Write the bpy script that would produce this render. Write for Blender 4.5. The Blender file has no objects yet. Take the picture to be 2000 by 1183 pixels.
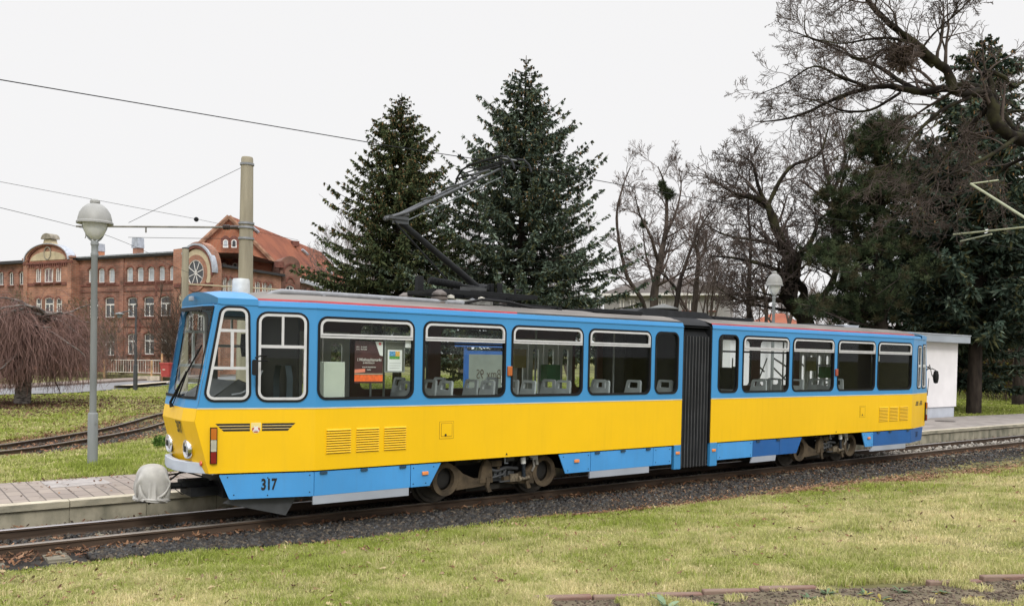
import bpy, math, random
import numpy as np
from mathutils import Vector, Matrix
from mathutils.geometry import tessellate_polygon
rng = np.random.default_rng(7); random.seed(7)
scene = bpy.context.scene; COL = scene.collection
# ------------------------------------------------------------------ camera model
FPX, PX, PY = 1670.0, 1000.0, 724.6
CAM = np.array([-6.92, -11.74, 2.31])
def _basis(p=-0.0205, roll=0.02, ang=53.17):
    a = math.radians(ang)
    fw = np.array([math.cos(a)*math.cos(p), math.sin(a)*math.cos(p), math.sin(p)])
    r = np.array([math.sin(a), -math.cos(a), 0.0]); u = np.cross(r, fw)
    return r*math.cos(roll)+u*math.sin(roll), -r*math.sin(roll)+u*math.cos(roll), fw
RV, UV, FV = _basis()
def at(x, y, depth=None, Y=None, Z=None):
    """the world point seen at photograph pixel x, y at a given depth / plane"""
    d = FV + RV*(x-PX)/FPX - UV*(y-PY)/FPX
    if Y is not None: t = (Y-CAM[1])/d[1]
    elif Z is not None: t = (Z-CAM[2])/d[2]
    else: t = depth
    return Vector(CAM + t*d)
def gat(x, depth, z=0.0):
    v = at(x, 690, depth); v.z = z; return v
cd = bpy.data.cameras.new('camera'); cam = bpy.data.objects.new('camera', cd); COL.objects.link(cam)
m = Matrix.Identity(4)
for i in range(3):
    m[i][0] = RV[i]; m[i][1] = UV[i]; m[i][2] = -FV[i]; m[i][3] = CAM[i]
cam.matrix_world = m
cd.sensor_fit = 'HORIZONTAL'; cd.sensor_width = 36; cd.lens = 36*FPX/2000
cd.shift_x = 0; cd.shift_y = (PY-591.5)/2000; cd.clip_end = 2000; cd.clip_start = 0.05
scene.camera = cam
# ------------------------------------------------------------------ world and light
w = bpy.data.worlds.new('World'); scene.world = w; w.use_nodes = True
nt = w.node_tree; N = nt.nodes; L = nt.links
SUN_EL, SUN_AZ = math.radians(38), math.radians(205)
bg = N['Background']; sky = N.new('ShaderNodeTexSky'); sky.sky_type = 'NISHITA'; sky.sun_disc = False
sky.sun_elevation = SUN_EL; sky.sun_rotation = SUN_AZ; sky.dust_density = 4
tc = N.new('ShaderNodeTexCoord'); sx = N.new('ShaderNodeSeparateXYZ'); L.new(tc.outputs['Generated'], sx.inputs[0])
mr = N.new('ShaderNodeMapRange'); mr.interpolation_type = 'SMOOTHSTEP'; L.new(sx.outputs['Z'], mr.inputs['Value'])
mr.inputs['From Min'].default_value = .40; mr.inputs['From Max'].default_value = 1.0
cn = N.new('ShaderNodeTexNoise'); cn.inputs['Scale'].default_value = 1.6; cn.inputs['Detail'].default_value = 3; L.new(tc.outputs['Generated'], cn.inputs['Vector'])
mx = N.new('ShaderNodeMix'); mx.data_type = 'RGBA'; L.new(mr.outputs[0], mx.inputs['Factor'])
mx.inputs['A'].default_value = (9.45, 9.4, 9.45, 1); mx.inputs['B'].default_value = (27, 27, 28, 1)
hs = N.new('ShaderNodeHueSaturation'); hs.inputs['Saturation'].default_value = .35; L.new(sky.outputs[0], hs.inputs['Color'])
mx2 = N.new('ShaderNodeMix'); mx2.data_type = 'RGBA'; mx2.inputs['Factor'].default_value = .05
L.new(mx.outputs['Result'], mx2.inputs['A']); L.new(hs.outputs[0], mx2.inputs['B'])
L.new(mx2.outputs['Result'], bg.inputs['Color']); bg.inputs['Strength'].default_value = .1
sd = bpy.data.lights.new('sun', 'SUN'); so = bpy.data.objects.new('sun', sd); COL.objects.link(so)
sd.energy = 1.5; sd.angle = math.radians(16); sd.color = (1, .965, .9)
# light travels towards +X, +Y, down: it stands behind and left of the camera
sdir = Vector((0.38, 0.92, 0)).normalized()*math.cos(SUN_EL) + Vector((0, 0, -math.sin(SUN_EL)))
so.rotation_euler = sdir.to_track_quat('-Z', 'Y').to_euler()
SUN_AZ = math.atan2(-sdir.x, -sdir.y); sky.sun_rotation = SUN_AZ
scene.view_settings.view_transform = 'Standard'; scene.view_settings.look = 'None'
scene.view_settings.exposure = 0; scene.view_settings.gamma = 1
scene.render.engine = 'CYCLES'
scene.cycles.max_bounces = 8; scene.cycles.transparent_max_bounces = 24; scene.cycles.glossy_bounces = 3; scene.cycles.diffuse_bounces = 3
scene.cycles.use_denoising = True
# ------------------------------------------------------------------ materials
def lin(r, g, b):
    f = lambda c: ((c/255+.055)/1.055)**2.4 if c/255 > .04045 else c/255/12.92
    return (f(r), f(g), f(b))
MATS = {}
def M(name, col, rough=.6, metal=0, var=.12, scale=4, bump=0, bscale=40, col2=None, coat=0, stretch=(1, 1, 1), detail=5, spec=.5, attr=False, trans=0, thr=(.35, .65)):
    if name in MATS: return MATS[name]
    mt = bpy.data.materials.new(name); mt.use_nodes = True; t = mt.node_tree; n = t.nodes; l = t.links
    b = n['Principled BSDF']; b.inputs['Roughness'].default_value = rough; b.inputs['Metallic'].default_value = metal
    b.inputs['Specular IOR Level'].default_value = spec
    if coat: b.inputs['Coat Weight'].default_value = coat; b.inputs['Coat Roughness'].default_value = .08
    tcn = n.new('ShaderNodeTexCoord'); mp = n.new('ShaderNodeMapping'); mp.inputs['Scale'].default_value = stretch
    l.new(tcn.outputs['Object'], mp.inputs[0])
    ns = n.new('ShaderNodeTexNoise'); ns.inputs['Scale'].default_value = scale; ns.inputs['Detail'].default_value = detail; l.new(mp.outputs[0], ns.inputs['Vector'])
    rp = n.new('ShaderNodeMapRange'); rp.inputs['From Min'].default_value = thr[0]; rp.inputs['From Max'].default_value = thr[1]; l.new(ns.outputs[0], rp.inputs['Value'])
    mxx = n.new('ShaderNodeMix'); mxx.data_type = 'RGBA'; l.new(rp.outputs[0], mxx.inputs['Factor'])
    c2 = col2 or tuple(c*(1-var) for c in col); c1 = col if col2 else tuple(min(1, c*(1+var*.5)) for c in col)
    mxx.inputs['A'].default_value = (*c2, 1); mxx.inputs['B'].default_value = (*c1, 1)
    out = mxx.outputs['Result']
    if attr:
        at_ = n.new('ShaderNodeAttribute'); at_.attribute_name = 'col'
        mu = n.new('ShaderNodeMix'); mu.data_type = 'RGBA'; mu.blend_type = 'MULTIPLY'; mu.inputs['Factor'].default_value = 1
        l.new(out, mu.inputs['A']); l.new(at_.outputs['Color'], mu.inputs['B']); out = mu.outputs['Result']
    l.new(out, b.inputs['Base Color'])
    if trans:
        tr = n.new('ShaderNodeBsdfTranslucent'); l.new(out, tr.inputs['Color']); ms = n.new('ShaderNodeMixShader'); ms.inputs[0].default_value = trans
        l.new(b.outputs[0], ms.inputs[1]); l.new(tr.outputs[0], ms.inputs[2]); l.new(ms.outputs[0], n['Material Output'].inputs['Surface'])
    if bump:
        n2 = n.new('ShaderNodeTexNoise'); n2.inputs['Scale'].default_value = bscale; n2.inputs['Detail'].default_value = 4; l.new(mp.outputs[0], n2.inputs['Vector'])
        bp = n.new('ShaderNodeBump'); bp.inputs['Strength'].default_value = bump; bp.inputs['Distance'].default_value = .02; l.new(n2.outputs[0], bp.inputs['Height']); l.new(bp.outputs[0], b.inputs['Normal'])
    MATS[name] = mt; return mt
def brickmat(name, c1, c2, mortar, sc=1.0, bw=.25, rh=.077, ms=.012, swap=False, dirt=.35, rough=.85, axis='xz', bump=.3):
    mt = bpy.data.materials.new(name); mt.use_nodes = True; t = mt.node_tree; n = t.nodes; l = t.links
    b = n['Principled BSDF']; b.inputs['Roughness'].default_value = rough
    tcn = n.new('ShaderNodeTexCoord'); s = n.new('ShaderNodeSeparateXYZ'); l.new(tcn.outputs['Object'], s.inputs[0])
    cb = n.new('ShaderNodeCombineXYZ')
    if axis == 'xz':
        ad = n.new('ShaderNodeMath'); ad.operation = 'ADD'; l.new(s.outputs[0], ad.inputs[0]); l.new(s.outputs[1], ad.inputs[1])
        l.new(ad.outputs[0], cb.inputs[0]); l.new(s.outputs[2], cb.inputs[1])
    elif axis == 'yx': l.new(s.outputs[1], cb.inputs[0]); l.new(s.outputs[0], cb.inputs[1])
    else: l.new(s.outputs[0], cb.inputs[0]); l.new(s.outputs[1], cb.inputs[1])
    br = n.new('ShaderNodeTexBrick'); l.new(cb.outputs[0], br.inputs['Vector']); br.inputs['Scale'].default_value = sc
    br.inputs['Brick Width'].default_value = bw; br.inputs['Row Height'].default_value = rh; br.inputs['Mortar Size'].default_value = ms
    br.inputs['Color1'].default_value = (*c1, 1); br.inputs['Color2'].default_value = (*c2, 1); br.inputs['Mortar'].default_value = (*mortar, 1); br.inputs['Bias'].default_value = -.1
    ns = n.new('ShaderNodeTexNoise'); ns.inputs['Scale'].default_value = .9; ns.inputs['Detail'].default_value = 8; l.new(tcn.outputs['Object'], ns.inputs['Vector'])
    rp = n.new('ShaderNodeMapRange'); rp.inputs['From Min'].default_value = .3; rp.inputs['From Max'].default_value = .7; rp.inputs['To Min'].default_value = 1-dirt; rp.inputs['To Max'].default_value = 1.08; l.new(ns.outputs[0], rp.inputs['Value'])
    mu = n.new('ShaderNodeMix'); mu.data_type = 'RGBA'; mu.blend_type = 'MULTIPLY'; mu.inputs['Factor'].default_value = 1
    l.new(br.outputs['Color'], mu.inputs['A']); l.new(rp.outputs[0], mu.inputs['B']); l.new(mu.outputs['Result'], b.inputs['Base Color'])
    bp = n.new('ShaderNodeBump'); bp.inputs['Strength'].default_value = bump; bp.inputs['Distance'].default_value = .01; bp.invert = True
    l.new(br.outputs['Fac'], bp.inputs['Height']); l.new(bp.outputs[0], b.inputs['Normal'])
    return mt
def glassmat(name, tint=(.82, .86, .85), base=.03, rough=0.0):
    mt = bpy.data.materials.new(name); mt.use_nodes = True; t = mt.node_tree; n = t.nodes; l = t.links
    n.remove(n['Principled BSDF'])
    tr = n.new('ShaderNodeBsdfTransparent'); tr.inputs[0].default_value = (*tint, 1)
    gl = n.new('ShaderNodeBsdfGlossy'); gl.inputs['Roughness'].default_value = rough
    lw = n.new('ShaderNodeLayerWeight'); lw.inputs[0].default_value = .5
    pw = n.new('ShaderNodeMath'); pw.operation = 'POWER'; pw.inputs[1].default_value = 5; l.new(lw.outputs['Facing'], pw.inputs[0])
    ma = n.new('ShaderNodeMath'); ma.operation = 'MULTIPLY_ADD'; ma.inputs[1].default_value = .42; ma.inputs[2].default_value = base; l.new(pw.outputs[0], ma.inputs[0])
    ms = n.new('ShaderNodeMixShader'); l.new(ma.outputs[0], ms.inputs[0]); l.new(tr.outputs[0], ms.inputs[1]); l.new(gl.outputs[0], ms.inputs[2])
    l.new(ms.outputs[0], n['Material Output'].inputs['Surface']); return mt
YEL = M('tram_yellow', (.86, .515, .002), .4, var=.05, scale=.7, coat=.18, spec=.35, detail=7, bump=.05, bscale=1.3)
BLU = M('tram_blue', (.048, .26, .55), .4, var=.06, scale=.8, coat=.18, spec=.35, detail=7, bump=.05, bscale=1.3)
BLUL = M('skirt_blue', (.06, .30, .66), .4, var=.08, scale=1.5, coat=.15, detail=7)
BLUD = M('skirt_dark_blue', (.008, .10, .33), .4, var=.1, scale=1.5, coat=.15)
def grime(mt, amt=.16, col=(.10, .08, .05)):
    t = mt.node_tree; n = t.nodes; l = t.links; b = n['Principled BSDF']; src = b.inputs['Base Color'].links[0].from_socket
    tcn = n.new('ShaderNodeTexCoord'); mp = n.new('ShaderNodeMapping'); mp.inputs['Scale'].default_value = (5, 5, .35); l.new(tcn.outputs['Object'], mp.inputs[0])
    ns = n.new('ShaderNodeTexNoise'); ns.inputs['Scale'].default_value = 2.2; ns.inputs['Detail'].default_value = 9; ns.inputs['Roughness'].default_value = .65; l.new(mp.outputs[0], ns.inputs['Vector'])
    rp = n.new('ShaderNodeMapRange'); rp.inputs['From Min'].default_value = .50; rp.inputs['From Max'].default_value = .85; rp.inputs['To Max'].default_value = amt; l.new(ns.outputs[0], rp.inputs['Value'])
    mx_ = n.new('ShaderNodeMix'); mx_.data_type = 'RGBA'; l.new(rp.outputs[0], mx_.inputs['Factor']); l.new(src, mx_.inputs['A']); mx_.inputs['B'].default_value = (*col, 1); l.new(mx_.outputs['Result'], b.inputs['Base Color'])
    rr_ = n.new('ShaderNodeMapRange'); rr_.inputs['To Min'].default_value = b.inputs['Roughness'].default_value-.08; rr_.inputs['To Max'].default_value = b.inputs['Roughness'].default_value+.18; l.new(ns.outputs[0], rr_.inputs['Value']); l.new(rr_.outputs[0], b.inputs['Roughness'])
for _m, _a in ((YEL, .07), (BLU, .06), (BLUL, .14), (BLUD, .12)): grime(_m, _a)
GREYP = M('grey_paint', (.34, .37, .42), .45, var=.1, scale=2)
BUMP = M('bumper_paint', (.50, .55, .64), .45, var=.08, scale=3)
ROOFM = M('roof_grey', (.19, .175, .16), .8, var=.35, scale=1.2, detail=8, stretch=(.6, 2, 1))
REDS = M('stripe_red', (.42, .05, .06), .5, var=.2, scale=3)
BLK = M('black_rubber', (.010, .010, .011), .6, var=.2, spec=.25)
BLKM = M('black_metal', (.012, .013, .015), .6, var=.3, scale=6, spec=.2)
DGREY = M('dark_grey', (.05, .053, .057), .6, var=.25, scale=5)
DARKR = M('dark_red_lining', (.06, .010, .012), .6, var=.2)
ALU = M('window_frame_white', (.56, .56, .57), .4, var=.08, scale=8)
INTG = M('interior_grey', (.16, .17, .16), .6, var=.1)
SEATM = M('seat_grey', (.30, .32, .325), .5, var=.1)
CUSH = M('seat_cushion', (.02, .022, .026), .9, var=.3, scale=30)
FLOORM = M('floor_dark', (.09, .09, .09), .7)
CEIL = M('ceiling_dark', (.09, .085, .08), .8)
CHROME = M('chrome', (.75, .76, .78), .12, metal=1, var=.03)
AMBER = M('amber_lens', (.50, .14, .01), .25, var=.1, coat=.5)
REDL = M('red_lens', (.20, .006, .008), .22, var=.15, coat=.5)
CLEARL = M('clear_lens', (.45, .44, .36), .2, var=.15, scale=30, coat=.5)
ORANGE = M('orange_reflector', (.80, .27, .08), .4, var=.05)
WHITEP = M('white_paint', (.74, .75, .74), .5, var=.06)
CREAM = M('belt_trim_cream', (.62, .58, .42), .5, var=.1)
TAN = M('bogie_dust', (.080, .058, .034), .9, var=.45, scale=6, bump=.3, bscale=30)
WHEEL = M('wheel_steel', (.035, .029, .023), .7, var=.4, scale=7)
BELLM = M('bellows_rubber', (.018, .020, .023), .75, var=.4, scale=3, stretch=(1, 1, .3))
BELLR = M('bellows_rib', (.075, .078, .082), .5, var=.3, scale=3)
PIPE = M('pipe_grey', (.25, .26, .28), .5, var=.2, scale=8)
GLASS = glassmat('window_glass', (.965, .985, .98), .012); GLASSW = glassmat('windshield_glass', (.93, .95, .94), .05)
CANVAS = M('coupler_canvas', (.45, .44, .415), .7, var=.22, scale=6, bump=.3, bscale=9, detail=7)
# ------------------------------------------------------------------ mesh helpers
class G:
    def __init__(s): s.v = []; s.f = []
    def add(s, vs, fs):
        o = len(s.v); s.v += [tuple(p) for p in vs]; s.f += [tuple(i+o for i in f) for f in fs]; return s
    def box(s, c, d, R=None):
        hx, hy, hz = d[0]/2, d[1]/2, d[2]/2; c = Vector(c)
        vs = [Vector((x, y, z)) for z in (-hz, hz) for y in (-hy, hy) for x in (-hx, hx)]
        if R is not None: vs = [R @ p for p in vs]
        return s.add([p+c for p in vs], [(0, 2, 3, 1), (4, 5, 7, 6), (0, 1, 5, 4), (2, 6, 7, 3), (0, 4, 6, 2), (1, 3, 7, 5)])
    def b2(s, a, b): return s.box([(a[i]+b[i])/2 for i in range(3)], [abs(b[i]-a[i]) for i in range(3)])
    def tube(s, pts, r, n=8, cap=True):
        pts = [Vector(p) for p in pts]; k = len(pts); r = r if isinstance(r, (list, tuple)) else [r]*k
        o = len(s.v); prev = None
        for i, p in enumerate(pts):
            d = (pts[min(i+1, k-1)]-pts[max(i-1, 0)]).normalized()
            if prev is None:
                a = d.cross(Vector((0, 0, 1)));
                if a.length < .05: a = d.cross(Vector((0, 1, 0)))
            else: a = prev - d*prev.dot(d)
            a.normalize(); prev = a; b = d.cross(a)
            for j in range(n):
                t = 2*math.pi*j/n; s.v.append(tuple(p+(a*math.cos(t)+b*math.sin(t))*r[i]))
        for i in range(k-1):
            for j in range(n):
                j2 = (j+1) % n; s.f.append((o+i*n+j, o+i*n+j2, o+(i+1)*n+j2, o+(i+1)*n+j))
        if cap: s.f.append(tuple(o+j for j in reversed(range(n)))); s.f.append(tuple(o+(k-1)*n+j for j in range(n)))
        return s
    def lathe(s, prof, c, ax=(0, 0, 1), n=24):
        ax = Vector(ax).normalized(); a = ax.orthogonal().normalized(); b = ax.cross(a); c = Vector(c); o = len(s.v); k = len(prof)
        for r, h in prof:
            for j in range(n):
                t = 2*math.pi*j/n; s.v.append(tuple(c+ax*h+(a*math.cos(t)+b*math.sin(t))*max(r, 1e-4)))
        for i in range(k-1):
            for j in range(n):
                j2 = (j+1) % n; s.f.append((o+i*n+j, o+i*n+j2, o+(i+1)*n+j2, o+(i+1)*n+j))
        s.f.append(tuple(o+j for j in reversed(range(n)))); s.f.append(tuple(o+(k-1)*n+j for j in range(n)))
        return s
    def slab(s, loops, fr, t):
        """2-D outline with holes, in frame fr(u,v,w)->point, thickness t behind"""
        tri = tessellate_polygon([[Vector((p[0], p[1], 0)) for p in lp] for lp in loops])
        flat = [p for lp in loops for p in lp]; n = len(flat)
        fs = [tuple(q) for q in tri]+[tuple(i+n for i in reversed(q)) for q in tri]; o = 0
        for lp in loops:
            k = len(lp)
            for i in range(k): a, b = o+i, o+(i+1) % k; fs.append((a, b, b+n, a+n))
            o += k
        return s.add([fr(p[0], p[1], 0) for p in flat]+[fr(p[0], p[1], -t) for p in flat], fs)
    def loft(s, secs, close=True):
        n = len(secs[0]); o = len(s.v)
        for sc in secs: s.v += [tuple(p) for p in sc]
        for i in range(len(secs)-1):
            for j in range(n if close else n-1):
                j2 = (j+1) % n; s.f.append((o+i*n+j, o+i*n+j2, o+(i+1)*n+j2, o+(i+1)*n+j))
        return s
    def build(s, name, mat, parent=None, smooth=35, bevel=0):
        me = bpy.data.meshes.new(name); me.from_pydata(s.v, [], s.f); me.materials.append(mat)
        if smooth:
            me.polygons.foreach_set('use_smooth', [True]*len(me.polygons)); me.set_sharp_from_angle(angle=math.radians(smooth))
        me.update(); o = bpy.data.objects.new(name, me); COL.objects.link(o)
        if parent is not None: o.parent = parent
        if bevel:
            bm = o.modifiers.new('bevel', 'BEVEL'); bm.width = bevel; bm.segments = 2; bm.limit_method = 'ANGLE'
        return o
def tag(o, label=None, cat=None, group=None, kind=None):
    if label: o['label'] = label
    if cat: o['category'] = cat
    if group: o['group'] = group
    if kind: o['kind'] = kind
    return o
def empty(name, label, cat, loc=(0, 0, 0), rz=0, group=None):
    o = bpy.data.objects.new(name, None); COL.objects.link(o); o.location = loc; o.rotation_euler = (0, 0, rz); o.empty_display_size = .2
    return tag(o, label, cat, group)
def npmesh(name, v, f, mat, parent=None, col=None, smooth=False):
    """numpy mesh: v (n,3), f (m,k) all the same size k; col (n,3) per vertex"""
    v = np.asarray(v, np.float32); f = np.asarray(f, np.int32); me = bpy.data.meshes.new(name)
    k = f.shape[1]; me.vertices.add(len(v)); me.vertices.foreach_set('co', v.ravel())
    me.loops.add(f.size); me.loops.foreach_set('vertex_index', f.ravel())
    me.polygons.add(len(f)); me.polygons.foreach_set('loop_start', np.arange(0, f.size, k, dtype=np.int32)); me.polygons.foreach_set('loop_total', np.full(len(f), k, np.int32))
    if smooth: me.polygons.foreach_set('use_smooth', np.ones(len(f), bool))
    me.update(calc_edges=True)
    if col is not None:
        ca = me.color_attributes.new('col', 'FLOAT_COLOR', 'POINT'); c4 = np.ones((len(v), 4), np.float32); c4[:, :3] = col; ca.data.foreach_set('color', c4.ravel())
    me.materials.append(mat); o = bpy.data.objects.new(name, me); COL.objects.link(o)
    if parent is not None: o.parent = parent
    return o
def rpoly(pts, r, n=5):
    """polygon with rounded corners"""
    out = []; k = len(pts); P = [Vector((p[0], p[1])) for p in pts]; rs = r if isinstance(r, (list, tuple)) else [r]*k
    for i in range(k):
        p, a, b = P[i], (P[i-1]-P[i]).normalized(), (P[(i+1) % k]-P[i]).normalized()
        ang = a.angle(b); d = rs[i]/math.tan(ang/2); c = p+(a+b).normalized()*(rs[i]/math.sin(ang/2)); s, e = p+a*d, p+b*d
        for j in range(n+1):
            a0 = math.atan2(s.y-c.y, s.x-c.x); a1 = math.atan2(e.y-c.y, e.x-c.x); da = (a1-a0+math.pi) % (2*math.pi)-math.pi
            t = a0+da*j/n; rad = (s-c).length; out.append((c.x+math.cos(t)*rad, c.y+math.sin(t)*rad))
    return out
def rr(x0, x1, z0, z1, r): return rpoly([(x0, z0), (x1, z0), (x1, z1), (x0, z1)], r)
def inset(pts, d):
    """shrink a convex loop by d (loop counter-clockwise or clockwise)"""
    k = len(pts); A = sum(pts[i][0]*pts[(i+1) % k][1]-pts[(i+1) % k][0]*pts[i][1] for i in range(k)); sg = 1 if A > 0 else -1; out = []
    for i in range(k):
        p, q, r_ = Vector(pts[i-1]), Vector(pts[i]), Vector(pts[(i+1) % k])
        e1 = (q-p); e2 = (r_-q)
        if e1.length < 1e-6 or e2.length < 1e-6: out.append(tuple(q)); continue
        e1.normalize(); e2.normalize(); n1 = Vector((-e1.y, e1.x))*sg; n2 = Vector((-e2.y, e2.x))*sg; nn = (n1+n2).normalized()
        out.append(tuple(q+nn*(d/max(.3, nn.dot(n1)))))
    return out
def text(name, s, size, mat, parent, origin, ux, uz, xs=1.0, ext=.0015, align='CENTER', shear=0, bold=0):
    c = bpy.data.curves.new(name, 'FONT'); c.body = s; c.size = size; c.extrude = ext; c.align_x = align; c.align_y = 'CENTER'; c.shear = shear; c.offset = bold
    o = bpy.data.objects.new(name, c); COL.objects.link(o); bpy.context.view_layer.update()
    me = bpy.data.meshes.new_from_object(o.evaluated_get(bpy.context.evaluated_depsgraph_get())); bpy.data.objects.remove(o)
    me.materials.clear(); me.materials.append(mat)
    ux = Vector(ux).normalized(); uz = Vector(uz).normalized(); n = ux.cross(uz); mm = Matrix.Identity(4)
    for i in range(3): mm[i][0] = ux[i]*xs; mm[i][1] = uz[i]; mm[i][2] = n[i]; mm[i][3] = origin[i]
    me.transform(mm); o = bpy.data.objects.new(name, me); COL.objects.link(o)
    if parent is not None: o.parent = parent
    return o
# ================================================================== THE TRAM
tram = empty('tram', 'long yellow and blue articulated tram with raised pantograph standing at the platform', 'tram', (0, 0, 0))
XK, XE, XR, XK2 = -2.2, 4.945, 5.755, 13.05      # taper start, end of front car, start of rear car, rear taper start
DR, BT, BO = 2.864, 1.535, .705
SL = .2685
_u = Vector((-1.43, .384, 0)).normalized()
def side(sy, off=0):                              # frame of the side wall: (x, z, w out)
    return lambda u, v, w_: Vector((u, sy*(1.1+w_+off), v))
def taper(end, sy, off=0):
    """frame of the slanting cab wall: u metres from the kink towards the nose"""
    x0 = XK if end < 0 else XK2; dx = _u.x if end < 0 else -_u.x
    nx, ny = (-.2593, -.9658)
    if end > 0: nx = -nx
    return lambda u, v, w_: Vector((x0+dx*u+nx*(w_+off), (-sy)*(-1.1+_u.y*u+ny*(w_+off)), v))
NW = [(-2.18, -.71), (-.56, .92), (1.03, 2.51), (2.63, 4.11)]; NN = [(4.22, 4.82)]
RW = [(6.65, 8.14), (8.26, 9.75), (9.88, 11.38), (11.48, 12.98)]; RN = [(5.93, 6.52)]
def window_side(x0, x1, sy, vent=True, z0=1.645, z1=2.755, r=.13, bar=2.50):
    fr = side(sy); o = rr(x0, x1, z0, z1, r)
    g = G().slab([inset(o, -.004), inset(o, .03)], lambda u, v, w_: fr(u, v, w_+.012), .06)
    wn = g.build('window', BLK, tram)
    i1 = inset(o, .03)
    if vent and sy < 0:
        up = [p for p in rr(x0+.03, x1-.03, bar-.03, z1-.03, .10)]
        # upper light: rounded at the top, square at the bar
        up = rpoly([(x0+.03, bar-.03), (x1-.03, bar-.03), (x1-.03, z1-.03), (x0+.03, z1-.03)], [.004, .004, .10, .10])
        inn = rpoly([(x0+.062, bar+.03), (x1-.062, bar+.03), (x1-.062, z1-.062), (x0+.062, z1-.062)], [.01, .01, .075, .075])
        G().slab([up, inn], lambda u, v, w_: fr(u, v, w_+.018), .03).build('frame', ALU, wn)
        G().slab([[(x0+.035, bar-.004), (x1-.035, bar-.004), (x1-.035, bar+.004), (x0+.035, bar+.004)]], lambda u, v, w_: fr(u, v, w_+.020), .004).build('frame_groove', DGREY, wn)
    elif sy > 0 and vent:
        G().slab([[(x0+.03, bar-.06), (x1-.03, bar-.06), (x1-.03, bar-.02), (x0+.03, bar-.02)]], lambda u, v, w_: fr(u, v, w_-.01), .03).build('frame', BLK, wn)
    G().slab([i1], lambda u, v, w_: fr(u, v, w_-.018), .006).build('pane', GLASS, wn)
    return o
FARWIN_F = [(-.50, .85), (1.06, 2.55), (4.18, 4.82)]
FARWIN_R = [(5.93, 6.52), (6.65, 8.14), (8.58, 9.75), (10.02, 11.42)]
DOORS = [(-2.1, -.66, 3), (2.66, 4.14, 4), (11.6, 13.0, 4)]
# ---- walls
def car(x0, x1, wins, narrow, farwins, doors, postx):
    holes = [rr(a, b, 1.645, 2.755, .13) for a, b in wins+narrow]
    up = G().slab([[(x0, BT), (x1, BT), (x1, DR), (x0, DR)]]+holes, side(-1), .05).build('upper_wall', BLU, tram)
    G().slab([[(x0, BO), (x1, BO), (x1, BT), (x0, BT)]], side(-1), .05).build('lower_wall', YEL, tram)
    fh = [rr(a, b, 1.645, 2.755, .13) for a, b in farwins]
    dh = [[(a, .40), (b, .40), (b, 2.62), (a, 2.62)] for a, b, k in doors]
    G().slab([[(x0, BT), (x1, BT), (x1, DR), (x0, DR)]]+fh+[[(a, BT+.001), (b, BT+.001), (b, 2.62), (a, 2.62)] for a, b, k in doors], side(1), .04).build('upper_wall', BLU, tram)
    xs = [x0]+[q for a, b, k in doors for q in (a, b)]+[x1]
    g = G()
    for i in range(0, len(xs), 2):
        if xs[i+1]-xs[i] > .02: g.slab([[(xs[i], BO), (xs[i+1], BO), (xs[i+1], BT), (xs[i], BT)]], side(1), .04)
    g.build('lower_wall', YEL, tram)
    # dark red lining inside the far wall
    G().slab([[(x0, .92), (x1, .92), (x1, 2.80), (x0, 2.80)]]+[rr(a+.02, b-.02, 1.665, 2.735, .12) for a, b in farwins]+[[(a, .94), (b, .94), (b, 2.60), (a, 2.60)] for a, b, k in doors], side(1, -.045), .02).build('wall_lining', DARKR, tram)
    for a, b in wins: window_side(a, b, -1)
    for a, b in narrow: window_side(a, b, -1, vent=False)
    for a, b in farwins: window_side(a, b, 1, vent=(b-a) > .5)
    for a, b, k in doors:
        lw = (b-a)/k; d = G(); gl = G(); fr = side(1)
        for i in range(k):
            l0, l1 = a+i*lw+.012, a+(i+1)*lw-.012
            sl = rr(l0+lw*.27, l1-lw*.27, 1.25, 2.42, .05)
            d.slab([[(l0, .42), (l1, .42), (l1, 2.60), (l0, 2.60)], sl], lambda u, v, w_: fr(u, v, w_-.02), .04)
            gl.slab([sl], lambda u, v, w_: fr(u, v, w_-.035), .006)
        dd = d.build('door', M('door_grey', (.42, .43, .40), .6, var=.12), tram); gl.build('door_pane', GLASS, dd)
    return up
car(XK, XE, NW, NN, FARWIN_F, DOORS[:2], 4.772)
car(XR, XK2, RW, RN, FARWIN_R, DOORS[2:], 5.79)
# ---- strips that run along both cars (belt line, drip rail, roof edge, red stripe)
for sy in (-1, 1):
    for x0, x1 in ((XK, XE), (XR, XK2)):
        fr = side(sy)
        G().slab([[(x0, BT-.008), (x1, BT-.008), (x1, BT+.008), (x0, BT+.008)]], lambda u, v, w_: fr(u, v, w_+.005), .01).build('belt_trim', CREAM, tram)
        G().slab([[(x0, DR-.012), (x1, DR-.012), (x1, DR+.006), (x0, DR+.006)]], lambda u, v, w_: fr(u, v, w_+.014), .03).build('drip_rail', BLU, tram)
HW = lambda X: 1.1 if XK <= X <= XK2 else (1.1-(XK-X)*SL if X < XK else 1.1-(X-XK2)*SL)
def rz(y, hw, top=3.10):  # roof height over the width
    t = min(1, abs(y)/hw); return 2.955+(top-2.955)*(1-t**2.4)
def roofprof(X, hw, top): return [Vector((X, y, rz(y, hw-.05, top))) for y in [(-1+2*i/16)*(hw-.05) for i in range(17)]]
def edge(X, hw, sy): return [Vector((X, sy*(hw+.0), DR+.006)), Vector((X, sy*(hw-.015), 2.925)), Vector((X, sy*(hw-.03), 2.932))]
def redge(X, hw, sy): return [Vector((X, sy*(hw-.028), 2.930)), Vector((X, sy*(hw-.036), 2.958)), Vector((X, sy*(hw-.06), 2.962))]
def strip_obj(name, xs, fn, mat):
    return G().loft([fn(X) for X in xs], close=False).build(name, mat, tram, smooth=30)
def tops(X): return 3.10 if -2.9 < X < XK2+.6 else 3.05
fx = [-3.30, -3.1, -2.9, -2.6, XK, -1, 1, 3, XE]; rx = [XR, 8, 10, 12, XK2, 13.5, 13.8, 14.05, 14.20]
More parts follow.
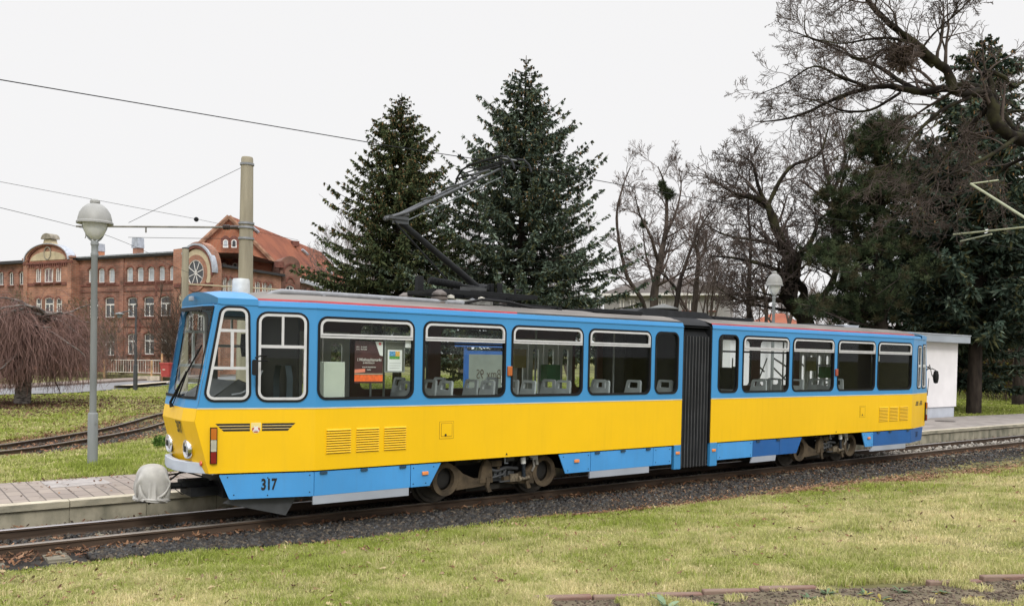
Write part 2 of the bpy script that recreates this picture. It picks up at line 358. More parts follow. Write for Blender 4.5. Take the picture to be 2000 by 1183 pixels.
strip_obj('roof', fx, lambda X: roofprof(X, HW(X), tops(X)), ROOFM)
strip_obj('roof', rx, lambda X: roofprof(X, HW(X), tops(X)), ROOFM)
for sy in (-1, 1):
    strip_obj('roof_edge', [-2.93, XK, 0, XE], lambda X: edge(X, HW(X), sy), BLU)
    strip_obj('roof_edge', [XR, 10, XK2, 14.2], lambda X: edge(X, HW(X), sy), BLU)
    strip_obj('roof_stripe', [-2.93, XK, 0, 1.15], lambda X: redge(X, HW(X), sy), REDS)
    strip_obj('roof_stripe', [XR, 10, XK2, 13.2], lambda X: redge(X, HW(X), sy), REDS)
    strip_obj('gutter', [1.15, 3, XE], lambda X: redge(X, HW(X), sy), DGREY)
# visor over the windshield, front and back
def visor(s, name='roof_visor'):
    g = G(); secs = []
    X0 = -2.93 if s < 0 else 14.2-.65
    for t, hz, zb in ((0, 0, DR), (.25, .0, DR), (.42, .0, DR), (.475, -.0, 2.872)):
        X = -2.93-t if s < 0 else XK2+.73+t
        hw = (1.1-(XK+2.93+t)*SL) if s < 0 else (1.1-(.73+t)*SL)
        hw += .012
        bow = .0 if t < .4 else .05
        pr = []
        for i in range(13):
            a = -1+2*i/12; y = a*hw; e = 1-abs(a)**2.2
            pr.append(Vector((X-(bow*(1-a*a) if s < 0 else -bow*(1-a*a)), y, 2.945+hz*1.2+e*(.13 if t < .3 else .10))))
        secs.append([Vector((X, -hw, zb))]+pr+[Vector((X, hw, zb))])
    g.loft(secs, close=False)
    o = len(g.v); last = secs[-1]; g.v += [tuple(p) for p in last]; g.f.append(tuple(range(o, o+len(last))))
    return g.build(name, BLU, tram, smooth=40)
vis = visor(-1); visor(1)
# ---- cab side walls
AW = rpoly([(.832, 1.63), (1.405, 1.63), (1.204, 2.838), (.86, 2.838)], .11)
BW = rpoly([(.112, 1.628), (.758, 1.628), (.758, 2.782), (.112, 2.782)], .13)
def cabwall(end, sy):
    fr = taper(end, sy)
    holes = [AW, BW] if end < 0 else [rpoly([(.42, 1.66), (.78, 1.66), (.78, 2.70), (.42, 2.70)], .09), rpoly([(.90, 1.66), (1.28, 1.66), (1.18, 2.74), (.90, 2.74)], .07)]
    G().slab([[(0, BT), (1.478, BT), (1.455, 1.62), (1.250, DR+.004), (0, DR+.004)]]+holes, fr, .05).build('upper_wall', BLU, tram)
    G().slab([[(0, BO), (1.326, BO), (1.505, 1.37), (1.478, BT), (0, BT)]], fr, .05).build('lower_wall', YEL, tram)
    G().slab([[(0, BT-.008), (1.478, BT-.008), (1.478, BT+.008), (0, BT+.008)]], lambda u, v, w_: fr(u, v, w_+.005), .01).build('belt_trim', CREAM, tram)
    if end > 0: G().slab([[(0, DR-.012), (1.25, DR-.012), (1.25, DR+.006), (0, DR+.006)]], lambda u, v, w_: fr(u, v, w_+.014), .03).build('drip_rail', BLU, tram)
    else: G().slab([[(0, DR-.012), (.75, DR-.012), (.75, DR+.006), (0, DR+.006)]], lambda u, v, w_: fr(u, v, w_+.014), .03).build('drip_rail', BLU, tram)
    if end < 0:
        for W, bars in ((AW, 'A'), (BW, 'B')):
            wn = G().slab([inset(W, -.012), inset(W, .018)], lambda u, v, w_: fr(u, v, w_+.012), .06).build('window', BLK, tram)
            i1 = inset(W, .018); f = G().slab([i1, inset(W, .05)], lambda u, v, w_: fr(u, v, w_+.018), .04)
            F2 = lambda u, v, w_: fr(u, v, w_+.016)
            if bars == 'A':
                f.slab([[(.87, 2.515), (1.238, 2.515), (1.228, 2.552), (.87, 2.552)]], F2, .02)
                f.slab([[(.87, 2.035), (1.318, 2.035), (1.312, 2.072), (.87, 2.072)]], F2, .02)
                f.slab([[(1.045, 2.073), (1.082, 2.073), (1.082, 2.514), (1.045, 2.514)]], F2, .02)
            else:
                f.slab([[(.15, 2.320), (.725, 2.320), (.725, 2.360), (.15, 2.360)]], F2, .02)
                f.slab([[(.420, 2.361), (.452, 2.361), (.452, 2.735), (.420, 2.735)]], F2, .02)
            f.build('frame', ALU, wn)
            G().slab([inset(W, .03)], lambda u, v, w_: fr(u, v, w_-.012), .006).build('pane', GLASS, wn)
    else:
        for W in holes:
            wn = G().slab([inset(W, -.01), inset(W, .02)], lambda u, v, w_: fr(u, v, w_+.012), .06).build('window', BLK, tram)
            us = [p[0] for p in W]; G().slab([inset(W, .02), inset(W, .045)], lambda u, v, w_: fr(u, v, w_+.016), .03).slab([[(min(us)+.03, 2.18), (max(us)-.06, 2.18), (max(us)-.06, 2.24), (min(us)+.03, 2.24)]], lambda u, v, w_: fr(u, v, w_+.014), .02).build('frame', ALU, wn)
            G().slab([inset(W, .02)], lambda u, v, w_: fr(u, v, w_-.012), .006).build('pane', GLASS, wn)
for sy in (-1, 1): cabwall(-1, sy); cabwall(1, sy)
# ---- nose: levels (z, x at corner, corner y); a in -1..1 across
LV = [(.705, 3.480, .756), (1.37, 3.655, .708), (1.535, 3.628, .716), (1.62, 3.612, .72), (2.864, 3.408, .775)]
def nose(end):
    s = end
    def fp(a, z, off=0):
        i = 0
        while i < len(LV)-2 and z > LV[i+1][0]: i += 1
        z0, x0, y0 = LV[i]; z1, x1, y1 = LV[i+1]; t = (z-z0)/(z1-z0)
        X = x0+(x1-x0)*t; Yc = y0+(y1-y0)*t
        b = .085*min(1, (1-abs(a))/.38)
        X = X+b+off
        if s > 0: X = X+10.83+.02
        return Vector((-X if s < 0 else X, a*Yc, z))
    AA = [-1, -.85, -.62, -.3, 0, .3, .62, .85, 1]
    g = G().loft([[fp(a, z) for a in AA] for z in (.705, 1.0, 1.37)], False).loft([[fp(a, z) for a in AA] for z in (1.37, 1.535)], False); g.build('nose_panel', YEL, tram, smooth=12)
    g = G().loft([[fp(a, z) for a in AA] for z in (1.535, 1.62)], False)
    g.loft([[fp(a, z) for a in AA] for z in (1.62, 1.655)], False)
    for sg in (-1, 1): g.loft([[fp(sg*a, z) for a in (.94, 1)] for z in (1.655, 2.2, 2.864)], False)
    g.loft([[fp(a, z) for a in AA] for z in (2.838, 2.864)], False)
    g.build('nose_upper_panel', BLU, tram, smooth=12)
    ws = G()
    A2 = [-.94, -.85, -.62, -.3, 0, .3, .62, .85, .94]
    for z0, z1 in ((1.650, 1.685), (2.795, 2.845)): ws.loft([[fp(a, z, .012) for a in A2] for z in (z0, z1)], False)
    for sg in (-1, 1): ws.loft([[fp(sg*a, z, .012) for a in (.905, .945)] for z in (1.65, 2.2, 2.845)], False)
    w1 = ws.build('windshield', BLK, tram, smooth=12)
    G().loft([[fp(a, z, .0) for a in [-.93, -.85, -.62, -.3, 0, .3, .62, .85, .93]] for z in (1.655, 2.25, 2.84)], False).build('pane', GLASSW, w1, smooth=12)
    return fp, w1
fp, wsh = nose(-1); fpr, _ = nose(1)
G().slab([[(-.66, 2.80), (.66, 2.80), (.66, 2.86), (-.66, 2.86)]], lambda u, v, w_: Vector((-3.42-w_, u, v)), .02).build('destination_board', BLK, tram)
# ---- sun visor / dark band inside the cab, desk, driver seat
G().b2((-3.30, -.62, 2.02), (-3.27, .70, 2.06)).build('grab_bar', DGREY, tram)
G().slab([[(-3.5, 1.50), (-2.75, 1.50), (-2.82, 1.80), (-3.05, 1.88), (-3.40, 1.66)]], lambda u, v, w_: Vector((u, -.55+(-w_)*1, v)), 1.15).build('driver_desk', DGREY, tram, bevel=.02)
sdr = G().b2((-2.72, -.35, 1.30), (-2.25, .15, 1.42)); sdr.build('driver_seat', CUSH, tram, bevel=.03)
G().loft([[Vector((-2.30+dx, y, z)) for y, z in ((-.33, 1.40), (-.35, 1.9), (-.28, 2.08), (.08, 2.08), (.15, 1.9), (.13, 1.40))] for dx in (0, .09)]).build('driver_backrest', M('seat_blue_grey', (.05, .07, .085), .8), tram)
G().b2((-2.05, -1.02, .95), (-1.74, -.55, 2.15)).build('equipment_cabinet', M('cabinet_cream', (.46, .50, .43), .5, var=.05), tram, bevel=.01)
G().b2((-2.17, -.4, .95), (-2.14, 1.03, 2.8)).build('cab_partition', M('cab_black', (.015, .015, .015), .7), tram)
# ---- interior
for x0, x1 in ((XK-.8, XE), (XR, XK2+.8)):
    hw = 1.03
    G().b2((x0, -.86, .86), (x1, .86, .90)).build('floor', FLOORM, tram)
    G().b2((max(x0, XK), -1.04, 2.86), (min(x1, XK2), 1.04, 2.90)).build('ceiling', CEIL, tram)
    G().slab([[(max(x0, XK), .90), (min(x1, XK2), .90), (min(x1, XK2), 1.62), (max(x0, XK), 1.62)]], side(-1, -.055), .02).build('wall_lining', DARKR, tram)
G().b2((12.95, -1.03, .9), (13.0, 1.03, 2.85)).build('cab_partition', BLK, tram)
# seats
def seat_proto():
    r = bpy.data.objects.new('seat', None)
    bx = G().slab([rpoly([(-.20, 0), (.20, 0), (.21, .28), (.17, .58), (-.17, .58), (-.21, .28)], [.02, .02, .04, .05, .05, .04]), rpoly([(-.12, .44), (.12, .44), (.105, .54), (-.105, .54)], .02)], lambda u, v, w_: Vector((.05-v*.16*-1+w_, u, .40+v)), .035)
    sh = bx.build('seat', SEATM, None, smooth=30, bevel=.006)
    sh.data.transform(Matrix.Translation((0, 0, 0)))
    cu = G().b2((-.05-.0, -.14, .46), (.0, .14, .78)).build('cushion', CUSH, sh, bevel=.015)
    cu.location = (.085, 0, 0); cu.rotation_euler = (0, .16, 0)
    ba = G().b2((-.36, -.20, .38), (.06, .20, .42)).box((-.15, 0, .19), (.06, .06, .38)).build('seat_base', SEATM, sh, bevel=.01)
    return sh
sp = seat_proto(); sp.parent = tram
spots = [(-.70, -.72), (.02, -.72), (.02, -.26), (.80, -.72), (.80, -.26), (1.62, -.72), (1.62, -.26), (2.36, -.72), (2.42, -.26), (3.25, -.72), (3.55, -.30), (4.02, -.72), (4.84, -.72),
         (.02, .72), (.80, .72), (1.9, .72), (6.3, -.2), (7.62, -.72), (7.5, .72), (8.35, -.3), (8.42, .72), (9.2, -.5), (9.25, .1), (10.0, -.72), (10.4, -.2), (11.05, -.3), (6.3, .72)]
for i, (x, y) in enumerate(spots):
    o = sp if i == 0 else sp.copy()
    if i: COL.objects.link(o); o.parent = tram
    o.location = (x-.05, y, .90)
    if i:
        for ch in [c for c in bpy.data.objects if c.parent == sp]:
            c2 = ch.copy(); COL.objects.link(c2); c2.parent = o
for x, y in ((-.3, .55), (2.62, .3), (4.16, -.1), (7.0, -.3), (9.9, .3), (-.72, .2)): G().tube([(x, y, .9), (x, y, 2.86)], .018, 8).build('grab_pole', M('pole_grey', (.22, .23, .23), .4), tram)
G().b2((12.2, .70, 1.86), (12.55, .9, 2.14)).build('ticket_machine', M('machine_green', (.012, .11, .035), .5), tram, bevel=.01)
G().b2((12.2, .70, 2.145), (12.55, .9, 2.20)).build('ticket_machine_top', GREYP, tram)
G().b2((3.10, .55, 1.80), (3.42, .75, 2.12)).build('ticket_machine', MATS['machine_green'], tram, bevel=.01)
G().b2((11.72, .86, 2.03), (12.05, .90, 2.38)).build('notice_panel', M('notice_olive', (.17, .16, .06), .6), tram)
G().b2((2.62, .93, 2.05), (2.90, .97, 2.40)).build('notice_panel', M('notice_ochre', (.24, .19, .07), .6), tram)
G().b2((6.55, -.95, 1.7), (6.85, -.55, 2.12)).build('equipment_box', BLKM, tram)
# posters behind the first window
py = -1.02
pst = G().b2((-1.60, py, 1.86), (-1.165, py+.004, 2.445)).build('poster', M('poster_maroon', (.060, .018, .020), .4, var=.3, scale=9), tram)
g = G().b2((-1.60, py-.002, 1.885), (-1.165, py-.0005, 1.975)); g.build('poster_band', M('poster_orange', (.85, .14, .03), .4, var=.2, scale=30), pst)
G().b2((-1.60, py-.002, 1.98), (-1.165, py-.0005, 1.996)).build('poster_band', M('poster_beige', (.35, .30, .22), .5), pst)
G().slab([[(-1.60, 2.0), (-1.44, 2.015), (-1.44, 2.062), (-1.60, 2.05)]], lambda u, v, w_: Vector((u, py-.002-w_, v)), .001).build('poster_band', M('poster_salmon', (.80, .25, .16), .5), pst)
G().slab([[(-1.29, 2.44), (-1.168, 2.44), (-1.168, 2.24), (-1.215, 2.25)]], lambda u, v, w_: Vector((u, py-.002-w_, v)), .001).build('poster_corner', WHITEP, pst)
WHT = M('ink_white', (.75, .73, .70), .5, var=.02); INK = M('ink_black', (.01, .01, .01), .5, var=.02); PNK = M('ink_red', (.65, .12, .12), .5)
ux, uz = (1, 0, 0), (0, 0, 1)
text('lettering', '1.Weihnachtsmarkt', .060, WHT, pst, (-1.382, py-.004, 2.185), ux, uz, .80, shear=.25)
text('lettering', '& WINTERLICHT', .030, WHT, pst, (-1.385, py-.004, 2.14), ux, uz, .8)
text('lettering', '29.11. - 22.12.2019', .026, WHT, pst, (-1.58, py-.004, 2.36), ux, uz, .8, align='LEFT')
text('lettering', '27.12. - 05.01.2020', .026, WHT, pst, (-1.58, py-.004, 2.328), ux, uz, .8, align='LEFT')
text('lettering', 'SCHLOSS FRIEDENSTEIN', .024, WHT, pst, (-1.382, py-.004, 2.082), ux, uz, .8)
text('lettering', 'Gotha', .026, WHT, pst, (-1.382, py-.004, 2.048), ux, uz, .9)
G().lathe([(.0, 0), (.022, 0), (.022, .001), (0, .001)], (-1.215, py-.004, 2.41), (0, 1, 0), 12).build('poster_mark', PNK, pst)
p2 = G().slab([[(-1.14, 2.01), (-.815, 2.01), (-.815, 2.455), (-1.14, 2.455)], [(-1.122, 2.028), (-.833, 2.028), (-.833, 2.437), (-1.122, 2.437)]], side(-1, -.075), .02).build('notice_frame', M('frame_grey', (.22, .23, .22), .5), tram)
G().b2((-1.122, -1.018, 2.028), (-.833, -1.012, 2.437)).build('notice_back', M('notice_green_grey', (.10, .105, .08), .6), p2)
G().b2((-1.09, -1.024, 2.03), (-.86, -1.0195, 2.33)).build('paper_sheet', WHITEP, p2)
G().b2((-1.065, -1.027, 2.20), (-.90, -1.0245, 2.24)).build('picture_green', M('print_green', (.10, .32, .06), .6, var=.4, scale=40), p2)
G().b2((-1.065, -1.027, 2.24), (-.97, -1.0245, 2.31)).build('picture_blue', M('print_blue', (.12, .35, .62), .6, var=.8, scale=40), p2)
G().b2((-.97, -1.027, 2.24), (-.90, -1.0245, 2.31)).build('picture_yellow', M('print_yellow', (.80, .45, .10), .6, var=.5, scale=40), p2)
for k in range(3): G().b2((-1.06, -1.027, 2.07+k*.035), (-.90+.01*k, -1.0245, 2.075+k*.035)).build('print_line', M('print_grey', (.4, .4, .4), .6), p2)
G().b2((-.83, -1.06, 2.365), (-.70, -1.055, 2.475)).build('sticker', WHITEP, tram)
G().b2((11.52, -1.06, 2.30), (11.62, -1.055, 2.44)).build('sticker', WHITEP, tram)
# ---- skirts (u on the slanting wall or x on the side)
def bolts(fr, pts):
    g = G()
    for u, v in pts: g.slab([[(u+.009*math.cos(t), v+.009*math.sin(t)) for t in [i*math.pi/3 for i in range(6)]]], lambda a, b, c: fr(a, b, c+.004), .004)
    return g
ft = taper(-1, -1); fs = side(-1)
sk = G().slab([rpoly([(0.006, .365), (1.075, .365), (1.205, .685), (.006, .685)], [.003, .03, .01, .003])], lambda u, v, w_: ft(u, v, w_-.01), .02).build('skirt_panel', BLUL, tram)
bolts(lambda a, b, c: ft(a, b, c-.01), [(.06, .645), (.06, .42), (1.02, .42), (.60, .63), (.60, .40), (1.1, .65)]).build('bolt', BLK, sk)
text('number_lettering', '317', .20, INK, sk, ft(.585, .537, -.006), Vector((-_u.x, -_u.y, 0)), uz, .66, ext=.001, bold=.007)
def skirt(pts, mat, bl=None, fr=fs, name='skirt_panel'):
    s = G().slab([pts], lambda u, v, w_: fr(u, v, w_-.01), .02).build(name, mat, tram)
    if bl: bolts(lambda a, b, c: fr(a, b, c-.01), bl).build('bolt', BLK, s)
    return s
def hinges(s, xs, z=.672):
    g = G()
    for x in xs: g.b2((x-.05, -1.115, z-.018), (x+.05, -1.088, z+.012)); 
    g.build('hinge', M('hinge_dark', (.02, .05, .09), .4), s)
s2 = skirt([(-2.195, .365), (-.732, .365), (-.732, .685), (-2.195, .685)], BLUL); hinges(s2, [-2.07, -1.47, -.86])
s3 = skirt([(-.720, .365), (-.405, .365), (-.215, .685), (-.720, .685)], BLUL, [(-.68, .64), (-.68, .41), (-.47, .41), (-.34, .64)])
s4 = skirt([(2.19, .365), (2.735, .365), (2.735, .685), (2.04, .685)], BLUL, [(2.14, .64), (2.24, .41), (2.69, .64), (2.69, .41)])
s5 = skirt([(2.747, .365), (4.232, .365), (4.232, .685), (2.747, .685)], BLUL); hinges(s5, [2.88, 3.48, 4.1])
s6 = skirt([(4.244, .365), (4.71, .365), (4.71, .685), (4.244, .685)], BLUL, [(4.30, .64), (4.30, .42), (4.66, .64), (4.66, .42)])
G().slab([[(4.772, .265), (4.945, .265), (4.945, BO-.001), (4.772, BO-.001)]], fs, .06).build('corner_post', BLU, tram)
G().slab([[(5.755, .265), (5.955, .265), (5.955, BO-.001), (5.755, BO-.001)]], fs, .06).build('corner_post', BLU, tram)
r1 = skirt([(5.975, .365), (7.04, .365), (7.04, .685), (5.975, .685)], BLUL, [(6.05, .64), (6.05, .41), (6.98, .64), (6.98, .41)])
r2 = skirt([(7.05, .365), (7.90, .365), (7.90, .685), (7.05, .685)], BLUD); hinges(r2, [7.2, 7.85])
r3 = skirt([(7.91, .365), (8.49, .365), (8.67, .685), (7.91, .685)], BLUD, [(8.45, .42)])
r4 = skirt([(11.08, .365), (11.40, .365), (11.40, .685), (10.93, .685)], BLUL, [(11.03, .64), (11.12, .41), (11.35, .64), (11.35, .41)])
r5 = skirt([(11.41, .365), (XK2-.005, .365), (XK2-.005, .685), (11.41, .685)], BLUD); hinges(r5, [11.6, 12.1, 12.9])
ft2 = taper(1, -1)
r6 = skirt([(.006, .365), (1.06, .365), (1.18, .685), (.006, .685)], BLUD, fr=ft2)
text('number_lettering', '317', .185, INK, r6, ft2(.55, .53, -.004), Vector((-_u.x, _u.y, 0)), uz, .74, ext=.001)
def sill(x0, x1, tl=0, tr=0):
    G().slab([[(x0, .25), (x1, .25), (x1+tr, .363), (x0+tl, .363)]], lambda u, v, w_: fs(u, v, w_-.012), .03).build('sill_panel', GREYP, tram)
sill(-2.21, -.75); sill(2.73, 4.14); sill(7.0, 7.78, .05, .03); sill(11.30, 12.83, .1)
for x, z in ((-.49, .555), (2.42, .56), (4.86, .56), (5.86, .56), (11.21, .56)):
    G().b2((x-.05, -1.118, z-.025), (x+.05, -1.092, z+.025)).build('reflector', ORANGE, tram, bevel=.006)
# dark plough plate under the front
G().slab([[(.35, .10), (1.15, .30), (1.05, .36), (.20, .36)]], lambda u, v, w_: ft(u, v, w_-.14), .02).build('rail_guard', DGREY, tram)
# far side skirts
for x0, x1 in ((-2.1, -.4), (2.2, 4.7), (6, 8.5), (11.1, 13)): G().b2((x0, 1.08, .30), (x1, 1.1, .70)).build('skirt_panel', BLUL, tram)
# ---- louvres, hatches, emblem, lamps
def louvre(x0, x1):
    lv = G().slab([[(x0-.012, .905), (x1+.012, .905), (x1+.012, 1.262), (x0-.012, 1.262)]], lambda u, v, w_: fs(u, v, w_+.0025), .004).build('louvre_panel', YEL, tram)
    g = G(); d = G()
    for k in range(10):
        z = .925+k*.0335; a, b = x0, x1
        g.add([(a, -1.1025, z+.022), (b, -1.1025, z+.022), (b, -1.117, z+.004), (a, -1.117, z+.004), (a, -1.1025, z), (b, -1.1025, z)], [(0, 1, 3, 2)[::-1], (2, 3, 5, 4)[::-1], (0, 3, 4), (1, 5, 2)])
        g.f[-4:] = [tuple(i+len(g.v)-6 for i in q) for q in ((0, 3, 2, 1), (3, 4, 5, 2), (0, 4, 3), (1, 2, 5))]
        d.b2((a+.003, -1.1075, z-.009), (b-.003, -1.1023, z-.001))
    g.build('louvre_slats', YEL, lv, smooth=0); d.build('louvre_slots', M('slot_brown', (.15, .075, .004), .7), lv)
for a, b in ((-2.04, -1.68), (-1.60, -1.25), (-1.17, -.82), (11.60, 11.97), (12.05, 12.41), (12.49, 12.86)): louvre(a, b)
for x0, x1 in ((-.235, -.035), (10.82, 11.01)):
    G().slab([rr(x0-.026, x1+.026, 1.039, 1.296, .01), rr(x0-.018, x1+.018, 1.047, 1.288, .01)], lambda u, v, w_: fs(u, v, w_+.002), .003).slab([rr(x0+.004, x1-.004, 1.074, 1.271, .01), rr(x0+.011, x1-.011, 1.081, 1.264, .01)], lambda u, v, w_: fs(u, v, w_+.0065), .003).build('hatch_gap', M('slot_yellow', (.35, .19, .004), .7), tram)
    h = G().slab([rr(x0-.02, x1+.02, 1.045, 1.29, .01)], lambda u, v, w_: fs(u, v, w_+.003), .004).slab([rr(x0+.01, x1-.01, 1.08, 1.265, .01)], lambda u, v, w_: fs(u, v, w_+.007), .004).build('hatch', YEL, tram)
    G().lathe([(0, 0), (.018, 0), (.018, .004), (0, .004)], (x0+.08, -1.112, 1.095), (0, 1, 0), 10).build('hatch_lock', INK, h)
for x in (.975, 9.9):
    G().slab([[(x-.022, .735), (x+.022, .735), (x, .775)]], lambda u, v, w_: fs(u, v, w_+.002), .001).build('jacking_mark', INK, tram)
def wings(fr, um, hw, nm):
    """black stripes either side of the crest; um centre, hw half width"""
    em = G(); z0, z1 = 1.243, 1.343; hgt = .027
    for k in range(3):
        za = z0+k*(.1-hgt)/2; zb = za+hgt
        for s in (-1, 1):
            ea = hw*(.80+.2*(za-z0)/.1); eb = hw*(.80+.2*(zb-z0)/.1)
            em.slab([[(um+s*.075, za), (um+s*ea, za), (um+s*eb, zb), (um+s*.075, zb)]], lambda u, v, w_: fr(u, v, w_+.002), .002)
    e = em.build('wing_emblem', INK, tram)
    tl = G()
    for k in range(2):
        za = z0+.0315+k*.0365
        for s in (-1, 1): tl.slab([[(um+s*.08, za), (um+s*hw*(.84+.08*k), za), (um+s*hw*(.84+.08*k), za+.005), (um+s*.08, za+.005)]], lambda u, v, w_: fr(u, v, w_+.002), .002)
    tl.build('emblem_line', M('emblem_cream', (.75, .62, .38), .5), e)
    F = lambda o_: (lambda u, v, w_: fr(u, v, w_+o_))
    c = rpoly([(um-.062, 1.352), (um+.062, 1.352), (um+.062, 1.27), (um+.03, 1.215), (um-.03, 1.215), (um-.062, 1.27)], [.008, .008, .03, .03, .03, .03])
    G().slab([c], F(.003), .003).build('crest', M('crest_cream', (.80, .66, .26), .5), e)
    G().slab([rpoly([(um-.05, 1.285), (um+.05, 1.285), (um+.045, 1.25), (um+.02, 1.225), (um-.02, 1.225), (um-.045, 1.25)], .008)], F(.0045), .0015).build('crest_field', M('crest_red', (.45, .03, .03), .5), e)
    G().slab([[(um-.028, 1.31), (um-.008, 1.30), (um+.008, 1.30), (um+.026, 1.315), (um+.022, 1.28), (um+.04, 1.24), (um-.04, 1.24), (um-.022, 1.28)]], F(.006), .0015).build('crest_figure', M('crest_white', (.78, .72, .72), .5), e)
    G().slab([[(um-.02, 1.247), (um+.02, 1.247), (um+.02, 1.253), (um-.02, 1.253)]], F(.0075), .001).build('crest_line', M('crest_grey', (.25, .25, .3), .5), e)
wings(ft, .757, .50, 'a')
g = G()
for k in range(3):
    for a, b in ((.34, .62), (.72, 1.0)): g.slab([[(a+.03*k, 1.243+k*.0365), (b, 1.243+k*.0365), (b, 1.27+k*.0365), (a-.0+.03*(k), 1.27+k*.0365)]], lambda u, v, w_: ft2(u, v, w_+.002), .002)
g.build('wing_emblem', INK, tram)
def lampcluster(fr, u, par=tram):
    F = lambda o_: (lambda a, b, c: fr(a, b, c+o_))
    h = G().slab([[(u-.04, .835), (u+.04, .835), (u+.04, 1.295), (u-.04, 1.295)]], F(.028), .028).build('tail_lamp_housing', BLKM, par, bevel=.004)
    for z0, z1, mt in ((1.145, 1.287, AMBER), (.992, 1.14, CLEARL), (.843, .987, REDL)):
        G().slab([rr(u-.034, u+.034, z0, z1, .008)], F(.052), .026).build('lamp_lens', mt, h, bevel=.006)
lampcluster(ft, 1.275); lampcluster(ft2, 1.33)
lampcluster(taper(-1, 1), 1.275)
G().b2((.95, -1.135, 1.965), (1.035, -1.1, 2.115)).build('side_indicator', M('indicator_amber', (.42, .11, .02), .3, coat=.5), tram, bevel=.008)
G().b2((9.79, -1.135, 1.97), (9.875, -1.1, 2.12)).build('side_indicator', M('indicator_red', (.36, .06, .03), .3, coat=.5), tram, bevel=.008)
# ---- front details
for y in (-.42, .42):
    c = fp(y/.75, 1.0, .0); hl = G().lathe([(.0, .0), (.125, 0), (.13, .03), (.118, .055), (.105, .05), (.085, .035), (0, .03)], c+Vector((.02, 0, 0)), (-1, 0, -.03), 28).build('headlight', CHROME, tram)
    G().lathe([(0, .036), (.083, .038), (.06, .052), (0, .062)], c+Vector((.02, 0, 0)), (-1, 0, -.03), 24).build('headlight_glass', M('headlight_lens', (.55, .58, .60), .05, metal=.6, var=.3, scale=40), hl)
    G().box(c+Vector((-.045, 0, 0)), (.012, .055, .075)).build('headlight_bulb_cap', INK, hl)
c = fp(-.86, .83, .0); G().lathe([(0, 0), (.035, 0), (.03, .015), (0, .018)], c, (-1, 0, 0), 16).build('reflector', M('reflector_red', (.75, .12, .04), .3), tram)
text('number_lettering', '317', .215, INK, tram, (fp(-.40, 1.27)+Vector((-.012, .0, 0))), (0, -1, 0), (-.25, 0, 1), .68, ext=.001, bold=.006)
bl = [(-3.44, -.76), (-3.665, -.46), (-3.75, -.16), (-3.75, .16), (-3.70, .46), (-3.44, .80)]
def ringp(o): 
    return [Vector((x, y, 0)) for x, y in bl]
g = G(); secs = []
for x, y in bl:
    k = .075
    secs.append([Vector((x, y, .695)), Vector((x, y, .835)), Vector((x+k, y*.94, .835)), Vector((x+k, y*.94, .695))])
g.loft(secs, True); g.f += [(0, 1, 2, 3), tuple(len(g.v)-4+i for i in (3, 2, 1, 0))]; g.build('bumper', BUMP, tram, smooth=20, bevel=.006)
G().b2((-3.62, -.5, .70), (-3.40, .5, .74)).build('bumper_bracket', BLKM, tram)
lp = G().box((-3.47, .12, 2.965), (.05, .09, .06)).build('roof_lamp', GREYP, tram, bevel=.008)
wp = G().tube([fp(0, 1.52, .03)+Vector((0, -.02, 0)), fp(-.03, 1.58, .06), fp(-.52, 1.96, .04)], [.03, .018, .012], 8).tube([fp(-.30, 1.66, .03), fp(-.56, 1.98, .035), fp(-.86, 2.34, .03)], .011, 6).tube([fp(-.06, 1.56, .03), fp(-.56, 2.0, .045)], .008, 6)
wp.build('wiper', BLK, tram)
# mirror on the cab pillar, rear mirror
mm_ = G().tube([ft(.66, 2.20, .0), ft(.66, 2.22, .12), ft(.74, 2.215, .20), ft(.80, 2.19, .22)], .011, 8).tube([ft(.62, 2.15, 0), ft(.64, 2.155, .10), ft(.78, 2.15, .20)], .009, 8)
mi = mm_.build('mirror', BLK, tram); G().slab([rr(.765, .835, 1.97, 2.17, .025)], lambda u, v, w_: ft(u, v, w_+.24), .05).build('mirror_head', BLK, mi, bevel=.01)
mx_ = 14.45
mm_ = G().tube([(14.30, -.45, 2.18), (14.72, -.55, 2.20), (14.80, -.62, 2.15)], .014, 8).tube([(14.30, -.45, 2.12), (14.86, -.65, 2.14), (14.92, -.70, 2.10), (14.92, -.70, 1.95)], .012, 8)
mi = mm_.build('mirror', BLK, tram); G().lathe([(0, -.17), (.05, -.15), (.07, -.05), (.07, .05), (.05, .15), (0, .17)], (14.90, -.72, 1.93), (0, 0, 1), 12).build('mirror_head', BLK, mi)
# ---- coupler and its cover
cp = G().tube([(-3.2, 0, .46), (-3.75, 0, .47)], .045, 10).box((-3.45, 0, .50), (.35, .22, .08)).box((-3.3, 0, .40), (.5, .5, .12)).box((-2.9, 0, .48), (.6, .9, .3))
cp.tube([(-3.75, .0, .55), (-3.6, -.05, .68), (-3.5, -.1, .72)], .014, 6).tube([(-3.72, -.05, .45), (-3.62, -.1, .36), (-3.5, -.1, .40)], .006, 6).tube([(-3.75, .1, .60), (-3.5, .15, .62), (-3.3, .1, .55)], .012, 6)
cpl = cp.build('coupler', BLKM, tram)
# creased canvas bag
crs = np.random.default_rng(3)
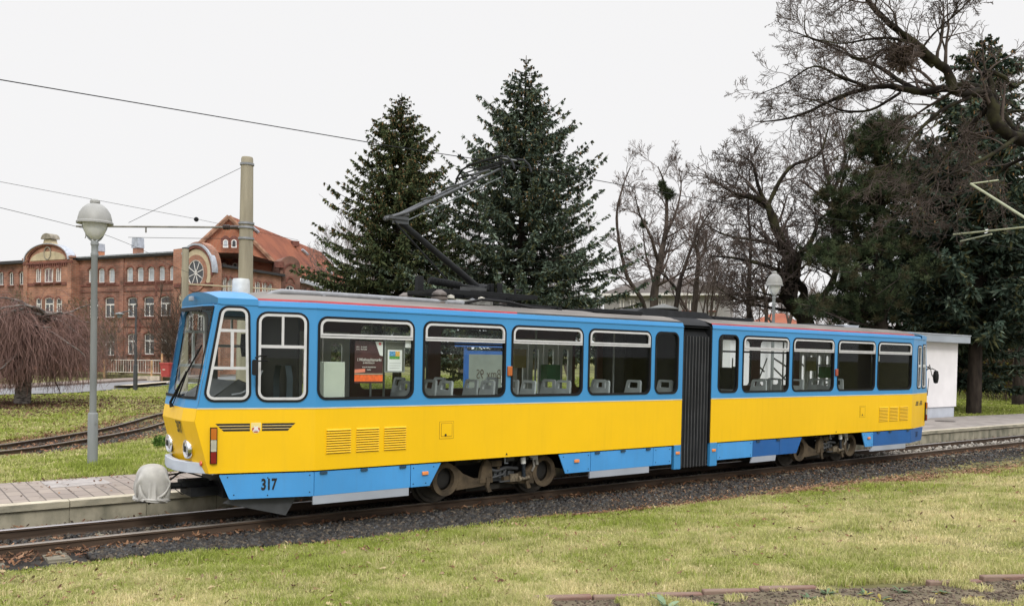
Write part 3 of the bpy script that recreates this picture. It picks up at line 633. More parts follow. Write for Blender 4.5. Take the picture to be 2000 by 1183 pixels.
# the bag: a square sheet draped over a box with a few hundred relaxation steps, then gathered towards its hem
nc_ = 62; sz_ = 1.22; rs_ = sz_/(nc_-1); cxy = np.array([-3.975, 0.0])
gx_, gy_ = np.meshgrid(np.linspace(-sz_/2, sz_/2, nc_), np.linspace(-sz_/2, sz_/2, nc_), indexing='ij'); ca_, sa_ = math.cos(.5), math.sin(.5)
Pc = np.stack([gx_*ca_-gy_*sa_, gx_*sa_+gy_*ca_, np.full_like(gx_, .30)+.012*np.sin(gx_*17+gy_*9)], 2); Vc = np.zeros_like(Pc); bh = np.array([.195, .21, .24])
def relax(P, i0, i1, rest, k):
    d = P[i1]-P[i0]; L = np.linalg.norm(d, axis=2, keepdims=True)+1e-9; c = d*((L-rest)/L)*.5*k; P[i0] += c; P[i1] -= c
S_ = slice
PR = [((S_(0, -1), S_(None)), (S_(1, None), S_(None)), rs_, 1.), ((S_(None), S_(0, -1)), (S_(None), S_(1, None)), rs_, 1.), ((S_(0, -1), S_(0, -1)), (S_(1, None), S_(1, None)), rs_*1.414, .35), ((S_(1, None), S_(0, -1)), (S_(0, -1), S_(1, None)), rs_*1.414, .35),
      ((S_(0, -3), S_(None)), (S_(3, None), S_(None)), rs_*3, .10), ((S_(None), S_(0, -3)), (S_(None), S_(3, None)), rs_*3, .10)]
for it in range(260):
    Pp = Pc.copy(); Vc[:, :, 2] -= .0016; Vc *= .97; Pc = Pc+Vc
    for _ in range(9):
        for q in PR: relax(Pc, *q)
        # rounded collider
        Fq = ((np.abs(Pc)/bh)**2.7).sum(2); m_ = Fq < 1
        if m_.any(): Pc[m_] = Pc[m_]/(np.maximum(Fq[m_], .02)**(1/2.7))[:, None]
        zt_ = np.clip((.20-Pc[:, :, 2])/.42, 0, 1); rm_ = .30-.07*zt_+.5*max(0, 1-it/150); rr2 = np.hypot(Pc[:, :, 0], Pc[:, :, 1]*.93)+1e-9; f_ = np.where(rr2 > rm_, rm_/rr2, 1)
        if it > 30: f_ = 1-(1-f_)*.12*(Pc[:, :, 2] < .17); Pc[:, :, 0] *= f_; Pc[:, :, 1] *= f_
        Pc[:, :, 2] = np.maximum(Pc[:, :, 2], -.24+.03*np.sin(gx_*9))
    Vc = (Pc-Pp)*.9
Pc = Pc+np.array([cxy[0], cxy[1], .535]); ix_ = np.arange(nc_*nc_).reshape(nc_, nc_)
me = bpy.data.meshes.new('coupler_cover'); me.from_pydata([tuple(p) for p in Pc.reshape(-1, 3)], [], [tuple(int(v) for v in q) for q in np.stack([ix_[:-1, :-1].ravel(), ix_[1:, :-1].ravel(), ix_[1:, 1:].ravel(), ix_[:-1, 1:].ravel()], 1)]); me.materials.append(CANVAS)
cv = bpy.data.objects.new('coupler_cover', me); COL.objects.link(cv); cv.parent = tram; cv['label'] = 'creased grey canvas bag over the front coupler'
me.polygons.foreach_set('use_smooth', [True]*len(me.polygons)); me.update(); sb_ = cv.modifiers.new('smooth', 'SUBSURF'); sb_.levels = sb_.render_levels = 1
G().tube([(-3.98, 0, .33), (-3.97, .02, .27), (-4.02, .03, .25)], .012, 6).build('coupler_strap', BLK, tram)
# ---- underframe stand-in: plain black boxes added to block light under the body
ub = G()
for x0, x1, hw_ in ((-3.0, -2.2, .7), (-2.2, -.75, .8), (2.65, 5.0, .8), (5.7, 8.0, .8), (11.6, 13.0, .8), (13.0, 13.9, .7)): ub.b2((x0, -hw_, .34), (x1, hw_, .708))
ub.b2((-2.2, -.85, .71), (13.0, .85, .85)).b2((-3.3, -.66, .71), (-2.2, .66, .85)).b2((13.0, -.66, .71), (14.0, .66, .85))
ub.b2((-.75, .55, .22), (2.65, .75, .70)); ub.b2((8.0, .55, .22), (11.6, .75, .70)); ub.b2((.5, -.3, .16), (1.4, .3, .7)); ub.b2((9.4, -.3, .16), (10.3, .3, .7))  # added blocks that keep the gap behind the bogies black
ub.build('underframe_light_block', M('light_block_black', (.008, .008, .009), .9), tram)
def bogie(x0, detail=True):
    b = bpy.data.objects.new('bogie', None); COL.objects.link(b); b.parent = tram; b.location = (x0, 0, 0)
    def bb(g, nm, mt, bev=0): return g.build(nm, mt, b, bevel=bev)
    for X in (0, 1.9):
        for y in (-.5, .5):
            sgn = -1 if y < 0 else 1
            wv = G().lathe([(.0, -.05), (.35, -.05), (.38, -.045), (.38, -.03), (.345, -.02), (.34, .06), (.30, .062), (.27, .02), (.12, .02), (.10, .08), (0, .08)], (X, y, .345), (0, sgn, 0), 40)
            bb(wv, 'wheel', WHEEL)
        G().tube([(X, -.5, .345), (X, .5, .345)], .06, 12).build('axle', WHEEL, b)
    for y in (-.79,):
        for X, s in ((0, 1), (1.9, -1)):
            out = [(X+.215*math.cos(t), .40+.225*math.sin(t)) for t in [math.radians(a) for a in range(-150 if s > 0 else 10-200, 170 if s > 0 else 150, 15)]]
            ring = [(X+.235*math.cos(math.radians(a)), .40+.25*math.sin(math.radians(a))) for a in range(0, 360, 15)]
            hole = [(X+.155*math.cos(math.radians(a)), .40+.175*math.sin(math.radians(a))) for a in range(0, 360, 15)]
            g = G().slab([ring, hole], lambda u, v, w_: Vector((u, y+w_*-1, v)), -.10)
            g.slab([[(X+s*.20, .22), (X+s*.62, .245), (X+s*.80, .27), (X+s*.80, .36), (X+s*.55, .37), (X+s*.32, .46), (X+s*.16, .60), (X+s*.20, .40)]], lambda u, v, w_: Vector((u, y-.01-w_, v)), -.08)
            g.box((X-s*.25, y-.02, .36), (.09, .07, .12)).box((X+s*.02, y+.02, .66), (.14, .10, .14))
            bb(g, 'axle_box', TAN, .008)
            bb(G().lathe([(0, 0), (.15, 0), (.15, .03), (.10, .05), (0, .05)], (X, y+.06, .40), (0, -1, 0), 24), 'axle_cap', M('axle_black', (.015, .014, .013), .8))
        bb(G().slab([[(.62, .30), (.86, .30), (.83, .58), (.74, .66), (.66, .55)]], lambda u, v, w_: Vector((u, -.84-w_, v)), -.06), 'bracket', TAN, .006)
        g = G().tube([(.66, -.80, .69), (1.12, -.80, .70)], .055, 12).tube([(.60, -.80, .69), (.66, -.80, .69)], .085, 12).tube([(1.12, -.8, .70), (1.16, -.8, .70)], .095, 12)
        bb(g, 'brake_cylinder', M('cylinder_tan', (.055, .047, .030), .8, var=.4))
        bb(G().box((.93, -.86, .585), (.20, .10, .09)).box((.99, -.86, .53), (.05, .05, .09)), 'brake_block', TAN, .006)
        g = G().tube([(.8, -.82, .50), (.95, -.86, .46), (1.15, -.84, .50), (1.4, -.82, .47)], .03, 8).tube([(.72, -.78, .40), (.9, -.85, .36), (1.1, -.85, .40), (1.2, -.82, .50)], .02, 8).box((1.05, -.74, .36), (.62, .1, .14)).box((1.12, -.9, .295), (.26, .03, .02))
        for k in range(5): g.box((.86+k*.09, -.82, .40+.01*math.sin(k*3)), (.05, .06, .10))
        bb(g, 'linkage', DGREY)
        bb(G().b2((1.10, -.88, .60), (1.30, -.70, .80)).b2((1.56, -.85, .60), (1.62, -.76, .75)), 'spring_box', M('box_dark', (.04, .04, .038), .6), .01)
        bb(G().b2((1.09, -.90, .58), (1.105, -.88, .80)).b2((1.09, -.90, .57), (1.16, -.88, .585)), 'edge_strip', GREYP)
        g = G().tube([(1.415, -.93, .80), (1.44, -.93, .54)], .040, 12).tube([(1.44, -.93, .56), (1.455, -.93, .34)], .030, 12)
        bb(g, 'shock_absorber', M('absorber_navy', (.012, .018, .028), .4)); bb(G().tube([(1.428, -.931, .66), (1.438, -.931, .56)], .042, 12), 'absorber_label', WHITEP)
        bb(G().tube([(1.38, -.93, .315), (1.56, -.93, .325)], .032, 12).tube([(1.34, -.93, .315), (1.38, -.93, .315)], .05, 12).box((1.27, -.90, .34), (.16, .05, .12)), 'absorber_mount', M('mount_brass', (.16, .13, .09), .5, var=.5, scale=30), .004)
        bb(G().b2((1.635, -.93, .60), (1.74, -.86, .76)).box((1.60, -.92, .68), (.05, .05, .07)), 'junction_box', M('box_light', (.33, .34, .34), .5), .006)
        bb(G().tube([(1.66, -.9, .60), (1.67, -.92, .50), (1.64, -.9, .42)], .018, 8).tube([(1.73, -.9, .60), (1.735, -.91, .52)], .028, 8), 'hose_fitting', M('fitting_grey', (.2, .19, .17), .5))
        for X, s in ((.74, -1), (1.52, 1)): bb(G().slab([[(X, .38), (X+.07, .38), (X+.05, .25), (X+.10, .16), (X+.03, .15), (X-.01, .24)]], lambda u, v, w_: Vector((u, -.88-w_, v)), -.04), 'brake_shoe', TAN, .004)
        bb(G().b2((.35, -.60, .55), (1.6, .60, .68)).b2((.5, -.7, .15), (1.4, -.5, .24)), 'bogie_frame', M('frame_dirty', (.025, .022, .018), .9))
    return b
b1 = bogie(0); b2_ = bogie(8.9)
text('number_lettering', '26', .11, M('stencil_dark', (.02, .012, .008), .8), b1, (1.55, -.883, .335), ux, uz, .9, ext=.001)
# ---- bellows
g = G(); n_f = 9; xs = np.linspace(XE+.02, XR-.02, n_f*2+1); secs = []
for i, X in enumerate(xs):
    d = 1.045 if i % 2 else .93
    t = d-1.045+1
    pr = [(-d, .28), (-d, 2.70), (-d+.12, 2.84), (0, 2.93), (d-.12, 2.84), (d, 2.70), (d, .28)]
    secs.append([Vector((X, y, z)) for y, z in pr])
be = g.loft(secs, False).build('bellows', BELLM, tram, smooth=0)
g = G()
for i, X in enumerate(xs):
    if i % 2: g.b2((X-.006, -1.062, .27), (X+.006, -1.043, 2.70))
g.build('bellows_rib', BELLR, be)
G().b2((XE, -1.03, 2.86), (XR, 1.03, 2.875)).build('bellows_top', BLKM, tram)
G().b2((XE-.02, -.90, .84), (XR+.02, .90, .90)).build('gangway_floor', FLOORM, tram)
for X in (XE-.004, XR-.03):
    g = G().slab([[(-1.09, .705), (1.09, .705), (1.09, 2.86), (.9, 2.98), (0, 3.06), (-.9, 2.98), (-1.09, 2.86)], [(-.42, .91), (.42, .91), (.42, 2.75), (-.42, 2.75)]], lambda u, v, w_: Vector((X-w_, u, v)), .034); g.build('end_wall', BLKM, tram)
# ---- roof gear
def onroof(x, y): return rz(y, 1.05)
dr = G().lathe([(0, 0), (.125, 0), (.125, .03), (.118, .03), (.115, .20), (.105, .225), (0, .235)], (-2.865, -.08, 3.035), (0, 0, 1), 28).build('roof_drum', M('drum_white', (.58, .60, .60), .5, var=.15, scale=10), tram)
G().tube([(-2.70, -.55, 3.01), (-2.60, -.56, 3.06), (-2.50, -.6, 3.085), (-1.2, -.6, 3.085), (.45, -.6, 3.08)], [.02, .035, .037, .037, .035], 12).build('roof_pipe', PIPE, tram)
G().tube([(.45, -.6, 3.08), (.60, -.6, 3.11), (.80, -.6, 3.155), (1.3, -.62, 3.14), (1.8, -.6, 3.075), (2.25, -.55, 3.07)], .022, 10).tube([(.8, -.5, 3.08), (1.0, -.5, 3.12), (1.4, -.5, 3.08)], .014, 8).build('roof_cable', BLK, tram)
for x in (-1.9, -1.0, .1, .4): G().box((x, -.6, 3.055), (.04, .12, .04)).build('pipe_clamp', PIPE, tram)
for x in (.06, 2.1):
    for y in (-.52, .52):
        g = G().lathe([(0, 0), (.13, 0), (.13, .06), (.09, .07), (.13, .09), (.13, .13), (.08, .15), (.12, .165), (.11, .20), (.04, .25), (0, .25)], (x, y, 3.02), (0, 0, 1), 24)
        if x < 1 or y > 0: g.build('insulator', M('insulator_brown', (.12, .10, .09), .5, var=.5, stretch=(1, 1, 12), scale=3), tram)
G().b2((.10, -.66, 3.03), (.9, -.50, 3.05)).lathe([(0, 0), (.05, 0), (.05, .03), (0, .05)], (.72, -.45, 3.13)).build('roof_bracket', PIPE, tram)
G().b2((.35, -.55, 3.08), (1.05, -.40, 3.14)).build('arrester', M('arrester_white', (.45, .45, .43), .6, var=.4, scale=12), tram)
for x, y in ((.28, -.5), (.86, -.5)): G().lathe([(0, 0), (.06, 0), (.055, .04), (0, .06)], (x, y, 3.15), (0, 0, 1), 16).build('roof_knob', M('knob_cream', (.5, .48, .42), .5), tram)
# pantograph
pg = bpy.data.objects.new('pantograph', None); COL.objects.link(pg); pg.parent = tram
def pp(g, nm, mt=BLKM, **k): return g.build(nm, mt, pg, **k)
g = G()
for y in (-.42, .42): g.box((1.05, y, 3.26), (2.0, .05, .07))
for x in (.06, 1.15, 2.04): g.box((x, 0, 3.26), (.06, .84, .06))
g.box((1.22, -.25, 3.36), (.05, .10, .18)).box((1.22, .25, 3.36), (.05, .10, .18)).box((1.30, -.38, 3.36), (.10, .03, .20)).box((1.62, -.38, 3.33), (.03, .03, .12)).box((1.70, -.38, 3.37), (.14, .02, .03))
g.box((-.20, -.35, 3.36), (.10, .10, .22)).box((1.9, -.5, 3.08), (1.0, .08, .10)).box((2.42, -.5, 3.03), (.08, .2, .16))
pp(g, 'base_frame', bevel=.004)
g = G()
for k in range(22): g.lathe([(.055, 0), (.062, .008), (.055, .016)], (.02+k*.026, -.30, 3.42-.002*k), (1, 0, -.08), 12)
g.tube([(0, -.30, 3.42), (.62, -.30, 3.375)], .045, 10).tube([(.6, -.3, 3.38), (1.15, -.25, 3.36)], .02, 8)
for k in range(12): g.lathe([(.04, 0), (.048, .008), (.04, .016)], (.68+k*.024, -.12, 3.37), (1, 0, 0), 10)
pp(g, 'spring')
pp(G().box((.9, -.3, 3.34), (.34, .08, .05)).box((.65, -.25, 3.33), (.2, .2, .06)), 'actuator', DGREY)
knee = Vector((-.42, 0, 4.36)); hinge = Vector((1.12, 0, 3.40))
pp(G().tube([hinge+Vector((.18, 0, 0)), hinge, hinge+(knee-hinge)*.06, hinge+(knee-hinge)*.95], [.058, .058, .055, .048], 16).tube([(1.12, -.3, 3.38), (1.12, .3, 3.38)], .035, 10), 'lower_arm')
pp(G().tube([(.55, -.12, 3.38), (-.50, -.08, 4.30)], .016, 8), 'control_rod')
hd = Vector((1.34, 0, 5.40))
g = G()
for y in (-.11, .11): g.tube([(-.62, y*.35, 4.34), (-.30, y*.9, 4.46), (hd.x, y*2.6, hd.z-.06)], [.026, .026, .019], 10)
g.box((-.42, 0, 4.37), (.34, .16, .05)).box((-.35, 0, 4.32), (.24, .10, .07)).tube([(-.62, 0, 4.325), (-.25, -.09, 4.43)], .018, 8)
for t in (.38, .62, .9): p = Vector((-.62, 0, 4.34)).lerp(hd, t); g.tube([(p.x, -.11-.16*t, p.z), (p.x, .11+.16*t, p.z)], .018, 8)
pp(g, 'upper_arm', M('arm_grey', (.06, .066, .075), .4, var=.2))
pp(G().tube([(-.22, 0, 4.36), (1.52, -.05, 5.26)], .010, 6), 'stay_rod', M('rod_grey', (.16, .18, .19), .5))
for X in (1.20, 1.54):
    g = G().tube([(X, -.86, 5.22), (X, -.80, 5.34), (X, -.66, 5.45), (X, -.45, 5.49), (X, .45, 5.49), (X, .66, 5.45), (X, .80, 5.34), (X, .86, 5.22)], .017, 8)
    g.b2((X-.02, -.5, 5.49), (X+.02, .5, 5.51)); pp(g, 'collector_strip')
g = G()
for y in (-.45, 0, .45): g.tube([(1.20, y, 5.46), (1.54, y, 5.46)], .012, 6)
g.tube([(1.34, -.3, 5.38), (1.34, .3, 5.38)], .022, 8).tube([(1.34, -.3, 5.38), (1.2, -.45, 5.44), (1.2, -.6, 5.36)], .012, 6).tube([(1.34, .3, 5.38), (1.25, .6, 5.34), (1.2, .84, 5.32)], .016, 6).tube([(1.2, .6, 5.38), (1.2, -.5, 5.40)], .012, 6).tube([(1.0, .35, 5.28), (1.25, .7, 5.30)], .014, 6).tube([(1.34, -.3, 5.38), (1.34, -.34, 5.2)], .014, 6)
pp(g, 'collector_frame')
pp(G().tube([(1.20, -.47, 5.47), (1.54, -.47, 5.47)], .012, 6), 'collector_link', PIPE)
# articulation hood and roof vents
g = G().loft([[Vector((x, y, z)) for y, z in ((-.62, 3.03), (-.58, 3.03+h), (.58, 3.03+h), (.62, 3.03))] for x, h in ((4.05, .02), (4.42, .165), (6.15, .155), (6.42, .02))], False)
g.build('articulation_hood', BLKM, tram, smooth=20)
G().b2((3.1, -.7, 3.055), (4.3, .6, 3.125)).build('roof_box', BLKM, tram, bevel=.01)
G().b2((6.4, -.6, 3.06), (7.6, .6, 3.13)).build('roof_box', BLKM, tram, bevel=.01)
G().b2((9.9, -.4, 3.06), (11.2, .4, 3.115)).build('roof_box', DGREY, tram, bevel=.01)
G().b2((11.2, -.45, 3.06), (11.75, .45, 3.135)).build('roof_vent', GREYP, tram, bevel=.01)
G().lathe([(0, .12), (.04, .11), (.30, .03), (.30, .01), (.12, -.02), (.12, -.12), (0, -.12)], (5.30, -.25, 3.21), (0, 0, 1), 24).build('roof_ventilator', M('vent_grey', (.11, .115, .11), .6), tram)
G().loft([[Vector((x, y, z)) for y, z in ((-1.05, 2.90), (-.9, 3.0), (-.5, 3.09), (.5, 3.09), (.9, 3.0), (1.05, 2.90))] for x in (XE-.05, XR+.03)], False).build('bellows_roof', BLKM, tram)
# clothes and papers glimpsed in the cab
G().loft([[Vector((-3.02+dx, y, z)) for y, z in ((-.72, 2.50), (-.70, 2.26), (-.58, 2.20), (-.52, 2.34), (-.55, 2.50))] for dx in (0, .12)]).build('cab_speaker', BLK, tram)
G().b2((-3.02, .75, 1.3), (-2.9, .8, 2.6)).build('far_door_post', DGREY, tram)
G().tube([(-2.75, -.62, 2.02), (-2.85, -.65, 1.82), (-3.05, -.66, 1.72), (-3.15, -.6, 1.70)], .012, 8).build('microphone_cable', PIPE, tram)
# ================================================================== GROUND, TRACKS, PLATFORM
GRASSC = M('soil_grass', (.26, .26, .10), .95, col2=(.10, .085, .045), scale=1.2, detail=10, bump=.6, bscale=60, spec=.1)
BALE = [(-12, -1.0), (-5.2, -1.1), (-4.4, -1.3), (-3.7, -1.5), (-1.9, -1.85), (.5, -2.0), (2.9, -2.6), (8.4, -3.0), (12.9, -3.7), (20, -4.3), (45, -5.5)]
def bale(x): return np.interp(x, [p[0] for p in BALE], [p[1] for p in BALE])
def platback(x): return np.interp(x, [-12, 5, 26, 31, 60], [3.25, 3.6, 4.3, 4.0, 3.4])
def gz(x, y):
    x = np.asarray(x, float); y = np.asarray(y, float)
    near = np.interp(y, [-14, -9, -6.5, -4, -2.4, -1.5, -1.0], [.62, .5, .36, .12, -.06, -.12, -.17])
    far = np.where(y > 1.1, np.where(y < platback(x)+.02, -.2, np.interp(y, [3.3, 3.6, 5, 9, 11, 40, 400], [.08, .14, .10, -.08, -.12, -.06, -.06])), -.17)
    z = np.where(y < -1.0, near, far)
    dd_ = np.hypot(x-CAM[0], y-CAM[1]); z = z+1.25*np.clip((dd_-62)/40, 0, 1)*np.clip((x-22)/12, 0, 1)*(y < 200)
    return z+np.where((y < bale(x)-.2) | (y > 5), .018*np.sin(x*2.1+y*1.3)*np.sin(y*1.7-x*.9), 0)
xs_ = np.unique(np.concatenate([np.linspace(-400, -30, 10), np.linspace(-30, 70, 130), np.linspace(70, 700, 14)])); ys_ = np.unique(np.concatenate([np.linspace(-150, -20, 6), np.linspace(-20, 60, 260), np.linspace(60, 900, 22)]))
XX, YY = np.meshgrid(xs_, ys_, indexing='ij'); ZZ = gz(XX, YY); nx_, ny_ = XX.shape
V = np.stack([XX.ravel(), YY.ravel(), ZZ.ravel()], 1); I = np.arange(nx_*ny_).reshape(nx_, ny_)
F = np.stack([I[:-1, :-1].ravel(), I[1:, :-1].ravel(), I[1:, 1:].ravel(), I[:-1, 1:].ravel()], 1)
tag(npmesh('ground', V, F, GRASSC, smooth=True), kind='structure')
# trackbed under the stones
tbm = M('trackbed_soil', (.030, .026, .022), .95, var=.5, scale=6, bump=.5)
bx = np.linspace(-14, 60, 90); top = []
g = G(); g.loft([[Vector((x, float(bale(x))-.05, float(gz(x, bale(x)-.05))+.01)), Vector((x, float(bale(x))*.5-.5, -.15)), Vector((x, 1.13, -.15))] for x in bx], False)
tag(g.build('trackbed', tbm), kind='structure')
# --- rails
RAILM = M('rail_rust', (.075, .050, .034), .75, var=.4, scale=5, stretch=(.3, 1, 3), spec=.3); RAILH = M('rail_head', (.26, .225, .19), .38, metal=.6, var=.3, scale=2, stretch=(.4, 6, 1))
RAILH2 = M('rail_head_worn', (.46, .44, .44), .3, metal=.8, var=.15, scale=2, stretch=(.4, 6, 1))
SLP = M('sleeper_concrete', (.22, .20, .15), .9, var=.35, scale=7, bump=.4)
def rail(path, parent, hm=RAILH):
    prof = [(-.065, -.150), (-.065, -.138), (-.012, -.118), (-.012, -.04), (-.034, -.03), (-.034, -.006)]
    full = prof+[(-y, z) for y, z in reversed(prof)]
    def secs(pr):
        out = []
        for i, p in enumerate(path):
            d = (Vector(path[min(i+1, len(path)-1)])-Vector(path[max(i-1, 0)])).normalized(); nn = Vector((-d.y, d.x, 0))
            out.append([Vector(p)+nn*y+Vector((0, 0, z)) for y, z in pr])
        return out
    r = G().loft(secs(full), False).build('rail', RAILM, parent, smooth=25)
    G().loft(secs([(-.035, -.007), (-.030, 0), (.030, 0), (.035, -.007)]), False).build('rail_head', hm, r, smooth=0)
tk = empty('tram_track', 'straight pair of rusty rails the tram stands on beside the platform', 'tram track', (0, 0, 0))
for y, hm in ((-.5, RAILH), (.5, RAILH2)): rail([(x, y, 0) for x in (-20, -8, 0, 12, 40, 120)], tk, hm)
g = G()
xi = np.arange(-11.7, 34, .65)
for i, x in enumerate(xi): 
    if i < 71: 
        b = G().box((x, 0, -.172), (.25, 1.98, .07)).box((x, -.60, -.125), (.14, .10, .03)).box((x, -.40, -.125), (.14, .10, .03)).box((x+random.uniform(-.02, .02), -.90, -.135), (.22, .17, .055)); b.build('sleeper', SLP, tk, bevel=.01)
# side track
ctr = [(-12, 4.9), (-9, 7.3), (-6.5, 9.2), (-4.63, 10.2), (-3.5, 11.3), (-2.42, 12.5), (-1.2, 14.1), (-.1, 16.0), (1.05, 18.2), (2.9, 21.2), (5.2, 24.5), (8, 28), (11.5, 31.4)]
def smoothpath(p, n=4):
    out = []; P = [Vector((a[0], a[1], a[2] if len(a) > 2 else 0)) for a in p]
    for i in range(len(P)-1):
        p0, p1, p2, p3 = P[max(i-1, 0)], P[i], P[i+1], P[min(i+2, len(P)-1)]
        for k in range(n):
            t = k/n; out.append(.5*((2*p1)+(-p0+p2)*t+(2*p0-5*p1+4*p2-p3)*t*t+(-p0+3*p1-3*p2+p3)*t**3))
    out.append(P[-1]); return out
cp_ = smoothpath(ctr)
def offs(path, d):
    out = []
    for i, p in enumerate(path):
        t = (path[min(i+1, len(path)-1)]-path[max(i-1, 0)]).normalized(); out.append(p+Vector((-t.y, t.x, 0))*d)
    return out
tk2 = empty('tram_track', 'curved rusty side track swinging away behind the grey street lamp', 'tram track')
rail(offs(cp_, .5), tk2); rail(offs(cp_, -.5), tk2)
for i in range(4, len(cp_)-1, 1):
    p = cp_[i]; t = (cp_[i+1]-cp_[i-1]).normalized(); R = Matrix.Rotation(math.atan2(t.y, t.x), 3, 'Z')
    G().box((p.x, p.y, -.15), (.25, 1.9, .07), R).build('sleeper', SLP, tk2, bevel=.01)
tag(G().loft([[a+Vector((0, 0, z)) for a, z in ((q[0], -.13), (q[1], -.115), (q[2], -.115), (q[3], -.13))] for q in zip(offs(cp_, -1.0), offs(cp_, -.7), offs(cp_, .7), offs(cp_, 1.0))], False).build('side_trackbed', M('side_bed_soil', (.085, .07, .05), .95, var=.5, scale=3, bump=.6, bscale=50)), kind='structure')
# --- platform
PAV = brickmat('platform_pavers', (.34, .285, .24), (.28, .235, .205), (.12, .10, .085), bw=.40, rh=.20, ms=.010, axis='yx', dirt=.22)
CONC = M('kerb_concrete', (.36, .33, .25), .9, col2=(.20, .19, .145), scale=3, detail=10, bump=.3, bscale=30, thr=(.3, .6), stretch=(1, 1, 2))
CONB = M('kerb_base_concrete', (.36, .33, .25), .9, col2=(.17, .165, .12), scale=4, detail=10, bump=.3, bscale=30, thr=(.35, .6), stretch=(1, 1, .5))
CONT = M('kerb_top', (.52, .47, .36), .9, var=.2, scale=6, bump=.2)
def pz(x): return float(np.interp(x, [-12, -3, 18, 60], [.165, .185, .25, .25]))
px_ = list(np.linspace(-14, 6, 12)); px2 = list(np.linspace(6, 60, 30))
def plat(xs, mat, name): 
    return tag(G().loft([[Vector((x, 1.33, pz(x)-.002)), Vector((x, 2.3, pz(x))), Vector((x, float(platback(x)), pz(x)-.01)), Vector((x, float(platback(x))+.02, pz(x)-.2))] for x in xs], False).build(name, mat), kind='structure')
plat(px_, PAV, 'platform'); plat(px2, M('platform_asphalt', (.29, .26, .235), .9, var=.25, scale=2.5, detail=9, bump=.15, bscale=80), 'platform_pavement')
k1 = G(); k2 = G(); k3 = G()
for i in range(-14, 60):
    x0, x1 = i+.254, i+1.25-.004; z = pz(i)
    k1.b2((x0, 1.15, z-.085), (x1, 1.33, z+.004)); k3.b2((x0, 1.152, z+.004), (x1, 1.34, z+.007)); k2.b2((x0, 1.20, -.24), (x1, 1.33, z-.105))
k2.b2((-14, 1.215, z-.3), (60, 1.32, z-.14))
tag(k1.build('platform_kerb', CONC, None, bevel=.006), kind='structure'); tag(k2.build('platform_kerb_base', CONB), kind='structure'); tag(k3.build('platform_kerb_top', CONT), kind='structure')
tag(G().slab([[(-4.82, 3.15), (-4.80, 2.45), (-3.93, 2.52), (-3.99, 3.2)]], lambda u, v, w_: Vector((u, v, .187+w_)), .03).build('metal_cover_plate', M('cover_steel', (.36, .33, .31), .7, var=.2, scale=8)), 'pale rectangular cover plate let into the platform pavers by the lamp', 'cover plate')
tag(G().lathe([(0, 0), (.33, 0), (.33, .012), (0, .014)], (23.2, 3.1, .248), (0, 0, 1), 20).build('manhole_cover', M('manhole_iron', (.10, .085, .075), .8, var=.3, scale=12)), 'dark round manhole cover in the platform near the white shelter', 'manhole cover')
# --- stones
def stones(n, fx, fy, fz, s0, s1, name, mat, cols):
    x, y = fx(n), None; y = fy(x); z = fz(x, y)
    base = np.array([(-1, -1, -1), (1, -1, -1), (1, 1, -1), (-1, 1, -1), (-1, -1, 1), (1, -1, 1), (1, 1, 1), (-1, 1, 1)], float)*.58
    k = len(x); P = base[None]*(1+rng.normal(0, .28, (k, 8, 3))); P *= (rng.uniform(.6, 1.25, (k, 1, 3))*np.array([1, 1, .7])); P *= rng.uniform(s0, s1, (k, 1, 1))
    A = rng.normal(0, 1, (k, 3, 3)); Q, _ = np.linalg.qr(A); P = np.einsum('kij,kvj->kvi', Q, P)
    P += np.stack([x, y, z], 1)[:, None]
    fb = np.array([(0, 3, 2, 1), (4, 5, 6, 7), (0, 1, 5, 4), (1, 2, 6, 5), (2, 3, 7, 6), (3, 0, 4, 7)]); Fc = (fb[None]+8*np.arange(k)[:, None, None]).reshape(-1, 4)
    c = np.array(cols)[rng.integers(0, len(cols), k)]*rng.uniform(.5, 1.3, (k, 1)); return tag(npmesh(name, P.reshape(-1, 3), Fc, mat, col=np.repeat(c, 8, 0)), kind='stuff')
STN = M('ballast_stone', (.9, .9, .9), .7, var=.35, scale=40, attr=True, spec=.4, bump=.2, bscale=90)
sc_ = [(.030, .029, .028), (.055, .053, .050), (.022, .021, .021), (.085, .080, .072), (.050, .038, .029), (.062, .063, .064), (.028, .027, .026), (.065, .052, .038), (.13, .105, .075)]
def dens_x(n, a, b, p=1.5):
    u = rng.uniform(0, 1, n); d0 = 4.0; return a+d0*((1+(b-a)/d0)**u-1)
stones(34000, lambda n: dens_x(n, -4.9, 34), lambda x: rng.uniform(0, 1, len(x))**.8*(bale(x)+.62)*1.0-.62+rng.normal(0, .04, len(x)), lambda x, y: np.interp(y, [-6, -1.3, -.62], [-.03, -.115, -.14])+np.maximum(0, gz(x, y)+.06)*.8+rng.uniform(0, .015, len(x)), .026, .052, 'gravel', STN, sc_)
stones(240, lambda n: dens_x(n, -4.9, 34), lambda x: rng.uniform(0, 1, len(x))*(bale(x)+.7)-.7, lambda x, y: np.interp(y, [-6, -1.3, -.62], [-.0, -.09, -.12]), .012, .022, 'gravel', STN, [(.5, .5, .5), (.3, .3, .3)])
stones(9000, lambda n: dens_x(n, -10, 34), lambda x: rng.uniform(-.44, .44, len(x)), lambda x, y: -.135+0*x, .02, .038, 'gravel', STN, sc_+[(.09, .07, .05)]*3)
stones(3500, lambda n: dens_x(n, -10, 40), lambda x: rng.uniform(.56, 1.17, len(x)), lambda x, y: -.13+0*x, .02, .04, 'gravel', STN, sc_)
stones(900, lambda n: rng.uniform(13, 30, n), lambda x: rng.uniform(-.4, .42, len(x)), lambda x, y: -.11+0*x, .03, .07, 'rubble', STN, [(.45, .42, .37), (.35, .31, .26)])
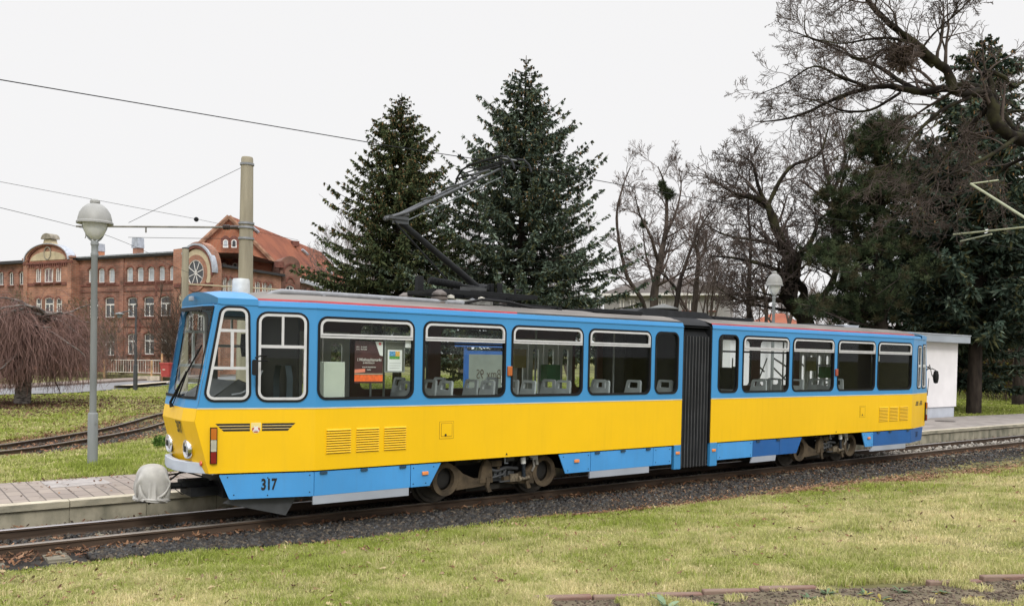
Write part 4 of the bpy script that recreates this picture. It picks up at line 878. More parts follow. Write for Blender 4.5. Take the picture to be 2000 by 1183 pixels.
i_ = rng.integers(8, len(cp_)-1, 9000); pc = np.array([tuple(p) for p in cp_]); tt = rng.uniform(0, 1, 9000)[:, None]; base_ = pc[i_-1]*(1-tt)+pc[i_]*tt; dd = pc[i_]-pc[i_-1]; dd /= np.linalg.norm(dd, axis=1)[:, None]; oo = rng.uniform(-1.0, .95, 9000); bx_ = base_[:, 0]-dd[:, 1]*oo; by_ = base_[:, 1]+dd[:, 0]*oo
stones(9000, lambda n: bx_, lambda x: by_, lambda x, y: -.12+0*x, .025, .05, 'gravel', STN, [(.07, .06, .05), (.10, .085, .065), (.05, .05, .05)])
# --- fallen leaves
LEAFM = M('dry_leaf', (1, 1, 1), .8, var=.3, scale=25, attr=True, spec=.2, trans=.15)
LS = np.array([(-1, 0), (-.55, .22), (-.38, .16), (-.15, .46), (.02, .24), (.30, .52), (.42, .26), (.72, .30), (1.0, 0), (.72, -.30), (.42, -.26), (.30, -.52), (.02, -.24), (-.15, -.46), (-.38, -.16), (-.55, -.22)])
def leaves(x, y, z, s0, s1, cols, name='fallen_leaves', flat=.35):
    k = len(x); s = rng.uniform(s0, s1, k); a = rng.uniform(0, 6.28, k); P = np.zeros((k, 16, 3)); P[:, :, 0] = LS[None, :, 0]; P[:, :, 1] = LS[None, :, 1]*rng.uniform(.7, 1.2, (k, 1))
    cu = rng.uniform(-.9, 1.1, (k, 1)); P[:, :, 2] = cu*P[:, :, 0]**2*.5+rng.uniform(-.2, 1.2, (k, 1))*P[:, :, 1]**2+rng.normal(0, .05, (k, 16)); P *= s[:, None, None]
    tl = rng.normal(0, flat, (k, 2)); ca, sa = np.cos(a)[:, None], np.sin(a)[:, None]; X = P[:, :, 0]*ca-P[:, :, 1]*sa; Y = P[:, :, 0]*sa+P[:, :, 1]*ca; Z = P[:, :, 2]+X*tl[:, :1]+Y*tl[:, 1:]
    V = np.stack([X+x[:, None], Y+y[:, None], Z+z[:, None]+s[:, None]*.22], 2).reshape(-1, 3); fb = np.array([[0, 1, 2, 15], [2, 14, 15, 15], [2, 3, 4, 14], [4, 12, 13, 14], [4, 5, 6, 12], [6, 10, 11, 12], [6, 7, 8, 10], [8, 9, 10, 10]])
    tb = np.array([(0, 1, 15), (1, 2, 15), (2, 14, 15), (2, 3, 4), (2, 4, 14), (4, 12, 14), (12, 13, 14), (4, 5, 6), (4, 6, 12), (6, 10, 12), (10, 11, 12), (6, 7, 8), (6, 8, 10), (8, 9, 10)])
    Fc = (tb[None]+16*np.arange(k)[:, None, None]).reshape(-1, 3); c = np.array(cols)[rng.integers(0, len(cols), k)]*rng.uniform(.55, 1.35, (k, 1)); return tag(npmesh(name, V, Fc, LEAFM, col=np.repeat(c, 16, 0)), kind='stuff')
LC = [(.22, .115, .06), (.17, .085, .045), (.28, .155, .085), (.12, .06, .035), (.33, .20, .12), (.20, .10, .06)]
n = 900; x = rng.uniform(-8, -2.6, n); y = np.where(rng.random(n) < .5, rng.uniform(-.98, -.56, n)+rng.normal(0, .04, n), rng.uniform(-.42, .1, n)); leaves(x, y, -.14+rng.uniform(0, .05, n), .025, .058, LC)
n = 2600; x = rng.uniform(-6, 24, n); y = np.where(rng.random(n) < .55, rng.normal(-.68, .07, n), rng.uniform(.56, 1.15, n)); leaves(x, y, -.12+rng.uniform(0, .04, n), .02, .045, LC)
n = 14000; x = dens_x(n, .5, 40); e = bale(x); y = e+rng.normal(0, 1, n)**2*.5*np.clip((x-1)/7, .1, 1.2)-.2*np.clip(x/10, 0, 1); y = np.minimum(y, -.62); leaves(x, y, np.maximum(gz(x, y), np.interp(y, [-4, -.6], [-.07, -.11]))+.01, .018, .036, LC+[(.40, .27, .17), (.36, .24, .15)])
n = 6500; x = dens_x(n, 2.5, 40); y = rng.uniform(0, 1, n)*(bale(x)+.62)-.62; leaves(x, y, np.interp(y, [-5, -.6], [-.06, -.10])+.0, .014, .030, LC+[(.38, .26, .17), (.42, .31, .2)])
n = 5200; x = dens_x(n, 6, 40); y = bale(x)+rng.normal(-.05, .30, n); leaves(x, y, gz(x, y)+.02, .022, .042, [(.33, .19, .11), (.40, .26, .17), (.28, .15, .08)])
n = 2600; x = dens_x(n, -8, 36); y = bale(x)-rng.uniform(0, 1, n)**1.3*5.0; leaves(x, y, gz(x, y)+.025, .02, .042, LC+[(.42, .30, .18), (.45, .36, .2)])
n = 6000; i_ = rng.integers(8, len(cp_)-1, n); oo = rng.choice([-1.2, .0, 1.25, 1.6], n)+rng.normal(0, .28, n); d_ = pc[i_]-pc[i_-1]; d_ /= np.linalg.norm(d_, axis=1)[:, None]; tt = rng.uniform(0, 1, n)[:, None]; b_ = pc[i_-1]*(1-tt)+pc[i_]*tt
leaves(b_[:, 0]-d_[:, 1]*oo, b_[:, 1]+d_[:, 0]*oo, np.full(n, -.09), .03, .055, LC+[(.40, .2, .12)])
bt = gat(42, 33.5); n = 5200; r_ = rng.uniform(.3, 6.5, n); a_ = rng.uniform(0, 6.28, n); x = bt.x+r_*np.cos(a_); y = bt.y+r_*np.sin(a_); leaves(x, y, gz(x, y)+.05, .04, .075, [(.13, .075, .05), (.2, .11, .07), (.10, .05, .035)])
n = 2500; x = rng.uniform(-8, 3, n); y = rng.uniform(12, 28, n); leaves(x, y, gz(x, y)+.05, .03, .055, LC)
n = 240; x = rng.uniform(-8, -1, n); y = platback(x)-rng.uniform(0, 1, n)**3*1.8; leaves(x, y, np.full(n, .185), .02, .04, LC)
# --- grass blades
GRM = M('grass_blade', (1, 1, 1), .85, var=.12, scale=3, attr=True, trans=.35, spec=.1)
def noise2(x, y, s, seed=0):
    r = np.random.default_rng(seed); g_ = r.random((64, 64)); u = (x*s) % 64; v = (y*s) % 64; i = u.astype(int); j = v.astype(int); fu = u-i; fv = v-j; fu = fu*fu*(3-2*fu); fv = fv*fv*(3-2*fv)
    i1, j1 = (i+1) % 64, (j+1) % 64; return (g_[i, j]*(1-fu)+g_[i1, j]*fu)*(1-fv)+(g_[i, j1]*(1-fu)+g_[i1, j1]*fu)*fv
def grass(x, y, hlo, hhi, wd, dry, name='grass', z=None):
    k = len(x); z = gz(x, y)-.004 if z is None else z; h = rng.uniform(hlo, hhi, k)*(.65+.7*noise2(x, y, 1.1, 5)); a = rng.uniform(0, 6.28, k); ln = rng.uniform(.1, .95, k)*h; ld = rng.uniform(0, 6.28, k)
    dx, dy = np.cos(a)*wd, np.sin(a)*wd; lx, ly = np.cos(ld)*ln, np.sin(ld)*ln; B = np.stack([x, y, z], 1)
    P = np.zeros((k, 5, 3)); s = np.stack([dx, dy, 0*dx], 1); m_ = B+np.stack([lx*.35, ly*.35, h*.6], 1); t_ = B+np.stack([lx, ly, h*np.clip(1-.5*(ln/h)**2, .4, 1)], 1)
    P[:, 0] = B-s; P[:, 1] = B+s; P[:, 2] = m_+s*.8; P[:, 3] = m_-s*.8; P[:, 4] = t_
    tb = np.array([(0, 1, 2), (0, 2, 3), (3, 2, 4)]); Fc = (tb[None]+5*np.arange(k)[:, None, None]).reshape(-1, 3)
    d = np.clip(dry+.45*(noise2(x, y, .55, 1)-.5)+.6*(noise2(x, y, 2.3, 2)-.5)+.45*(noise2(x, y, 7, 3)-.5)+rng.normal(0, .18, k), 0, 1)[:, None]
    gcol = np.array([(.31, .37, .075)])*(.75+.5*rng.random((k, 1))); dcol = np.array([(.80, .70, .40)])*(.75+.4*rng.random((k, 1))); c = gcol*(1-d)+dcol*d
    return tag(npmesh(name, P.reshape(-1, 3), Fc, GRM, col=np.repeat(c, 5, 0)), kind='stuff')
def visible(x, y, z, m=420):
    d = np.stack([x, y, z], 1)-CAM; zz = d@FV; u = PX+FPX*(d@RV)/zz; v = PY-FPX*(d@UV)/zz; return (zz > .5) & (u > -m) & (u < 2000+m) & (v < 1183+120)
def scatter(n, dmin, dmax, p):
    """points in the view wedge, density falling with distance"""
    u = rng.uniform(0, 1, n); r = dmin*(dmax/dmin)**(u**p); ang = rng.uniform(-.72, .74, n); fw = np.array([FV[0], FV[1]]); fw /= np.linalg.norm(fw); rt = np.array([fw[1], -fw[0]])
    return CAM[0]+r*(fw[0]*np.cos(ang)+rt[0]*np.sin(ang)), CAM[1]+r*(fw[1]*np.cos(ang)+rt[1]*np.sin(ang)), r
e0, e1 = at(1040, 1180, Z=.36), at(2040, 1146, Z=.42); dv = (e1-e0); dv.z = 0; Ld = dv.length; dv.normalize(); nb = np.array([dv.y, -dv.x])
x, y, r = scatter(1400000, 4.2, 60, 1.0); ed = bale(x)-.02+.10*(noise2(x, y, 3, 9)-.5)+.12*(noise2(x*0+x, y*0, .8, 4)-.5); k = (y < ed) & visible(x, y, gz(x, y))
sdd = (x-e0.x)*nb[0]+(y-e0.y)*nb[1]; along = (x-e0.x)*dv.x+(y-e0.y)*dv.y; nn0 = noise2(x, y, 4, 11); bare = (sdd > -.03) & (along > .1); k &= ~(bare & (nn0 < .60)); k &= ~((sdd > -.14) & (sdd <= -.03) & (nn0 < .5) & (along > 1.2)); x, y, r = x[k], y[k], r[k]
hb = 1+.5*(noise2(x, y, 1.7, 21) > .62)
zg_ = gz(x, y)-.004+.02*((x-e0.x)*nb[0]+(y-e0.y)*nb[1] > .04)
grass(x, y, .022*hb, .062*hb, .0019+.00030*r, .19+.38*np.clip((-2.6-y)/3.0, 0, 1)-.10*np.clip((x-3)/10, 0, 1), z=zg_)
print('blades', len(x))
x, y, r = scatter(500000, 13, 75, .9); k = (y > platback(x)+.05+.12*(noise2(x, 0*y, .9, 3)-.5)) & (y < 60) & visible(x, y, gz(x, y)); x, y, r = x[k], y[k], r[k]
dist = np.min(np.hypot(x[:, None]-pc[None, ::2, 0], y[:, None]-pc[None, ::2, 1]), 1); k = (dist > 1.25+.35*noise2(x, y, 1.5, 8)); x, y, r = x[k], y[k], r[k]
k = ~((np.hypot(x-bt.x, y-bt.y) < 3.2) & (rng.random(len(x)) < .75)); x, y, r = x[k], y[k], r[k]
rdn = lambda x: np.interp(x, [-12, -2.3, .9, 8, 20, 60], [33, 33.4, 34.5, 43, 56, 90]); k = y < rdn(x)-.2; x, y, r = x[k], y[k], r[k]
grass(x, y, .05, .11, .004+.0006*r, np.where(x > 15, .0, .20)); print('blades far', len(x))
nc = 900; cx_, cy_, r_ = scatter(nc, 5, 24, 1.0); k = (cy_ < bale(cx_)-.1); cx_, cy_ = cx_[k], cy_[k]; m_ = 34; x = (cx_[:, None]+rng.normal(0, .035, (len(cx_), m_))).ravel(); y = (cy_[:, None]+rng.normal(0, .035, (len(cx_), m_))).ravel()
k = (x-e0.x)*nb[0]+(y-e0.y)*nb[1] < 0; x, y = x[k], y[k]; grass(x, y, .06, .12, .0035, np.where(rng.random(len(x)) < .5, .05, .75))
# --- road beyond the lawn
ASP = M('road_asphalt', (.20, .20, .205), .9, var=.2, scale=1.5, detail=9, bump=.1); KERBW = M('kerb_stone_pale', (.55, .47, .36), .85, var=.25, scale=3)
rx_ = [-60, -12, -2.3, .9, 4, 8, 14, 20, 40, 80]
rn = lambda x: float(rdn(x)) if -12 < x < 60 else (33 if x < 0 else 110)
tag(G().loft([[Vector((x, rn(x), -.02)), Vector((x-1.0, rn(x)+5.6, -.02))] for x in rx_], False).build('road', ASP, smooth=0), kind='structure')
tag(G().loft([[Vector((x-1, rn(x)+5.6, -.03)), Vector((x-1, rn(x)+5.6, .10)), Vector((x-1.0, rn(x)+5.8, .10)), Vector((x-1.2, rn(x)+8.2, .10)), Vector((x-1.2, rn(x)+8.3, -.1))] for x in rx_], False).build('pavement', M('pavement_brown', (.24, .19, .16), .9, var=.3, scale=1), smooth=0), kind='structure')
a, b = at(222, 753, Z=.12), at(325, 744, Z=.12)
tag(G().loft([[a+(b-a)*t+Vector((o, 0, h)) for o, h in ((-.0, -.14), (.02, 0), (.25, .02), (.9, .02))] for t in (0, .15, .5, .9, 1)], False).build('traffic_kerb', KERBW, smooth=0), kind='structure')
# --- brick edging in the foreground and the weeds by it
EDG = M('edging_brick', (.17, .075, .062), .9, col2=(.22, .16, .12), scale=6, detail=8, bump=.4, bscale=30, thr=(.35, .75))
ang = math.atan2(dv.y, dv.x); R = Matrix.Rotation(ang, 3, 'Z'); s_ = 0; kk = 0
while s_ < Ld:
    ln = random.uniform(.42, .5)
    if kk not in (5, 6, 13):
        p = e0+dv*(s_+ln/2); zt = float(gz(p.x, p.y))+.044+random.uniform(-.012, .004)
        tag(G().box((0, 0, 0), (ln-.012, .075, .12)).build('edging_stone', EDG, None, bevel=.012), 'reddish brown edging stone set in the grass verge', 'edging stone', 'edging stones along the foreground verge').matrix_world = Matrix.Translation((p.x, p.y, zt-.05)) @ Matrix.Rotation(ang+random.uniform(-.03, .03), 4, 'Z') @ Matrix.Rotation(random.uniform(-.04, .04), 4, 'X')
    s_ += ln; kk += 1
tag(G().loft([[Vector((e0.x+dv.x*t+nb[0]*o, e0.y+dv.y*t+nb[1]*o, float(gz(e0.x+dv.x*t+nb[0]*o, e0.y+dv.y*t+nb[1]*o))+(.022 if o > 0 else -.02))) for o in (-.10, .04, .15, .3, .45, .6, .8, 1.0, 1.3, 1.7, 2.1)] for t in np.linspace(-.1, Ld+1, 60)], False).build('soil', M('bare_soil', (.17, .135, .085), .95, col2=(.085, .07, .04), scale=7, detail=10, bump=.8, bscale=50)), kind='structure')
n = 3000; t = rng.uniform(0, Ld, n); o = rng.uniform(.05, .9, n); x = e0.x+dv.x*t+nb[0]*o; y = e0.y+dv.y*t+nb[1]*o
stones(n, lambda n: x, lambda q: y, lambda a, b: gz(a, b)+.024, .006, .018, 'soil_crumbs', STN, [(.16, .11, .08), (.22, .17, .12), (.1, .07, .05)])
WG = M('weed_leaf', (1, 1, 1), .6, attr=True, trans=.25, var=.15, scale=20)
def rosette(px, py, n, L, W, upr, col, name, label, cat, group=None, z=.38):
    p = at(px, py, Z=z); p.z = float(gz(p.x, p.y))+.02; Vv = []; Fv = []; Cv = []
    for i in range(n):
        a = random.uniform(0, 6.28) if n > 6 else i*6.28/n+random.uniform(-.3, .3); el = random.uniform(*upr); Ls = L*random.uniform(.6, 1.1); d = Vector((math.cos(a), math.sin(a), 0)); s = Vector((-d.y, d.x, 0)); q = Vector(p); o = len(Vv)
        prof = [(0, .12), (.2, .45), (.45, .95), (.7, .9), (.9, .45), (1, .03)]
        for j, (t, w_) in enumerate(prof):
            e = el*(1-t*.75); q = p+d*(Ls*t*math.cos(el*(1-t*.5)))+Vector((0, 0, Ls*t*math.sin(el*(1-t*.35)))); wv = W*w_*(1+(.25*math.sin(j*2.7+i) if n > 8 else 0))
            Vv += [q-s*wv+Vector((0, 0, wv*.35)), q, q+s*wv+Vector((0, 0, wv*.35))]
        for j in range(5):
            b0 = o+j*3; Fv += [(b0, b0+1, b0+4, b0+3), (b0+1, b0+2, b0+5, b0+4)]
        c = np.array(col[random.randrange(len(col))])*random.uniform(.7, 1.2); Cv += [c]*18
    return tag(npmesh(name, [tuple(v) for v in Vv], Fv, WG, col=np.array(Cv), smooth=True), label, cat, group)
GG = [(.22, .32, .18), (.28, .38, .22)]
rosette(1300, 1196, 5, .17, .028, (.7, 1.35), GG, 'mullein_plant', 'pale green plant with upright felty leaves at the foot of the picture', 'plant', z=.40)
rosette(1395, 1186, 16, .05, .012, (.2, .9), [(.10, .24, .02), (.14, .3, .03)], 'weed_plant', 'small bright green weed below the edging stones', 'plant', z=.40)
dn = [(1615, 1168), (1690, 1172), (1760, 1165), (1838, 1170), (1580, 1178), (1720, 1185)]
for i, (a, b) in enumerate(dn): rosette(a, b, 14, .085, .011, (.15, .7), [(.12, .19, .09), (.16, .24, .11), (.42, .33, .05)] if i % 2 else [(.12, .19, .09), (.14, .22, .10)], 'weed_plant', 'low weed rosette with jagged grey green leaves in the bare soil', 'plant', 'weed rosettes in the bare soil', z=.42)
n = 18; t = rng.uniform(.45*Ld, Ld, n); o = rng.uniform(.0, .55, n); leaves(e0.x+dv.x*t+nb[0]*o, e0.y+dv.y*t+nb[1]*o, gz(e0.x+dv.x*t+nb[0]*o, e0.y+dv.y*t+nb[1]*o)+.03, .022, .042, [(.48, .36, .06), (.50, .42, .16), (.35, .25, .12), (.30, .17, .08)], flat=.15)
# ================================================================== STREET FURNITURE
LAMPG = M('lamp_grey', (.31, .31, .295), .5, var=.1, scale=6); LAMPP = M('lamp_pole_grey', (.215, .23, .23), .55, var=.18, scale=3, stretch=(1, 1, .3), detail=8)
OPAL = M('opal_glass', (.62, .64, .62), .25, var=.06, coat=.3)
def street_lamp(x, y, z, label, lean=0):
    t = empty('street_lamp', label, 'street lamp', (x, y, z), 0, 'domed grey street lamps on the platform')
    G().lathe([(.085, -.2), (.085, .98), (.075, 1.0), (.058, 1.01), (.052, 3.78), (.062, 3.80), (.066, 3.84), (.055, 3.86), (.055, 3.98), (.068, 4.0), (.066, 4.04), (.045, 4.07)], (0, 0, 0), n=20).box((.03, -.083, .82), (.03, .01, .04)).build('pole', LAMPP, t)
    g = G()
    for s in (-1, 1): g.tube([(s*.03, 0, 4.05), (s*.10, 0, 4.11), (s*.14, 0, 4.18)], .014, 8).tube([(s*.14, 0, 4.18), (s*.195, 0, 4.30), (s*.21, 0, 4.40)], .010, 8)
    g.build('bracket', LAMPP, t)
    G().lathe([(0, 4.07), (.07, 4.10), (.14, 4.17), (.19, 4.27), (.205, 4.36), (.205, 4.41), (0, 4.41)], (0, 0, 0), n=32).build('globe', OPAL, t)
    G().lathe([(.27, 4.395), (.305, 4.37), (.305, 4.40), (.285, 4.42), (.28, 4.46), (.255, 4.56), (.20, 4.65), (.13, 4.71), (.075, 4.735), (.085, 4.745), (.08, 4.785), (.045, 4.81), (0, 4.815)], (0, 0, 0), n=36).build('hood', LAMPG, t)
    return t
street_lamp(-3.745, 5.0, .10, 'domed grey street lamp standing on the grass left of the tram')
_l2 = street_lamp(14.68, 4.10, .12, 'domed grey street lamp rising behind the rear car of the tram'); _l2.scale = (.84, .84, 1)
POLC = M('pole_concrete', (.35, .315, .235), .9, col2=(.21, .185, .135), scale=2.2, detail=10, stretch=(2, 2, .25), bump=.2, bscale=20, thr=(.3, .62))
def catenary_pole(x, y, h, r0, r1, label, group='concrete overhead line poles'):
    t = empty('overhead_line_pole', label, 'pole', (x, y, 0), 0, group)
    G().lathe([(r0, -.2), (r0, 0), (r1+(r0-r1)*.08, h-.25), (r1, h-.04), (r1*.9, h), (0, h)], (0, 0, 0), n=24).build('shaft', POLC, t)
    return t
p1 = catenary_pole(.42, 9.05, 6.98, .215, .142, 'tall concrete pole carrying the overhead line right above the cab')
P0 = Vector((.42, 9.05, 0)); ad = (Vector((-2.87, 11.92, 0))-P0).normalized()
def band(z, r): return G().lathe([(r, 0), (r+.012, 0), (r+.012, .05), (r, .05)], (0, 0, z), n=20)
for z, r in ((6.78, .158), (5.24, .18), (5.34, .18), (4.97, .182)): band(z, r).build('clamp', PIPE, p1)
TUBE = M('bracket_tube', (.20, .19, .17), .5, var=.3, scale=5)
p = ad*.18
G().tube([ad*.16+Vector((0, 0, 5.27)), ad*.40+Vector((0, 0, 5.27))], .05, 10).lathe([(.05, 0), (.07, .02), (.05, .04), (.07, .06), (.05, .08), (.07, .10), (.05, .12), (.07, .14), (.05, .16)], ad*.42+Vector((0, 0, 5.27)), ad, 12).build('insulator', M('insulator_dark', (.05, .035, .03), .4), p1)
G().tube([ad*.56+Vector((0, 0, 5.27)), ad*4.35+Vector((0, 0, 5.26))], .024, 8).build('bracket_arm', TUBE, p1)
G().tube([ad*4.1+Vector((0, 0, 5.26)), ad*4.1+Vector((.0, 0, 5.0)), ad*4.12+Vector((0, 0, 4.97))], .012, 6).tube([ad*2.55+Vector((0, 0, 5.26)), ad*2.55+Vector((0, 0, 5.12))], .02, 6).build('registration_arm', TUBE, p1)
G().tube([Vector((0, 0, 6.80)), ad*3.0+Vector((0, 0, 5.36))], .006, 5).build('stay_wire', BLKM, p1)
G().tube([Vector((0, 0, 5.0)), ad*1.0+Vector((0, 0, 4.99)), ad*3.0+Vector((0, 0, 5.0))], .006, 5).build('lower_stay_wire', BLKM, p1)
p2_ = catenary_pole(5.38, 31.6, 7.15, .19, .155, 'slimmer concrete overhead line pole standing further back before the brick building')
G().tube([(0, 0, 5.4), (2.0, -.6, 5.38), (4.6, -1.2, 5.33)], .03, 8).tube([(1.6, -.5, 5.35), (3.0, -.8, 5.0), (4.0, -1.0, 4.6)], .012, 6).build('bracket_arm', M('bracket_tube_pale', (.42, .38, .25), .6), p2_)
G().lathe([(0, 0), (.165, 0), (.17, .05), (0, .1)], (0, 0, 7.12), n=16).build('cap', DGREY, p2_)
def wire(name, pts, r, label, cat='overhead wire', mt=BLKM): return tag(G().tube(pts, r, 5).build(name, mt), label, cat)
_q = at(1862, 461, Y=0)
wire('contact_wire', [(-14, 0, 5.36), (-6, 0, 5.40), (-.5, 0, 5.46), (1.2, 0, 5.505), (1.54, 0, 5.515), tuple(at(1400, 395, Y=0)), tuple(_q), (45, 0, _q.z)], .0070, 'dark contact wire running over the tram and touching the pantograph')
sw_ = smoothpath([(q[0], q[1], 5.4) for q in [(-9, 6.4), (-4.56, 11.0), (-2.64, 13.1), (-1.48, 14.7), (.33, 18.1), (1.35, 20.6), (5, 27.5)]], 3)
wire('contact_wire', sw_, .0065, 'thin contact wire curving over the side track behind the street lamp')
w3 = wire('contact_wire', [(-9, 7.2, 5.75), (-4.72, 9.8, 5.8), (.165, 12.18, 5.8), (1.4, 12.9, 5.8), (4, 14.4, 5.8)], .005, 'faint span wire with a small loop insulator left of the concrete pole')
G().lathe([(.05, 0), (.065, .01), (.05, .02)], (.14, 12.17, 5.79), (0.3, 1, .1), 12).build('insulator', BLKM, w3)
# bracket hanging over the track at the right edge
tR = empty('overhead_bracket', 'pale green tube bracket of the overhead line reaching in at the right edge', 'bracket')
TG_ = M('tube_green', (.36, .38, .25), .5, var=.15, scale=6)
a = at(1862, 458, Y=0); b = at(2010, 444, depth=17)
za = a.z
G().tube([(a.x, -.0, a.z), (a.x, -4.6, a.z+.02)], .025, 10).build('bracket_tube', TG_, tR)
G().lathe([(.2, -.3), (.15, 7.4), (0, 7.45)], (a.x, -4.7, 0), n=20).build('pole', POLC, tR)
q1, q2 = at(1896, 359, depth=20), at(2060, 462, depth=17.6)
G().tube([q1, q2], .028, 10).build('bracket_tube', TG_, tR)
q1, q2 = at(1876, 471, depth=21.5), at(1937, 457, depth=20.2); G().tube([q1, q2], .018, 8).tube([at(1896, 359, depth=20), at(1950, 352, depth=20)], .018, 8).build('steady_arm', TG_, tR)
# small lamp by the road
t = empty('road_lamp', 'slim dark road lamp with a small head standing on the lawn edge', 'street lamp', gat(265, 45.8, -.05))
G().lathe([(.11, -.1), (.11, 1.35), (.07, 1.38), (.05, 4.3), (.04, 4.6)], (0, 0, 0), n=12).build('pole', DGREY, t)
G().tube([(0, 0, 4.0), (-.35, .15, 4.22), (-.72, .3, 4.12)], .03, 8).build('arm', DGREY, t)
G().lathe([(.10, -.20), (.14, -.03), (.26, 0), (.10, .08), (0, .10)], (-.75, .32, 4.05), n=14).build('lamp_head', M('lamp_head_grey', (.16, .18, .18), .4), t)
# ================================================================== BUILDINGS
BR = brickmat('brick_red', (.37, .150, .098), (.22, .090, .064), (.30, .22, .17), dirt=.6, bw=.5, rh=.16, ms=.02); BRL = brickmat('brick_light', (.45, .195, .12), (.32, .135, .085), (.38, .27, .2), dirt=.5, bw=.5, rh=.16, ms=.02)
BRD = M('brick_dark_trim', (.17, .065, .048), .9, var=.3); CRM = M('render_cream', (.50, .42, .28), .9, var=.22, scale=1.5, detail=8)
TAR = M('roof_tar', (.030, .030, .032), .7, var=.3); ZINC = M('zinc', (.42, .45, .50), .4, metal=.4, var=.2); WOODW = M('window_white', (.72, .70, .66), .6, var=.1)
PANED = M('dark_pane', (.035, .04, .045), .15, var=.6, scale=1.5, spec=.8); PANEL = M('blind_pane', (.42, .45, .48), .35, var=.25, scale=1.2); STONEG = M('stone_grey', (.27, .24, .19), .9, var=.3)
def poly_arch(x0, x1, z0, z1, rise, n=6):
    c = (x0+x1)/2; out = [(x0, z0), (x1, z0)]
    for i in range(n+1):
        t = i/n; out.append((x1+(x0-x1)*t, z1-rise+rise*math.sin(math.pi*t)))
    return out
class Facade:
    def __init__(s, name, label, px0, d0, px1, d1, cat='building'):
        a, b = gat(px0, d0, -.06), gat(px1, d1, -.06); s.a = a; s.d = (b-a).normalized(); s.ang = math.atan2(s.d.y, s.d.x); s.root = empty(name, label, cat, a, s.ang)
        s.n = Vector((s.d.y, -s.d.x, 0))
        if s.n.dot(Vector(CAM)-a) < 0: s.n = -s.n
        s.ys = -1 if (Matrix.Rotation(-s.ang, 3, 'Z') @ s.n).y < 0 else 1
    def uv(s, px, py):
        d = Vector(FV+RV*(px-PX)/FPX-UV*(py-PY)/FPX); t = (s.a-Vector(CAM)).dot(s.n)/d.dot(s.n); p = Vector(CAM)+d*t-s.a
        return p.dot(s.d), p.z
    def fr(s, off=0): return lambda u, v, w_: Vector((u, s.ys*(w_+off), v))
    def wall(s, pts, mat, th=.4, off=0, name='wall', holes=(), local=False):
        P = pts if local else [s.uv(*p) for p in pts]
        return G().slab([P]+[list(h) for h in holes], s.fr(off), th).build(name, mat, s.root, smooth=0)
    def window(s, px, y0, y1, w, pane=PANED, style='T', off=0, rise=.12, lintel=None):
        uc, z1 = s.uv(px, y0); _, z0 = s.uv(px, y1); sc = abs(s.uv(px+w/2, y0)[0]-s.uv(px-w/2, y0)[0]); x0, x1 = uc-sc/2, uc+sc/2
        P = poly_arch(x0, x1, z0, z1, rise); f = s.fr(off)
        b = G().slab([poly_arch(x0-.14, x1+.14, z1-.55, z1+.26, rise+.1), ], f, .02)
        wd = G().slab([[(p[0]*1+(.05 if p[0] < uc else -.05)*0, p[1]) for p in P], inset(P, .09)], lambda u, v, w_: f(u, v, w_-.10), .06)
        mw = .05
        if style in ('T', '+'): wd.slab([[(uc-mw, z0+.08), (uc+mw, z0+.08), (uc+mw, z0+(z1-z0)*.62), (uc-mw, z0+(z1-z0)*.62)]], lambda u, v, w_: f(u, v, w_-.10), .05).slab([[(x0+.06, z0+(z1-z0)*.60), (x1-.06, z0+(z1-z0)*.60), (x1-.06, z0+(z1-z0)*.67), (x0+.06, z0+(z1-z0)*.67)]], lambda u, v, w_: f(u, v, w_-.097), .05)
        if style == '+': wd.slab([[(uc-mw*.6, z0+(z1-z0)*.67), (uc+mw*.6, z0+(z1-z0)*.67), (uc+mw*.6, z1-.1), (uc-mw*.6, z1-.1)], ], lambda u, v, w_: f(u, v, w_-.10), .05)
        if style == 'I': wd.slab([[(uc-mw*.6, z0+.08), (uc+mw*.6, z0+.08), (uc+mw*.6, z1-.1), (uc-mw*.6, z1-.1)]], lambda u, v, w_: f(u, v, w_-.10), .05)
        wn = wd.build('window', WOODW, s.root, smooth=0); lintel = lintel or M('brick_lintel', (.21, .085, .060), .9, var=.3)
        G().slab([inset(P, .05)], lambda u, v, w_: f(u, v, w_-.14), .03).build('pane', pane, wn, smooth=0)
        G().slab([poly_arch(x0-.10, x1+.10, z1-.25, z1+.20, rise+.12), poly_arch(x0-.005, x1+.005, z1-.251, z1+.04, rise+.03)], lambda u, v, w_: f(u, v, w_+.04), .05).build('lintel', lintel, wn, smooth=0)
        G().slab([[(x0-.14, z0-.14), (x1+.14, z0-.14), (x1+.14, z0), (x0-.14, z0)]], lambda u, v, w_: f(u, v, w_+.12), .2).build('sill', BRD, wn, smooth=0)
        return P
fa = Facade('brick_building', 'long three storey red brick building with arched gables behind the lawn', 155, 77.6, 350, 71.2)
top = [(x_, 673.5-165.5*(1+(x_-155)*.000462)-0) for x_ in (0,)]
hole = []
def wh(px, y0, y1, w, rise=.12):
    uc, z1 = fa.uv(px, y0); _, z0 = fa.uv(px, y1); sc = abs(fa.uv(px+w/2, y0)[0]-fa.uv(px-w/2, y0)[0]); return poly_arch(uc-sc/2, uc+sc/2, z0, z1, rise)
W_up = [(178, 524, 552, 12), (198, 524, 552, 12), (218, 524, 552, 12), (253.5, 522, 550, 12.5), (274, 521.5, 549.5, 12.5), (295, 521, 549, 12.5), (315.5, 520, 548, 12.5), (337, 519.5, 547.5, 12.5)]
W_mid = [(183, 582, 621, 18), (214, 580, 620, 19), (258.5, 580, 619, 19), (290.5, 579, 618, 20), (323, 578, 617, 21)]
W_lo = [(258, 651, 692, 19), (291, 650, 692, 20), (324, 650, 691, 21), (183, 652, 694, 18), (214, 652, 694, 19)]
